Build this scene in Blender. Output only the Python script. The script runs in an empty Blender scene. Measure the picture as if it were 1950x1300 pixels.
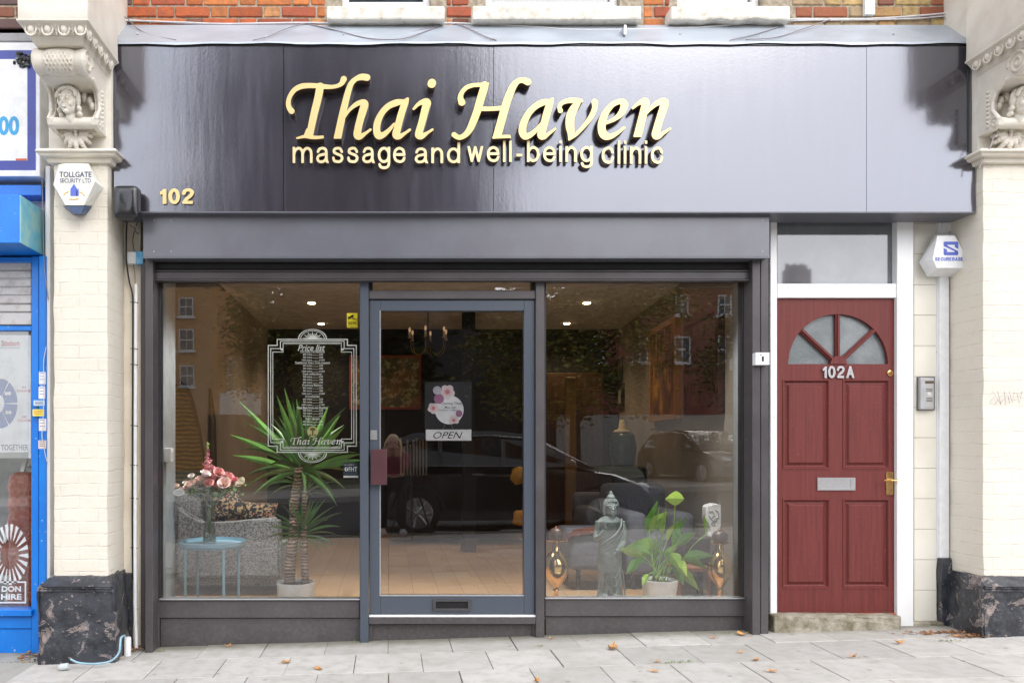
import bpy, bmesh, math, random
import numpy as np
from mathutils import Vector, Matrix, noise
R_ = math.radians
scn = bpy.context.scene
COL = scn.collection
random.seed(7)
# ------------------------------------------------------------------ camera
cam_d = bpy.data.cameras.new('camera'); cam = bpy.data.objects.new('camera', cam_d); COL.objects.link(cam)
cam.location = (0, -5, 1.26); cam.rotation_euler = (R_(90), 0, 0)
cam_d.sensor_width = 36; cam_d.lens = 36*1500/1950
cam_d.shift_x = (975-740)/1950; cam_d.shift_y = (845-650)/1950
cam_d.clip_start = .02; cam_d.clip_end = 2000
scn.camera = cam
# ------------------------------------------------------------------ world, sun, exposure
EL, AZ = 42, 158
w = bpy.data.worlds.new('World'); scn.world = w; w.use_nodes = True
nt = w.node_tree; nt.nodes.clear()
def wn(t, **k):
    n = nt.nodes.new(t)
    for a, b in k.items(): setattr(n, a, b)
    return n
out = wn('ShaderNodeOutputWorld'); bg = wn('ShaderNodeBackground')
sky = wn('ShaderNodeTexSky', sky_type='NISHITA', sun_disc=False)
sky.sun_elevation = R_(EL); sky.sun_rotation = R_(AZ); sky.air_density = 1.3; sky.dust_density = 3
tc = wn('ShaderNodeTexCoord'); mp = wn('ShaderNodeMapping'); mp.inputs['Scale'].default_value = (1, 1, 2.2)
nz = wn('ShaderNodeTexNoise'); nz.inputs['Scale'].default_value = 2.2; nz.inputs['Detail'].default_value = 6; nz.inputs['Roughness'].default_value = .55
rp = wn('ShaderNodeValToRGB'); rp.color_ramp.elements[0].position = .25; rp.color_ramp.elements[1].position = .6
rp.color_ramp.elements[0].color = (.62, .62, .62, 1); rp.color_ramp.elements[1].color = (.97, .97, .97, 1)
cl = wn('ShaderNodeMix', data_type='RGBA')
cl.inputs['B'].default_value = (14.1, 14.3, 15.4, 1)          # bright cloud layer, same units as the sky texture
nt.links.new(tc.outputs['Generated'], mp.inputs['Vector']); nt.links.new(mp.outputs['Vector'], nz.inputs['Vector'])
nt.links.new(nz.outputs['Fac'], rp.inputs['Fac']); nt.links.new(rp.outputs['Color'], cl.inputs['Factor'])
# the cloud is brighter where the hidden sun stands behind it, low over the houses opposite
dt = wn('ShaderNodeVectorMath', operation='DOT_PRODUCT'); dt.inputs[1].default_value = Vector((.26, -.88, .36)).normalized(); nt.links.new(tc.outputs['Generated'], dt.inputs[0])
gm = wn('ShaderNodeMapRange', interpolation_type='SMOOTHSTEP'); gm.inputs['From Min'].default_value = .5; gm.inputs['From Max'].default_value = .99; gm.inputs['To Min'].default_value = 1.0; gm.inputs['To Max'].default_value = 2.3
nt.links.new(dt.outputs['Value'], gm.inputs['Value'])
vm = wn('ShaderNodeVectorMath', operation='SCALE'); nt.links.new(cl.outputs['Result'], vm.inputs[0]); nt.links.new(gm.outputs['Result'], vm.inputs['Scale'])
nt.links.new(sky.outputs['Color'], cl.inputs['A']); nt.links.new(vm.outputs['Vector'], bg.inputs['Color'])
bg.inputs['Strength'].default_value = .11
nt.links.new(bg.outputs['Background'], out.inputs['Surface'])
sd = bpy.data.lights.new('sun', 'SUN'); sun = bpy.data.objects.new('sun', sd); COL.objects.link(sun)
sd.energy = .9; sd.angle = R_(35); sd.color = (1, .94, .85)
# sun rotation measured like the sky: direction to sun = (sin az, cos az)
dsun = Vector((math.sin(R_(AZ))*math.cos(R_(EL)), math.cos(R_(AZ))*math.cos(R_(EL)), math.sin(R_(EL))))
sun.rotation_euler = (-dsun).to_track_quat('-Z', 'Y').to_euler(); sun.location = dsun*30
vs = scn.view_settings; vs.view_transform = 'Standard'; vs.look = 'None'; vs.gamma = 1; vs.exposure = .25; vs.use_curve_mapping = False
# ------------------------------------------------------------------ measuring helpers: a point of the facade from its place on the survey drawing (1950 x 1300, eye level 845)
def X(px, Y=0): return (px-740)*(Y+5)/1500
def Z(py, Y=0): return 1.26+(845-py)*(Y+5)/1500
def RX(px, d): return (px-740)*(d+5)/1500
def RZ(py, d): return 1.26+(845-py)*(d+5)/1500
def gz(x): return .02+.029*max(-14, min(14, x))
# ------------------------------------------------------------------ materials
def C4(c): return (c[0], c[1], c[2], 1)
def srgb(r, g, b):
    f = lambda v: (v/255/12.92) if v/255 <= .04045 else ((v/255+.055)/1.055)**2.4
    return (f(r), f(g), f(b))
class M:
    def __init__(s, name):
        s.m = bpy.data.materials.new(name); s.m.use_nodes = True; s.t = s.m.node_tree
        s.b = s.t.nodes['Principled BSDF']; s.o = s.t.nodes['Material Output']; s.tc = s.n('ShaderNodeTexCoord')
    def n(s, t, **k):
        x = s.t.nodes.new(t)
        for a, b in k.items(): setattr(x, a, b)
        return x
    def l(s, a, b): s.t.links.new(a, b)
    def set(s, **k):
        for a, b in k.items():
            s.b.inputs[a.replace('_', ' ')].default_value = b
        return s
    def noise(s, scale, detail=4, stretch=(1, 1, 1), rough=.55, dist=0):
        mpn = s.n('ShaderNodeMapping'); mpn.inputs['Scale'].default_value = stretch
        s.l(s.tc.outputs['Object'], mpn.inputs['Vector'])
        x = s.n('ShaderNodeTexNoise'); x.inputs['Scale'].default_value = scale; x.inputs['Detail'].default_value = detail
        x.inputs['Roughness'].default_value = rough; x.inputs['Distortion'].default_value = dist
        s.l(mpn.outputs['Vector'], x.inputs['Vector']); return x.outputs['Fac']
    def ramp(s, v, lo, hi, a=0., b=1.):
        x = s.n('ShaderNodeMapRange'); s.l(v, x.inputs['Value'])
        for q, p in zip(('From Min', 'From Max', 'To Min', 'To Max'), (lo, hi, a, b)): x.inputs[q].default_value = p
        return x.outputs['Result']
    def mix(s, f, a, b):
        x = s.n('ShaderNodeMix', data_type='RGBA')
        for q, p in (('Factor', f), ('A', a), ('B', b)):
            if hasattr(p, 'links'): s.l(p, x.inputs[q])
            elif q == 'Factor': x.inputs[q].default_value = p
            else: x.inputs[q].default_value = C4(p)
        return x.outputs['Result']
    def math(s, op, a, b=0.):
        x = s.n('ShaderNodeMath', operation=op)
        for i, p in enumerate((a, b)):
            if hasattr(p, 'links'): s.l(p, x.inputs[i])
            else: x.inputs[i].default_value = p
        return x.outputs[0]
    def bump(s, h, strength, dist=.01, prev=None):
        x = s.n('ShaderNodeBump'); x.inputs['Strength'].default_value = strength; x.inputs['Distance'].default_value = dist
        s.l(h, x.inputs['Height'])
        if prev is not None: s.l(prev, x.inputs['Normal'])
        s.l(x.outputs['Normal'], s.b.inputs['Normal']); return x.outputs['Normal']
    def base(s, c):
        if hasattr(c, 'links'): s.l(c, s.b.inputs['Base Color'])
        else: s.b.inputs['Base Color'].default_value = C4(c)
    def blob(s, c, r, ns=None):          # 1 inside an ellipse (object coordinates), 0 outside, soft edge
        mpn = s.n('ShaderNodeMapping', vector_type='POINT')
        mpn.inputs['Location'].default_value = tuple(-c[i]/r[i] for i in range(3)); mpn.inputs['Scale'].default_value = tuple(1/v for v in r)
        s.l(s.tc.outputs['Object'], mpn.inputs['Vector'])
        le = s.n('ShaderNodeVectorMath', operation='LENGTH'); s.l(mpn.outputs['Vector'], le.inputs[0])
        v = le.outputs['Value']
        if ns is not None: v = s.math('ADD', v, ns)
        return s.ramp(v, 1.12, .9)
MATS = {}
def pm(name, c, rough=.5, spec=.5, metal=0, c2=None, ns=8, lo=.4, hi=.62, bs=0, bst=.2, bd=.004, stretch=(1, 1, 1), det=5, coat=0, **k):
    """plain procedural material: noise between two colours plus noise bump"""
    m = M(name); m.set(Roughness=rough, Metallic=metal); m.b.inputs['Specular IOR Level'].default_value = spec
    if c2 is None: c2 = tuple(v*.82 for v in c)
    m.base(m.mix(m.ramp(m.noise(ns, det, stretch), lo, hi), c, c2))
    if bs: m.bump(m.noise(bs, 4, stretch), bst, bd)
    if coat: m.b.inputs['Coat Weight'].default_value = coat; m.b.inputs['Coat Roughness'].default_value = .08
    if 'emit' in k: m.b.inputs['Emission Color'].default_value = C4(k['emit']); m.b.inputs['Emission Strength'].default_value = k['es']
    MATS[name] = m.m; return m.m
def attr_mat(name, rough, c2=None, bs=0, bst=.3, bd=.004, spec=.4, ns=30, amt=.5):
    """base colour read per brick / flag / leaf from a face attribute (its own real colour), plus fine speckle"""
    m = M(name); m.set(Roughness=rough); m.b.inputs['Specular IOR Level'].default_value = spec
    a = m.n('ShaderNodeAttribute'); a.attribute_name = 'tone'
    f = m.ramp(m.noise(ns, 6), .42, .7, 0, amt)
    m.base(m.mix(f, a.outputs['Color'], c2 or (.1, .08, .07)))
    if bs: m.bump(m.noise(bs, 5), bst, bd)
    MATS[name] = m.m; return m.m
def glass_mat(name, refl=1.0, tint=(.985, .992, .988), rough=0.0, ior=1.5, k=1.7):
    m = M(name); m.t.nodes.remove(m.b)
    tr = m.n('ShaderNodeBsdfTransparent'); tr.inputs['Color'].default_value = C4(tint)
    gl = m.n('ShaderNodeBsdfGlossy'); gl.inputs['Roughness'].default_value = rough; gl.inputs['Color'].default_value = (refl, refl, refl, 1)
    fr = m.n('ShaderNodeFresnel'); fr.inputs['IOR'].default_value = ior
    mx = m.n('ShaderNodeMixShader'); f2 = m.math('MULTIPLY', fr.outputs[0], k)
    nb = m.n('ShaderNodeBump'); nb.inputs['Strength'].default_value = .03; nb.inputs['Distance'].default_value = .01
    m.l(m.noise(1.6, 2), nb.inputs['Height']); m.l(nb.outputs[0], gl.inputs['Normal'])
    f3 = m.math('MINIMUM', f2, 1.0)
    m.l(f3, mx.inputs[0]); m.l(tr.outputs[0], mx.inputs[1]); m.l(gl.outputs[0], mx.inputs[2]); m.l(mx.outputs[0], m.o.inputs['Surface'])
    MATS[name] = m.m; return m.m
# ------------------------------------------------------------------ mesh helpers
class MB:
    def __init__(s): s.bm = bmesh.new(); s.tl = s.bm.loops.layers.float_color.new('tone'); s.tone = (1, 1, 1, 1); s.mi = 0
    def _fin(s, fs):
        for f in fs:
            f.material_index = s.mi
            for l in f.loops: l[s.tl] = s.tone
    def box(s, x0, x1, y0, y1, z0, z1, bev=0, seg=1, jit=0):
        x0, x1 = min(x0, x1), max(x0, x1); y0, y1 = min(y0, y1), max(y0, y1); z0, z1 = min(z0, z1), max(z0, z1)
        j = lambda: random.uniform(-jit, jit) if jit else 0
        v = [s.bm.verts.new((x+j(), y+j(), z+j())) for x in (x0, x1) for y in (y0, y1) for z in (z0, z1)]
        fs = [s.bm.faces.new([v[i] for i in q]) for q in ((0, 1, 3, 2), (4, 6, 7, 5), (0, 4, 5, 1), (2, 3, 7, 6), (0, 2, 6, 4), (1, 5, 7, 3))]
        if bev:
            bev = min(bev, .45*min(x1-x0, y1-y0, z1-z0))
            r = bmesh.ops.bevel(s.bm, geom=list({e for f in fs for e in f.edges}), offset=bev, segments=seg, affect='EDGES', profile=.6)
            fs = list({f for v_ in r['verts'] for f in v_.link_faces})
        s._fin(fs); return s
    def pbox(s, px0, py0, px1, py1, Yf, Yb, bev=0, seg=1):   # front face occupies this survey rectangle at depth Yf
        return s.box(X(px0, Yf), X(px1, Yf), Yf, Yb, Z(py1, Yf), Z(py0, Yf), bev, seg)
    def prism(s, pts, d, axis='y', a0=0., a1=0.):            # polygon (u,v) extruded a0..a1 along axis
        def P(u, v, a):
            return {'y': (u, a, v), 'x': (a, u, v), 'z': (u, v, a)}[axis]
        A = [s.bm.verts.new(P(u, v, a0)) for u, v in pts]; B = [s.bm.verts.new(P(u, v, a1)) for u, v in pts]
        fs = [s.bm.faces.new(A), s.bm.faces.new(B[::-1])]; n = len(pts)
        for i in range(n): fs.append(s.bm.faces.new((A[i], B[i], B[(i+1) % n], A[(i+1) % n])))
        s._fin(fs); return s
    def quad(s, *p):
        f = s.bm.faces.new([s.bm.verts.new(q) for q in p]); s._fin([f]); return s
    def tube(s, pts, r, n=8, cap=True):
        pts = [Vector(p) for p in pts]; rs = r if isinstance(r, (list, tuple)) else [r]*len(pts)
        rings = []; up = None
        for i, p in enumerate(pts):
            t = (pts[min(i+1, len(pts)-1)]-pts[max(i-1, 0)])
            if t.length < 1e-9: t = Vector((0, 0, 1))
            t.normalize()
            if up is None:
                up = t.orthogonal().normalized()
            up = (up-t*up.dot(t))
            up = up.normalized() if up.length > 1e-6 else t.orthogonal().normalized()
            sd_ = t.cross(up)
            rings.append([s.bm.verts.new(p+(up*math.cos(a)+sd_*math.sin(a))*rs[i]) for a in [2*math.pi*k/n for k in range(n)]])
        fs = []
        for A, B in zip(rings, rings[1:]):
            for k in range(n): fs.append(s.bm.faces.new((A[k], A[(k+1) % n], B[(k+1) % n], B[k])))
        if cap: fs.append(s.bm.faces.new(rings[0][::-1])); fs.append(s.bm.faces.new(rings[-1]))
        s._fin(fs); return s
    def lathe(s, prof, c=(0, 0, 0), n=32, sx=1, sy=1):       # prof: (r,z)
        rings = [[s.bm.verts.new((c[0]+max(r, 1e-4)*math.cos(2*math.pi*k/n)*sx, c[1]+max(r, 1e-4)*math.sin(2*math.pi*k/n)*sy, c[2]+z)) for k in range(n)] for r, z in prof]
        fs = []
        for A, B in zip(rings, rings[1:]):
            for k in range(n): fs.append(s.bm.faces.new((A[k], A[(k+1) % n], B[(k+1) % n], B[k])))
        fs.append(s.bm.faces.new(rings[0][::-1])); fs.append(s.bm.faces.new(rings[-1])); s._fin(fs); return s
    def ell(s, c, r, n=16, m=10, rot=None):
        v0 = []
        for i in range(1, m):
            th = math.pi*i/m; v0.append([(math.sin(th)*math.cos(2*math.pi*k/n), math.sin(th)*math.sin(2*math.pi*k/n), math.cos(th)) for k in range(n)])
        r = r if isinstance(r, (list, tuple)) else (r, r, r)
        def T(p):
            q = Vector((p[0]*r[0], p[1]*r[1], p[2]*r[2]))
            if rot is not None: q = rot @ q
            return q+Vector(c)
        rings = [[s.bm.verts.new(T(p)) for p in row] for row in v0]
        a = s.bm.verts.new(T((0, 0, 1))); b = s.bm.verts.new(T((0, 0, -1))); fs = []
        for A, B in zip(rings, rings[1:]):
            for k in range(n): fs.append(s.bm.faces.new((A[k], A[(k+1) % n], B[(k+1) % n], B[k])))
        for k in range(n):
            fs.append(s.bm.faces.new((a, rings[0][(k+1) % n], rings[0][k]))); fs.append(s.bm.faces.new((b, rings[-1][k], rings[-1][(k+1) % n])))
        s._fin(fs); return s
    def blade(s, base, d, length, width, droop=.3, n=6, vee=.25, twist=0, wide=.35, tip=1.0, face=None):
        """a strap or broad leaf: base point, direction, curved down by droop, widest at fraction `wide`"""
        p = Vector(base); d = Vector(d).normalized(); prev = None; fs = []
        sidev = d.cross(Vector(face if face else (0, 0, 1)))
        sidev = sidev.normalized() if sidev.length > 1e-3 else Vector((1, 0, 0))
        if twist: sidev = Matrix.Rotation(twist, 3, d) @ sidev
        for i in range(n+1):
            t = i/n
            wd = width*(((t/wide)**.6 if wide > 0 else 1) if t < wide else max(0, 1-((t-wide)/(1-wide))**(1.6*tip)))
            wd = max(wd, width*.04)
            nrm = sidev.cross(d).normalized()
            q = [s.bm.verts.new(p-sidev*wd/2+nrm*vee*wd), s.bm.verts.new(p), s.bm.verts.new(p+sidev*wd/2+nrm*vee*wd)]
            if prev: fs += [s.bm.faces.new((prev[0], prev[1], q[1], q[0])), s.bm.faces.new((prev[1], prev[2], q[2], q[1]))]
            prev = q; p = p+d*length/n; d = (d+Vector((0, 0, -droop/n*(.4+1.2*t)))).normalized()
        s._fin(fs); return p
    def build(s, name, mat, parent=None, smooth=False, loc=None, solid=0, recalc=True, autos=None):
        bm = s.bm
        if recalc: bmesh.ops.recalc_face_normals(bm, faces=bm.faces)
        me = bpy.data.meshes.new(name)
        off = Vector(loc) if loc is not None else (WORIG.get(parent.name, Vector((0, 0, 0))) if parent else Vector((0, 0, 0)))
        bmesh.ops.translate(bm, verts=bm.verts, vec=-off)
        if smooth:
            for f in bm.faces: f.smooth = True
        if autos:
            for e in bm.edges:
                if len(e.link_faces) == 2 and e.calc_face_angle(0) > R_(autos): e.smooth = False
        bm.to_mesh(me); bm.free()
        o = bpy.data.objects.new(name, me); COL.objects.link(o)
        for mm in (mat if isinstance(mat, (list, tuple)) else [mat]): me.materials.append(mm)
        if parent: o.parent = parent; WORIG[o.name] = off
        elif loc is not None: o.location = loc; WORIG[o.name] = off
        if solid:
            md = o.modifiers.new('s', 'SOLIDIFY'); md.thickness = solid; md.offset = 0
        return o
WORIG = {}
def newv(mb, before): return [v for v in mb.bm.verts if v not in before]
def each(parts, name, mat, parent, **k):      # a list of builders, each its own part
    for f in parts: f.build(name, mat, parent, **k)
def thing(name, label, cat, loc=(0, 0, 0), group=None):
    o = bpy.data.objects.new(name, None); COL.objects.link(o); o.location = loc; o.empty_display_size = .1
    WORIG[o.name] = Vector(loc); o['label'] = label; o['category'] = cat
    if group: o['group'] = group
    return o
def tag(o, label, cat, group=None):
    o['label'] = label; o['category'] = cat
    if group: o['group'] = group
    return o
def struct(o): o['kind'] = 'structure'; return o
def bake(o, voxel=None, smooth_it=0, mods=None):
    """replace an object's mesh by its modified version (remesh fuses overlapping forms into one cast surface)"""
    if voxel:
        m = o.modifiers.new('r', 'REMESH'); m.mode = 'VOXEL'; m.voxel_size = voxel; m.use_smooth_shade = True
    if smooth_it:
        m = o.modifiers.new('k', 'SMOOTH'); m.iterations = smooth_it; m.factor = .5
    dg = bpy.context.evaluated_depsgraph_get(); dg.update()
    me = bpy.data.meshes.new_from_object(o.evaluated_get(dg)); mats = [x for x in o.data.materials]
    o.modifiers.clear(); o.data = me
    if not me.materials:
        for x in mats: me.materials.append(x)
    for p in me.polygons: p.use_smooth = True
    return o
# ------------------------------------------------------------------ lettering
def fit_mesh(me, x0, x1, z0, z1, yf):
    vs_ = me.vertices
    co = np.empty(len(vs_)*3); vs_.foreach_get('co', co); co = co.reshape(-1, 3)
    a, b = co.min(0), co.max(0)
    sx = (x1-x0)/max(b[0]-a[0], 1e-9); sz = (z1-z0)/max(b[1]-a[1], 1e-9)
    n = np.stack([x0+(co[:, 0]-a[0])*sx, yf-(co[:, 2]-b[2]), z0+(co[:, 1]-a[1])*sz], 1)
    vs_.foreach_set('co', n.ravel()); me.update()
def text(name, s, rect, Y, mat, parent=None, ext=.0005, bold=0., shear=0., spacing=1., side=None):
    cu = bpy.data.curves.new('t', 'FONT'); cu.body = s; cu.extrude = ext; cu.offset = bold; cu.shear = shear; cu.space_character = spacing; cu.resolution_u = 3
    cu.align_x = 'CENTER'
    t = bpy.data.objects.new('t', cu); COL.objects.link(t)
    dg = bpy.context.evaluated_depsgraph_get(); dg.update(); me = bpy.data.meshes.new_from_object(t.evaluated_get(dg))
    bpy.data.objects.remove(t); me.name = name
    x0, y0, x1, y1 = rect
    fit_mesh(me, X(x0, Y), X(x1, Y), Z(y1, Y), Z(y0, Y), Y)
    return finish_flat(name, me, mat, parent, side)
def finish_flat(name, me, mat, parent, side=None):
    me.materials.clear(); me.materials.append(mat)
    bm = bmesh.new(); bm.from_mesh(me)
    bmesh.ops.remove_doubles(bm, verts=bm.verts, dist=1e-5); bmesh.ops.recalc_face_normals(bm, faces=bm.faces)
    if parent: bmesh.ops.translate(bm, verts=bm.verts, vec=-WORIG.get(parent.name, Vector()))
    if side is not None:
        me.materials.append(side)
        for f in bm.faces:
            if abs(f.normal.y) < .6: f.material_index = 1
    bm.to_mesh(me); bm.free()
    o = bpy.data.objects.new(name, me); COL.objects.link(o)
    if parent: o.parent = parent; WORIG[o.name] = WORIG.get(parent.name, Vector())
    return o
def cr(P, k=8):                                      # catmull-rom through (x,y,w)
    P = [np.array(p[:3], float) for p in P]; P = [2*P[0]-P[1]]+P+[2*P[-1]-P[-2]]; o_ = []
    for i in range(1, len(P)-2):
        for j in range(k):
            t = j/k; a, b, c, d = P[i-1:i+3]
            o_.append(.5*((2*b)+(c-a)*t+(2*a-5*b+4*c-d)*t*t+(3*b-a-3*c+d)*t**3))
    o_.append(P[-2]); return o_
def stroke_loops(strokes, step=3.5):
    """outline loops of a union of variable-width pen strokes: (points, flat_start, flat_end)"""
    S = [(cr(p), a, b) for p, a, b in strokes]
    allp = np.array([q for p, _, _ in S for q in p]); mw = allp[:, 2].max()+step*3
    gx = np.arange(allp[:, 0].min()-mw, allp[:, 0].max()+mw, step); gy = np.arange(allp[:, 1].min()-mw, allp[:, 1].max()+mw, step)
    GX, GY = np.meshgrid(gx, gy, indexing='ij'); F = np.full(GX.shape, 1e3)
    for pts, fa, fb in S:
        G = np.full(GX.shape, 1e3)
        for a, b in zip(pts, pts[1:]):
            d = b[:2]-a[:2]; L = max(d@d, 1e-9)
            t = np.clip(((GX-a[0])*d[0]+(GY-a[1])*d[1])/L, 0, 1)
            G = np.minimum(G, np.hypot(GX-a[0]-t*d[0], GY-a[1]-t*d[1])-(a[2]+(b[2]-a[2])*t))
        for fl, e in ((fa, pts[0]), (fb, pts[-1])):
            if fl is not None:                     # fl = outward direction of the flat cut
                nx, ny = fl; nn = math.hypot(nx, ny); near = np.hypot(GX-e[0], GY-e[1]) < e[2]*2.2
                G = np.where(near, np.maximum(G, ((GX-e[0])*nx+(GY-e[1])*ny)/nn), G)
        F = np.minimum(F, G)
    F = np.where(np.abs(F) < 1e-6, 1e-6, F)
    segs = {}
    I, J = np.where((np.minimum.reduce([F[:-1, :-1], F[1:, :-1], F[:-1, 1:], F[1:, 1:]]) < 0) & (np.maximum.reduce([F[:-1, :-1], F[1:, :-1], F[:-1, 1:], F[1:, 1:]]) > 0))
    pos = {}
    def ed(i, j, k):
        key = (i, j, k)
        if key not in pos:
            i2, j2 = (i+1, j) if k == 0 else (i, j+1); a, b = F[i, j], F[i2, j2]; t = a/(a-b)
            pos[key] = (gx[i]+(gx[i2]-gx[i])*t, gy[j]+(gy[j2]-gy[j])*t)
        return key
    adj = {}
    for i, j in zip(I, J):
        c = [F[i, j], F[i+1, j], F[i+1, j+1], F[i, j+1]]; e = []
        if (c[0] < 0) != (c[1] < 0): e.append(ed(i, j, 0))
        if (c[1] < 0) != (c[2] < 0): e.append(ed(i+1, j, 1))
        if (c[3] < 0) != (c[2] < 0): e.append(ed(i, j+1, 0))
        if (c[0] < 0) != (c[3] < 0): e.append(ed(i, j, 1))
        for a, b in zip(e[::2], e[1::2]): adj.setdefault(a, []).append(b); adj.setdefault(b, []).append(a)
    loops = []; seen = set()
    for k0 in adj:
        if k0 in seen: continue
        lp = [k0]; seen.add(k0); cur = k0
        while True:
            nx = [q for q in adj[cur] if q not in seen]
            if not nx: break
            cur = nx[0]; seen.add(cur); lp.append(cur)
        if len(lp) > 5: loops.append([pos[q] for q in lp])
    return loops
def loops_mesh(loops, tf, Y, ext, bevel=0):
    cu = bpy.data.curves.new('t', 'CURVE'); cu.dimensions = '2D'; cu.fill_mode = 'BOTH'; cu.extrude = ext; cu.bevel_depth = bevel
    for lp in loops:
        sp = cu.splines.new('POLY'); sp.points.add(len(lp)-1); sp.use_cyclic_u = True
        for q, (x, y) in zip(sp.points, lp):
            a, b = tf(x, y); q.co = (a, b, 0, 1)
    t = bpy.data.objects.new('t', cu); COL.objects.link(t)
    dg = bpy.context.evaluated_depsgraph_get(); dg.update(); me = bpy.data.meshes.new_from_object(t.evaluated_get(dg)); bpy.data.objects.remove(t)
    co = np.empty(len(me.vertices)*3); me.vertices.foreach_get('co', co); co = co.reshape(-1, 3); mz = co[:, 2].max()
    me.vertices.foreach_set('co', np.stack([co[:, 0], Y-(co[:, 2]-mz), co[:, 1]], 1).ravel()); me.update(); return me
N_ = None
GL = {}   # glyph strokes; 6-series in drawing A units, 7-series in drawing B units
GL['T'] = (6, [([(78, 420, 27), (54, 385, 23), (46, 340, 21), (60, 280, 20), (105, 215, 22), (170, 180, 25), (240, 171, 24), (320, 173, 23), (400, 181, 22), (470, 184, 18), (530, 172, 18), (568, 148, 22), (588, 106, 28)], N_, N_),
    ([(358, 180, 36), (335, 300, 35), (300, 440, 34), (266, 600, 32), (255, 665, 30)], N_, (0, 1)),
    ([(132, 684, 8), (205, 668, 14), (262, 674, 16), (330, 678, 15), (390, 672, 12)], N_, (1, -.2)), ([(215, 655, 14), (240, 610, 22)], N_, N_)])
GL['h'] = (6, [([(814, 92, 32), (760, 87, 30), (705, 108, 22), (662, 150, 25), (636, 215, 28), (612, 300, 30), (572, 470, 33), (526, 688, 35)], N_, (0, 1)),
    ([(600, 480, 6), (640, 414, 13), (700, 360, 20), (755, 336, 25), (792, 346, 34), (780, 400, 36), (750, 500, 34), (728, 590, 34), (722, 655, 36), (750, 668, 26), (800, 637, 14), (848, 602, 11)], N_, N_)])
GL['a'] = (6, [([(1190, 325, 16), (1110, 336, 30), (1025, 372, 29), (960, 440, 28), (918, 530, 32), (910, 610, 33), (930, 658, 36), (975, 650, 26), (1030, 606, 18), (1080, 545, 10)], N_, N_),
    ([(1212, 300, 12), (1186, 345, 30), (1150, 450, 33), (1118, 570, 33), (1100, 650, 36), (1130, 668, 25), (1180, 640, 14), (1234, 602, 11)], N_, N_)])
GL['i'] = (6, [([(1270, 400, 10), (1310, 358, 16), (1355, 334, 24), (1400, 336, 37), (1385, 400, 36), (1352, 530, 34), (1326, 620, 35), (1325, 655, 37), (1352, 664, 26), (1402, 634, 14), (1455, 600, 10)], N_, N_)])
GL['dot'] = (6, [([(1450, 144, 38), (1446, 155, 38)], N_, N_)])
GL['H'] = (7, [([(-100, 318, 31), (-113, 275, 24), (-97, 223, 19), (-55, 180, 19), (2, 160, 18), (70, 155, 17), (145, 145, 8)], N_, N_),
    ([(112, 160, 34), (101, 200, 35), (71, 300, 35), (42, 400, 34), (12, 480, 33), (-22, 560, 30), (-60, 612, 25), (-105, 640, 22), (-140, 640, 22), (-172, 618, 23)], N_, N_),
    ([(70, 378, 21), (170, 378, 19), (280, 370, 20)], N_, N_),
    ([(512, 128, 31), (465, 112, 25), (420, 122, 24), (380, 165, 30), (345, 240, 34), (312, 330, 35), (275, 460, 36), (223, 648, 36)], N_, (0, 1)),
    ([(192, 645, 9), (270, 636, 14), (352, 634, 14)], N_, (1, -.3))])
GL['a2'] = (7, [([(725, 305, 16), (650, 320, 28), (580, 358, 27), (520, 420, 28), (475, 510, 32), (462, 585, 34), (485, 632, 30), (530, 622, 24), (590, 575, 18), (645, 505, 10)], N_, N_),
    ([(742, 284, 11), (718, 330, 29), (690, 420, 33), (658, 540, 33), (637, 618, 35), (660, 636, 25), (705, 610, 14), (765, 565, 10)], N_, N_)])
GL['v'] = (7, [([(815, 395, 22), (806, 358, 18), (832, 322, 19), (885, 303, 22), (945, 300, 24), (1010, 302, 16)], N_, N_),
    ([(975, 325, 26), (932, 390, 37), (906, 460, 39), (904, 540, 38), (912, 600, 30), (897, 664, 8)], N_, N_),
    ([(897, 662, 9), (960, 615, 15), (1040, 530, 18), (1100, 450, 22), (1134, 370, 24), (1134, 315, 29)], N_, N_)])
GL['e'] = (7, [([(1225, 515, 12), (1310, 478, 17), (1370, 430, 26), (1404, 370, 33), (1404, 325, 34), (1365, 310, 24), (1300, 338, 24), (1245, 400, 28), (1208, 480, 34), (1198, 560, 36), (1222, 622, 37), (1275, 634, 26), (1342, 603, 16), (1406, 553, 12)], N_, N_)])
GL['n'] = (7, [([(1487, 372, 10), (1530, 335, 15), (1575, 310, 24), (1606, 312, 34), (1595, 380, 35), (1562, 510, 35), (1530, 638, 36)], N_, (0, 1)),
    ([(1600, 440, 6), (1650, 378, 15), (1715, 325, 23), (1780, 312, 36), (1772, 370, 36), (1745, 450, 34), (1712, 560, 34), (1700, 620, 36), (1725, 632, 25), (1775, 600, 14), (1833, 562, 10)], N_, N_)])
LOOPS = {k: (s, stroke_loops(v)) for k, (s, v) in GL.items()}
def E_(cx, cy, rx, ry, hw, a0=0, a1=360, n=14): return [(cx+rx*math.cos(R_(a0+(a1-a0)*k/n)), cy+ry*math.sin(R_(a0+(a1-a0)*k/n)), hw) for k in range(n+1)]
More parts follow.
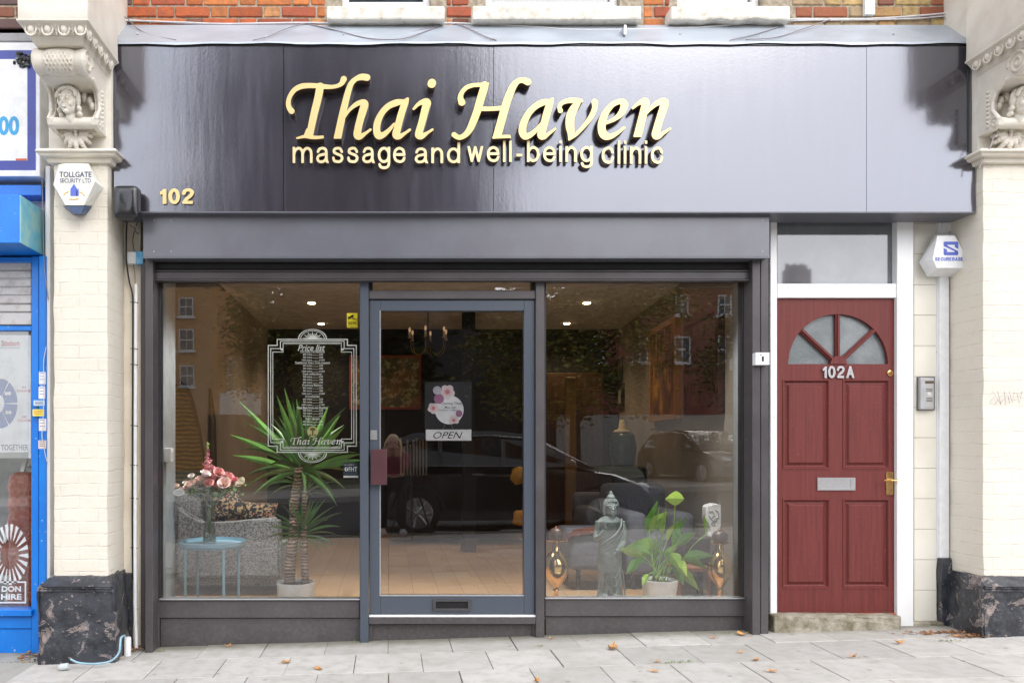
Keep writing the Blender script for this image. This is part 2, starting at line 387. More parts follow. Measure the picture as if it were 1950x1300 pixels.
def sans(ch, h):                              # plain grotesque letters as pen strokes, x-height 1, returns (strokes, width)
    U, D = (0, 1), (0, -1); w_ = lambda P: [(x, y, h) for x, y in P]
    st = lambda x, t=1., b=0.: (w_([(x, b-h), (x, t+(h if t != 1. else h))]), D, U)
    arch = lambda x: (w_([(x, .55), (x+.1, .82), (x+.3, .985), (x+.5, .97), (x+.66, .8), (x+.7, .55), (x+.7, .1), (x+.7, -h)]), N_, D)
    T = {'m': ([st(0), arch(0), arch(.7)], 1.4), 'n': ([st(0), arch(0)], .7), 'l': ([st(0, 1.42)], 0), 'i': ([st(0), (w_([(0, 1.30), (0, 1.42+h)]), D, U)], 0), '-': ([(w_([(0, .42), (.45, .42)]), (-1, 0), (1, 0))], .45),
     'a': ([(w_([(.06, .74), (.18, .94), (.42, 1.), (.64, .93), (.73, .72), (.73, .25), (.78, .06), (.84, -h)]), N_, D), (w_([(.73, .58), (.45, .53), (.15, .45), (.02, .24), (.12, .04), (.35, -.01), (.6, .08), (.73, .3)]), N_, N_)], .84),
     's': ([(w_([(.70, .74), (.58, .95), (.36, 1.), (.12, .92), (.09, .70), (.36, .56), (.62, .46), (.73, .26), (.6, .04), (.36, 0), (.1, .07), (.02, .28)]), N_, N_)], .73),
     'e': ([(w_([(.0, .53), (.8, .53)]), N_, N_), (w_([(.8, .53), (.72, .84), (.42, 1.), (.11, .85), (0, .5), (.11, .14), (.42, 0), (.68, .07), (.8, .28)]), N_, N_)], .8),
     'g': ([(E_(.4, .5, .4, .5, h), N_, N_), (w_([(.8, 1+h), (.8, .4), (.8, -.12), (.68, -.38), (.4, -.45), (.14, -.38), (.04, -.2)]), U, N_)], .8),
     'd': ([(E_(.4, .5, .4, .5, h), N_, N_), st(.8, 1.42)], .8), 'b': ([(E_(.4, .5, .4, .5, h), N_, N_), st(0, 1.42)], .8),
     'c': ([(w_([(.77, .70), (.64, .93), (.42, 1.), (.11, .85), (0, .5), (.11, .14), (.42, 0), (.66, .08), (.79, .33)]), N_, N_)], .79),
     'w': ([(w_([(0, 1.+h), (.27, 0)]), U, N_), (w_([(.27, 0), (.54, 1.)]), N_, N_), (w_([(.54, 1.), (.81, 0)]), N_, N_), (w_([(.81, 0), (1.08, 1.+h)]), N_, U)], 1.08),
     '1': ([(w_([(.4, 1.5), (.4, -h)]), U, D), (w_([(.38, 1.36), (.22, 1.14), (0, 1.04)]), N_, (-1, 0))], .4), '0': ([(E_(.36, .7, .36, .72, h), N_, N_)], .72),
     '2': ([(w_([(0, 1.02), (.1, 1.32), (.4, 1.43), (.7, 1.3), (.74, 1.02), (.56, .7), (.24, .38), (.06, .06)]), N_, N_), (w_([(.02, 0), (.82, 0)]), N_, (1, 0))], .78),
     'S': ([(w_([(.78, 1.1), (.66, 1.36), (.4, 1.42), (.12, 1.32), (.08, 1.02), (.38, .76), (.7, .6), (.82, .34), (.68, .06), (.38, 0), (.1, .1), (0, .36)]), N_, N_)], .82),
     'E': ([st(0, 1.42), (w_([(0, 1.42), (.74, 1.42)]), N_, (1, 0)), (w_([(0, .74), (.66, .74)]), N_, (1, 0)), (w_([(0, 0), (.76, 0)]), N_, (1, 0))], .76),
     'C': ([(w_([(.86, 1.05), (.7, 1.34), (.46, 1.43), (.12, 1.2), (0, .71), (.12, .2), (.46, -.01), (.72, .08), (.88, .4)]), N_, N_)], .88),
     'U': ([(w_([(0, 1.42+h), (0, .5), (.1, .12), (.4, 0), (.7, .12), (.8, .5), (.8, 1.42+h)]), U, U)], .8),
     'R': ([st(0, 1.42), (w_([(0, 1.42), (.5, 1.42), (.76, 1.3), (.8, 1.06), (.7, .82), (.46, .74), (0, .74)]), N_, N_), (w_([(.45, .74), (.84, -h)]), N_, D)], .84),
     'B': ([st(0, 1.42), (w_([(0, 1.42), (.48, 1.42), (.72, 1.3), (.74, 1.06), (.66, .84), (.44, .76), (0, .76)]), N_, N_), (w_([(.44, .76), (.74, .64), (.82, .38), (.7, .08), (.44, 0), (0, 0)]), N_, N_)], .82),
     'A': ([(w_([(0, -h), (.42, 1.42)]), D, N_), (w_([(.42, 1.42), (.84, -h)]), N_, D), (w_([(.15, .45), (.7, .45)]), N_, N_)], .84)}
    return T[ch]
def sans_word(name, s, rect, Y, mat, parent, ext, hw=.105, gap=.27, side=None):
    S = []; x = 0
    for c in s:
        sk, w0 = sans(c, hw); S += [([(a+x, b, r) for a, b, r in P], f0, f1) for P, f0, f1 in sk]; x += w0+2*hw+gap-.05*(c in 'ag')
    lp = stroke_loops(S, .028); A = np.array([q for l in lp for q in l]); a, b = A.min(0), A.max(0); x0, y0, x1, y1 = rect
    tf = lambda u, v: (X(x0+(u-a[0])/(b[0]-a[0])*(x1-x0), Y), Z(y1-(v-a[1])/(b[1]-a[1])*(y1-y0), Y))
    return finish_flat(name, loops_mesh(lp, tf, Y, ext, .0008), mat, parent, side)
def glyph_tf(series, Y, fit=None):
    def f(x, y):
        px, py = (540+x*.19487, 130+y*.19487) if series == 6 else (900+x*.20513, 130+y*.20513)
        if fit:                                    # fit = (x0,y0,x1,y1) target for the whole word area (544,138,1280,272)
            px = fit[0]+(px-544)/(1280-544)*(fit[2]-fit[0]); py = fit[1]+(py-138)/(272-138)*(fit[3]-fit[1])
        return X(px, Y), Z(py, Y)
    return f
# ================================================================== MATERIALS
frame_m = M('frame_paint'); frame_m.set(Roughness=.34); frame_m.b.inputs['Specular IOR Level'].default_value = .5
frame_m.base(frame_m.mix(frame_m.ramp(frame_m.noise(900, 2), .74, .8), (.052, .047, .05), (.3, .28, .27)))
fz = frame_m.n('ShaderNodeNewGeometry'); sz = frame_m.n('ShaderNodeSeparateXYZ'); frame_m.l(fz.outputs['Position'], sz.inputs[0])
spl = frame_m.math('MULTIPLY', frame_m.ramp(sz.outputs['Z'], .42, .03), frame_m.ramp(frame_m.noise(55, 9, rough=.7), .46, .70))        # road splash dried on the lowest part
frame_m.base(frame_m.mix(frame_m.math('MULTIPLY', spl, .16), frame_m.mix(frame_m.ramp(frame_m.noise(420, 2), .73, .78), frame_m.mix(frame_m.ramp(frame_m.noise(2.5, 7), .4, .65), (.056, .05, .053), (.070, .063, .066)), (.34, .32, .30)), (.30, .27, .22)))
frame_m.l(frame_m.ramp(frame_m.noise(7, 6), .35, .65, .28, .46), frame_m.b.inputs['Roughness'])
frame_m.bump(frame_m.noise(260, 3), .12, .001); FRAME = frame_m.m
door_m = M('door_frame_paint'); door_m.set(Roughness=.3); door_m.base(door_m.mix(door_m.ramp(door_m.noise(700, 2), .76, .82), (.060, .073, .094), (.3, .3, .3)))
door_m.bump(door_m.noise(300, 3), .1, .001); DOORF = door_m.m
BOXM = pm('shutter_box_steel', (.11, .115, .135), .3, .8, c2=(.10, .10, .12), ns=5, bs=240, bst=.08, bd=.001)
DARK = pm('dark_recess_paint', (.022, .021, .023), .5, .4)
BLACKP = pm('black_plastic', (.016, .017, .02), .22, .6, bs=120, bst=.1)
WHITEW = M('white_woodwork'); WHITEW.set(Roughness=.35)
WHITEW.base(WHITEW.mix(WHITEW.ramp(WHITEW.noise(22, 8), .69, .73), (.74, .745, .75), (.5, .46, .42))); WHITEW.bump(WHITEW.noise(90, 4), .1, .002); WHITEW = WHITEW.m
WHITEP = pm('white_plastic', (.8, .81, .82), .35, .5, c2=(.74, .75, .75), ns=20)
STEEL = pm('brushed_steel', (.62, .63, .64), .3, .5, .85, c2=(.5, .51, .52), ns=40, stretch=(1, 1, 12))
BRASS = pm('brass', (.78, .52, .22), .16, .5, 1., c2=(.62, .38, .14), ns=12, bs=40, bst=.12)
GLASS = glass_mat('window_glass'); GLASS2 = glass_mat('door_glass', .95, (.97, .97, .97), k=1.8)
# cream masonry paint over brick
def painted_brick(name, col, c2, amt=.5, wall=True):
    m = M(name); m.set(Roughness=.55); m.b.inputs['Specular IOR Level'].default_value = .35
    mpn = m.n('ShaderNodeMapping'); mpn.inputs['Rotation'].default_value = (R_(90), 0, 0); m.l(m.tc.outputs['Object'], mpn.inputs['Vector'])
    wv = m.n('ShaderNodeTexNoise'); wv.inputs['Scale'].default_value = 6; m.l(m.tc.outputs['Object'], wv.inputs['Vector'])
    ad = m.n('ShaderNodeVectorMath', operation='MULTIPLY_ADD'); ad.inputs[1].default_value = (.02, .02, .02); m.l(wv.outputs['Color'], ad.inputs[0]); m.l(mpn.outputs['Vector'], ad.inputs[2])
    br = m.n('ShaderNodeTexBrick'); br.inputs['Scale'].default_value = 1; br.inputs['Brick Width'].default_value = .225; br.inputs['Row Height'].default_value = .075
    br.inputs['Mortar Size'].default_value = .006; br.inputs['Mortar Smooth'].default_value = .6; m.l(ad.outputs[0], br.inputs['Vector'])
    n1 = m.noise(3.2, 6); n2 = m.noise(24, 7)
    f = m.math('MULTIPLY', m.ramp(br.outputs['Fac'], 0, 1), m.ramp(n2, .45, .62))
    c = m.mix(m.ramp(n1, .4, .7, 0, .5), col, c2); c = m.mix(m.math('MULTIPLY', f, amt), c, (.5, .44, .36))
    chip = m.ramp(m.noise(34, 8), .755, .775); c = m.mix(m.math('MULTIPLY', chip, .8), c, (.4, .3, .24)); m.base(c)
    b1 = m.bump(m.math('SUBTRACT', 1., m.math('MULTIPLY', br.outputs['Fac'], m.ramp(n2, .35, .6))), .55, .004)
    b2 = m.bump(n2, .5, .006, b1); m.bump(m.noise(90, 4), .35, .002, b2); MATS[name] = m.m; return m.m
PAINTB = painted_brick('cream_painted_brick', (.71, .665, .57), (.65, .60, .50), .24)
RENDER = pm('cream_render', (.80, .74, .62), .55, .35, c2=(.70, .63, .51), ns=4, bs=30, bst=.4, bd=.006)
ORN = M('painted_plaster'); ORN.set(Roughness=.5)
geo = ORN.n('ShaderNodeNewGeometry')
ORN.base(ORN.mix(ORN.ramp(geo.outputs['Pointiness'], .495, .44, 0, 1), ORN.mix(ORN.ramp(ORN.noise(9, 6), .4, .7), (.74, .70, .61), (.66, .61, .52)), (.42, .33, .23))); ORN.bump(ORN.noise(60, 5), .25, .003); ORN = ORN.m  # pointiness browns the hollows: crevice shade put into the colour along with dirt
# flaking black plinth paint
PL = M('flaking_black_paint'); PL.set(Roughness=.34)
n1 = PL.noise(7.5, 9, rough=.66, dist=.6); n2 = PL.noise(38, 7)
flake = PL.ramp(n1, .60, .612); spk = PL.ramp(n2, .64, .66)
edge = PL.math('MULTIPLY', PL.ramp(n1, .585, .60), PL.math('SUBTRACT', 1., flake))
c = PL.mix(PL.ramp(PL.noise(11, 6), .4, .62), (.022, .024, .03), (.05, .054, .064)); c = PL.mix(PL.math('MAXIMUM', flake, PL.math('MULTIPLY', spk, .8)), c, PL.mix(PL.ramp(PL.noise(22, 6), .42, .58), (.30, .24, .22), (.12, .11, .12)))
c = PL.mix(edge, c, (.5, .43, .38)); PL.base(c)
PL.l(PL.ramp(flake, 0, 1, .3, .85), PL.b.inputs['Roughness'])
b_ = PL.bump(PL.math('SUBTRACT', 1., flake), 1., .012); PL.bump(n2, .8, .01, b_); PLINTH = PL.m
STONE = pm('worn_stone', (.36, .33, .27), .85, .2, c2=(.16, .14, .09), ns=14, lo=.4, hi=.66, bs=40, bst=.8, bd=.01, det=9)
SILLM = pm('sill_stone', (.74, .70, .62), .7, .3, c2=(.5, .44, .36), ns=18, lo=.5, hi=.75, bs=50, bst=.5, bd=.006, det=8)
# fascia: glossy brown gloss paint on ply with brush streaks (the dark shapes at its ends are the corbels mirrored in it)
FM = M('fascia_gloss_paint'); FM.b.inputs['IOR'].default_value = 1.5; FM.b.inputs['Specular IOR Level'].default_value = 1.0
FM.set(Coat_Weight=1.0, Coat_Roughness=.06, Coat_IOR=1.8)
st = FM.noise(26, 5, (1, 1, .09)); fine = FM.noise(210, 4); big = FM.noise(2.2, 5)
FM.base(FM.mix(FM.ramp(st, .4, .66), (.040, .030, .032), (.052, .041, .044)))
wob = FM.math('MULTIPLY', FM.math('SUBTRACT', FM.noise(7, 3), .5), .9)
def fb(px, py, rx, ry): return FM.blob((X(px, -.25), -.25, Z(py, -.25)), (rx*.00316, 1.2, ry*.00316), wob)
patch = FM.math('MULTIPLY', FM.noise(3), 0.)
keep = FM.math('SUBTRACT', 1., patch)
FM.l(FM.math('MULTIPLY', keep, 1.0), FM.b.inputs['Coat Weight']); FM.set(Coat_Tint=(.76, .83, 1., 1))
FM.l(FM.ramp(patch, 0, 1, .2, .75), FM.b.inputs['Roughness']); FM.l(FM.ramp(patch, 0, 1, 1.0, .05), FM.b.inputs['Specular IOR Level'])
cr_ = FM.math('ADD', FM.ramp(st, .35, .7, .08, .13), FM.ramp(FM.noise(3.1, 4), .4, .7, 0, .05)); FM.l(cr_, FM.b.inputs['Coat Roughness'])
b1 = FM.bump(st, .08, .004); b2 = FM.bump(FM.noise(55, 4), .1, .002, b1); b3 = FM.bump(fine, .1, .001, b2)
FM.l(b3, FM.b.inputs['Coat Normal']); FASCIA = FM.m
GOLD = pm('gold_letter_face', (.74, .55, .24), .34, .6, .35, c2=(.76, .57, .26), ns=6); GOLD2 = pm('gold_letter_edge', (.84, .68, .38), .4, .5, .2)
LSIDE = pm('letter_side_brown', (.07, .045, .03), .4, .5)
ZINC = M('zinc_flashing'); ZINC.set(Roughness=.38, Metallic=.2); ZINC.base(ZINC.mix(ZINC.ramp(ZINC.noise(3, 6, (1, 1, 3)), .4, .65), (.44, .49, .54), (.37, .41, .46)))
b1 = ZINC.bump(ZINC.noise(5, 2), .5, .02); ZINC.bump(ZINC.noise(60, 4), .2, .002, b1); ZINC = ZINC.m
BRICK = attr_mat('clay_brick', .85, (.16, .09, .06), 70, .6, .006, .2, 24, .55)
MORTAR = pm('lime_mortar', (.42, .37, .29), .9, .2, c2=(.26, .22, .16), ns=30, bs=90, bst=.6, bd=.005)
CABW = pm('white_cable', (.72, .70, .70), .45, .4); CABG = pm('grey_cable', (.28, .25, .27), .5, .4); CABB = pm('black_cable', (.025, .025, .03), .45, .4)
MAROON = M('maroon_door_paint'); MAROON.set(Roughness=.5); MAROON.b.inputs['Specular IOR Level'].default_value = .3
gr = MAROON.noise(60, 5, (1, 1, .05)); MAROON.base(MAROON.mix(MAROON.ramp(MAROON.noise(190, 3), .715, .735), MAROON.mix(MAROON.ramp(gr, .4, .66), (.140, .029, .025), (.108, .022, .019)), (.5, .36, .32)))
MAROON.bump(gr, .25, .003); MAROON = MAROON.m
REDP = pm('red_lead_sill', (.5, .12, .07), .6, .3)
OBSC = M('obscure_glass'); OBSC.set(Roughness=.16); OBSC.b.inputs['Specular IOR Level'].default_value = 1.0; OBSC.base(OBSC.mix(OBSC.ramp(OBSC.noise(5, 4), .4, .65), (.11, .13, .135), (.19, .21, .215))); OBSC.bump(OBSC.noise(130, 4), .5, .003); OBSC = OBSC.m
TRANS = M('transom_glass'); TRANS.set(Roughness=.03, Coat_Weight=1.0, Coat_IOR=1.35, Coat_Roughness=.02); TRANS.b.inputs['Specular IOR Level'].default_value = 1.0; TRANS.base(TRANS.mix(TRANS.ramp(TRANS.noise(6, 6), .4, .7), (.10, .11, .12), (.14, .15, .16))); TRANS = TRANS.m
TILE = pm('glazed_tile', (.78, .755, .67), .22, .5, c2=(.72, .69, .60), ns=3)
# ================================================================== THE SHOP BUILDING
shop = thing('shop_building', 'brick terrace building above the brown sign, with orange bricks, stone sills and cream wall', 'building', (0, .2, 0))
def brick_courses(mb, x0, x1, z0, z1, y, pal, gaps=()):
    """Flemish-bond bricks standing 5 mm proud of the mortar"""
    row = 0; z = z0
    while z < z1:
        x = x0-(.17 if row % 2 else .0)-random.random()*.02; k = 0
        while x < x1:
            L = .215 if k % 2 == 0 else .1025
            a, b = max(x, x0), min(x+L, x1)
            for g in gaps:
                if a < g[1] and b > g[0] and z < g[3] and z+.065 > g[2]:
                    if a < g[0]: b = g[0]-.004
                    else: a = g[1]+.004
            if b-a > .02:
                c = pal(a, z); mb.tone = C4(c); d = random.uniform(0, .005)
                mb.box(a, b, y-.006-d, y+.04, z, z+.065, .006, 1, .002)
            x += L+.010; k += 1
        z += .075; row += 1
def pal_shop(x, z):
    r = random.random(); t = (x-1.2)/2.6+random.uniform(-.25, .25)
    if t > .45: base = random.choice([(.50, .36, .16), (.44, .27, .12), (.36, .13, .07), (.40, .30, .18)])
    else: base = random.choice([(.52, .16, .055), (.56, .20, .07), (.46, .12, .05), (.38, .10, .055), (.50, .24, .10)])
    if r < .04: base = (.22, .095, .07)
    if x < -1.75: base = random.choice([(.12, .08, .08), (.22, .09, .06), (.06, .05, .055)])
    v = random.uniform(.8, 1.15); return tuple(c*v for c in base)
zb = Z(47, 0); zt = zb+2.6
wins = [(X(650), X(820)), (X(925), X(1180)), (X(1290), X(1452))]
ws = Z(12, 0)
gaps = [(a-.01, b+.01, ws-.16, ws+1.75) for a, b in wins]
gaps2 = [(X(s0, -.0)-.008, X(s1, -.0)+.008, Z(42)-.02, ws+.01) for s0, s1 in ((622, 847), (900, 1222), (1278, 1505))]
mb = MB(); brick_courses(mb, -4.2, 5.6, zb-.03, zt, .0, pal_shop, gaps+gaps2); mb.build('brick_wall', BRICK, shop)
mb = MB()
xs = [-4.2]+[v for a, b in wins for v in (a, b)]+[5.6]
mb.box(-4.2, 5.6, .0, .3, zb-.1, ws); mb.box(-4.2, 5.6, .0, .3, ws+1.7, zt)
for a, b in zip(xs[::2], xs[1::2]): mb.box(a, b, .0, .3, ws, ws+1.7)
mb.build('mortar_bed', MORTAR, shop)
pane_m = glass_mat('upper_glass', 1.0, (.6, .63, .66)); ROOM = pm('dim_room', (.3, .28, .27), .9)
for (a, b), (s0, s1) in zip(wins, ((622, 847), (900, 1222), (1278, 1505))):
    mb = MB(); f = .045
    mb.box(a, a+f, .05, .12, ws, ws+1.7, .004); mb.box(b-f, b, .05, .12, ws, ws+1.7, .004)
    mb.box(a+f, b-f, .05, .12, ws-.002, ws+.055, .004); mb.box(a+f, b-f, .05, .12, ws+1.64, ws+1.7, .004); mb.box(a+f, b-f, .06, .11, ws+.8, ws+.85, .004)
    wf = mb.build('window', WHITEW, shop)
    MB().box(a+f, b-f, .08, .086, ws+.055, ws+1.64).build('pane', pane_m, wf)
    mb = MB(); mb.box(a+.01, b-.01, .16, .17, ws, ws+1.7); mb.build('curtain', WHITEP, wf)
    mb = MB()
    n = 14; x0, x1 = X(s0, -.11), X(s1, -.11); zf0, zf1 = Z(37, -.11), Z(11, -.11)
    mb.box(x0, x1, -.11, .09, zf0, zf1, .012, 2)
    bmesh.ops.subdivide_edges(mb.bm, edges=[e for e in mb.bm.edges if e.calc_length() > .3], cuts=14)
    for v in mb.bm.verts:
        q = noise.noise(Vector((v.co.x*7+s0, v.co.y*9, v.co.z*9)))*.008
        v.co += Vector((0, q, q))
        if s0 == 1278 and v.co.z < zf1-.03: v.co.z += noise.noise(Vector((v.co.x*9, 3, 1)))*.022
    mb.build('sill', SILLM, shop)
# cream wall at either side of the shopfront, behind the piers, and above door height
mb = MB(); mb.box(X(90), X(268), .0, .3, -.3, zb-.02); mb.box(-4.2, X(90), .0, .3, Z(500), zb-.02); mb.box(X(1783), 5.6, .0, .3, -.3, zb-.02)
mb.box(X(268), X(1783), .0, .3, Z(405), zb-.02); mb.build('painted_wall', RENDER, shop)
# interior of the shop
FZ, CZ = .135, 2.635
LWX, BY = -1.455, 4.45
def rwx(y): return 2.33+(y-.06)*.1
OAK = M('oak_floor'); OAK.set(Roughness=.32)
mpn = OAK.n('ShaderNodeMapping'); mpn.inputs['Rotation'].default_value = (0, 0, R_(90)); OAK.l(OAK.tc.outputs['Object'], mpn.inputs['Vector'])
br = OAK.n('ShaderNodeTexBrick'); br.inputs['Scale'].default_value = 1; br.inputs['Brick Width'].default_value = 1.2; br.inputs['Row Height'].default_value = .19; br.inputs['Mortar Size'].default_value = .002
br.inputs['Color1'].default_value = (.56, .37, .20, 1); br.inputs['Color2'].default_value = (.47, .29, .15, 1); br.inputs['Mortar'].default_value = (.1, .06, .03, 1); OAK.l(mpn.outputs[0], br.inputs['Vector'])
OAK.base(OAK.mix(OAK.ramp(OAK.noise(14, 6, (14, 1, 1)), .4, .7, 0, .45), br.outputs['Color'], (.3, .17, .08))); OAK = OAK.m
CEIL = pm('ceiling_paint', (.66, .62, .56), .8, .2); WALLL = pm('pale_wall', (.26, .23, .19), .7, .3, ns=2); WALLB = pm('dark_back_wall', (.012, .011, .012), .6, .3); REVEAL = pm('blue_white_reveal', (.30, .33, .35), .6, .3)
WALLR = pm('warm_wall', (.34, .29, .24), .75, .3, ns=2)
MB().box(-2.35, 3.0, .06, BY+.1, FZ-.12, FZ).build('shop_floor', OAK, shop)
MB().box(-2.35, 3.0, .06, BY+.1, CZ, CZ+.1).build('ceiling', CEIL, shop)
MB().box(LWX-.1, LWX, 1.5, BY, FZ, CZ).box(-2.35, LWX-.1, 1.5, 1.6, FZ, CZ).box(-2.35, -2.3, .3, 1.5, FZ, CZ).build('left_wall', WALLR, shop)
MB().box(LWX-.06, LWX+.004, .055, .36, FZ, CZ).build('window_reveal', REVEAL, shop)
mb = MB(); mb.prism([(rwx(.4), .4), (rwx(BY), BY), (rwx(BY)+.1, BY), (rwx(.4)+.1, .4)], 0, 'z', FZ, CZ); mb.build('right_wall', WALLL, shop)
mb = MB(); mb.prism([(rwx(.055)-.045, .055), (rwx(.4), .4), (rwx(.4)+.1, .4), (rwx(.055)+.1, .055)], 0, 'z', FZ, CZ); mb.build('window_reveal', REVEAL, shop)
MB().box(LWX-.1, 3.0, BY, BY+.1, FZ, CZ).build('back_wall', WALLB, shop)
WOODP = pm('brown_door_panel', (.05, .022, .009), .45, .4, c2=(.03, .012, .005), ns=8, stretch=(6, 1, .5))
MB().box(X(1040, 4.3), X(1150, 4.3), 4.3, 4.45, FZ, 2.1, .01).box(X(1010, 4.3), X(1036, 4.3), 4.32, 4.45, FZ, 2.1, .01).build('inner_door', WOODP, shop)
MB().box(X(1077, 3.7), X(1098, 3.7), 3.7, 3.74, FZ, 2.0, .01).build('gold_curtain', pm('gold_cloth', (.16, .09, .03), .7, .3, ns=20, stretch=(8, 1, 1)), shop)
MB().box(X(700, 4.4), X(1000, 4.4), 4.42, 4.45, FZ, FZ+.12).build('skirting', pm('skirting_wood', (.3, .15, .06), .4), shop)
# ------------------------------------------------------------------ upstairs trunking and pipes
def trunk(label, px0, px1, py, ztop, group=None):
    t = thing('cable_trunking', label, 'trunking', (X(px0), -.03, Z(py)), group)
    MB().box(X(px0, -.04), X(px1, -.04), -.04, -.008, Z(py, -.04), ztop, .003).build('cover', WHITEP, t)
trunk('white square downpipe trunking ending above the flashing right of the rightmost stone sill', 1648, 1667, 28, zt)
trunk('white square trunking at the top right beside the cream corbel block', 1856, 1874, 11, zt)
# ------------------------------------------------------------------ zinc flashing
fl = thing('zinc_flashing', 'pale blue grey zinc flashing sloping down onto the top of the brown shop sign', 'flashing', (X(1000), -.1, Z(60)))
mb = MB(); n = 60; x0, x1 = X(222), X(1845); rows = []
yt, ybm = -.012, -.262; ztp, zbt = Z(50, -.012), Z(80, -.262)
for i in range(n+1):
    x = x0+(x1-x0)*i/n; wv = .004*math.sin(x*6)+.003*math.sin(x*17+1)
    rows.append([mb.bm.verts.new((x, yt, ztp+wv*.5)), mb.bm.verts.new((x, yt-.02, ztp-.004)), mb.bm.verts.new((x, ybm+.02+wv, zbt+.012)), mb.bm.verts.new((x, ybm, zbt+wv*.4)), mb.bm.verts.new((x, ybm-.004, zbt-.014+wv))])
fs = []
for A, B in zip(rows, rows[1:]):
    for k in range(4): fs.append(mb.bm.faces.new((A[k], A[k+1], B[k+1], B[k])))
mb._fin(fs); mb.build('sheet', ZINC, fl, smooth=True, autos=30)
each([MB().ell((X(px+random.randint(-20, 20), -.1), -.165, Z(random.choice((66, 71)), -.165)+.004), .006, 8, 6) for px in range(250, 1840, 130)], 'nail_head', STEEL, fl)
mb = MB(); mb.box(X(1183, -.14), X(1187, -.14), -.2, -.1, Z(75, -.14), Z(58, -.14)); mb.build('seam', STEEL, fl)
# ------------------------------------------------------------------ fascia sign
fa = thing('shop_sign', 'glossy dark brown fascia sign with raised gold letters reading Thai Haven massage and well-being clinic', 'shop sign', (X(1040, -.25), -.2, Z(403, -.25)))
YF = -.25
def fas(x0, x1):
    mb = MB(); a, b = X(x0, YF), X(x1, YF); mb.box(a, b, YF, YF+.22, Z(403, YF), Z(87, YF))
    mb.build('board', FASCIA, fa)
fas(217, 539.2); fas(540.2, 939.3); fas(940.3, 1649.6); fas(1650.4, 1857)
mb = MB()
mb.box(X(214, YF), X(219, YF), YF-.012, YF+.2, Z(312, YF), Z(83, YF), .002); mb.box(X(1857, YF), X(1866, YF), YF-.006, YF+.2, Z(300, YF), Z(84, YF), .002)
mb.box(X(1842, YF), X(1845, YF), YF-.006, YF, Z(290, YF), Z(90, YF), .001)
mb.box(X(217, YF), X(1858, YF), YF-.006, YF+.1, Z(88, YF), Z(84.5, YF), .001); mb.build('edge_trim', BLACKP, fa)
mb = MB(); mb.box(X(217, YF), X(1857, YF), YF-.003, YF+.21, Z(405.5, YF), Z(403, YF)); mb.build('bottom_lip', BOXM, fa)
YL = -.315
def glyph(k, dx=0, Y=YL, ext=.027, parent=fa, mat=GOLD, side=LSIDE, name='letter', fit=None, bev=.0012):
    s, lp = LOOPS[k]; me = loops_mesh(lp, glyph_tf(s, Y, fit), Y, ext, bev)
    return finish_flat(name, me, mat, parent, side)
for k in ('T', 'h', 'a', 'H', 'a2', 'v', 'e', 'n'): glyph(k)
li = glyph('i'); glyph('dot', parent=li, name='letter_dot')
def word(s, r): sans_word('lettering', s, r, -.288, GOLD2, fa, .009, .095, .30, LSIDE)
word('massage', (557.5, 280, 772, 322)); word('and', (790, 271, 876, 311)); word('well-being', (890, 268, 1129, 320)); word('clinic', (1146, 268, 1263, 312))
sans_word('street_number', '102', (305, 359, 369, 388.5), -.262, GOLD, fa, .004, .165, .2, LSIDE)
# ------------------------------------------------------------------ shutter housing and rails
sh = thing('roller_shutter', 'dark grey roller shutter box and side rails below the brown sign, shutter raised', 'roller shutter', (X(870, -.2), -.1, Z(490, -.2)))
MB().pbox(272, 405, 1466, 490, -.2, .02, .004).build('housing', BOXM, sh)
mb = MB(); mb.box(X(272, -.2), X(1466, -.2), -.204, -.19, Z(492, -.2), Z(489.5, -.2), .001); mb.build('lip', STEEL if 0 else BOXM, sh)
each([MB().ell((X(px, -.2), -.201, Z(py, -.2)), (.004, .002, .004), 8, 6) for px in (293, 326, 1452) for py in (420, 479)], 'screw', STEEL, sh)
mb = MB(); mb.pbox(292, 484, 1433, 501, -.075, -.05); mb.pbox(293, 501.5, 1432, 513, -.085, -.05, .004); mb.build('slats', DARK, sh)
mb = MB(); mb.pbox(293, 514, 1432, 517, -.1, -.05, .002); mb.pbox(293, 518, 1432, 531.5, -.095, -.05, .002); mb.pbox(292, 532, 1432, 534, -.11, -.05, .001); mb.build('bottom_bar', FRAME, sh)
mb = MB(); mb.pbox(276, 491, 291, 1244, -.14, -.0, .003); mb.pbox(268, 498, 276.6, 1240, -.05, .0, .002); mb.build('guide_rail', FRAME, sh)
mb = MB(); mb.pbox(1433, 490, 1448, 1213, -.14, 0, .003); mb.pbox(1448.8, 490, 1463.5, 1212, -.135, 0, .003); mb.build('guide_rail', FRAME, sh)
# ------------------------------------------------------------------ shopfront joinery
sf = thing('shopfront', 'dark grey shopfront with two big display windows either side of a blue grey glazed door', 'shopfront', (X(865), -.02, gz(.4)))
def sash(x0, y0, x1, y1, wl, wr, wt, wb, nm, mat, Yf, Yb, par):
    mb = MB(); mb.pbox(x0, y0, x0+wl, y1, Yf, Yb, .002); mb.pbox(x1-wr, y0, x1, y1, Yf, Yb, .002)
    if wt: mb.pbox(x0+wl, y0, x1-wr, y0+wt, Yf+.001, Yb, .002)
    if wb: mb.pbox(x0+wl, y1-wb, x1-wr, y1, Yf+.001, Yb, .002)
    return mb.build(nm, mat, par)
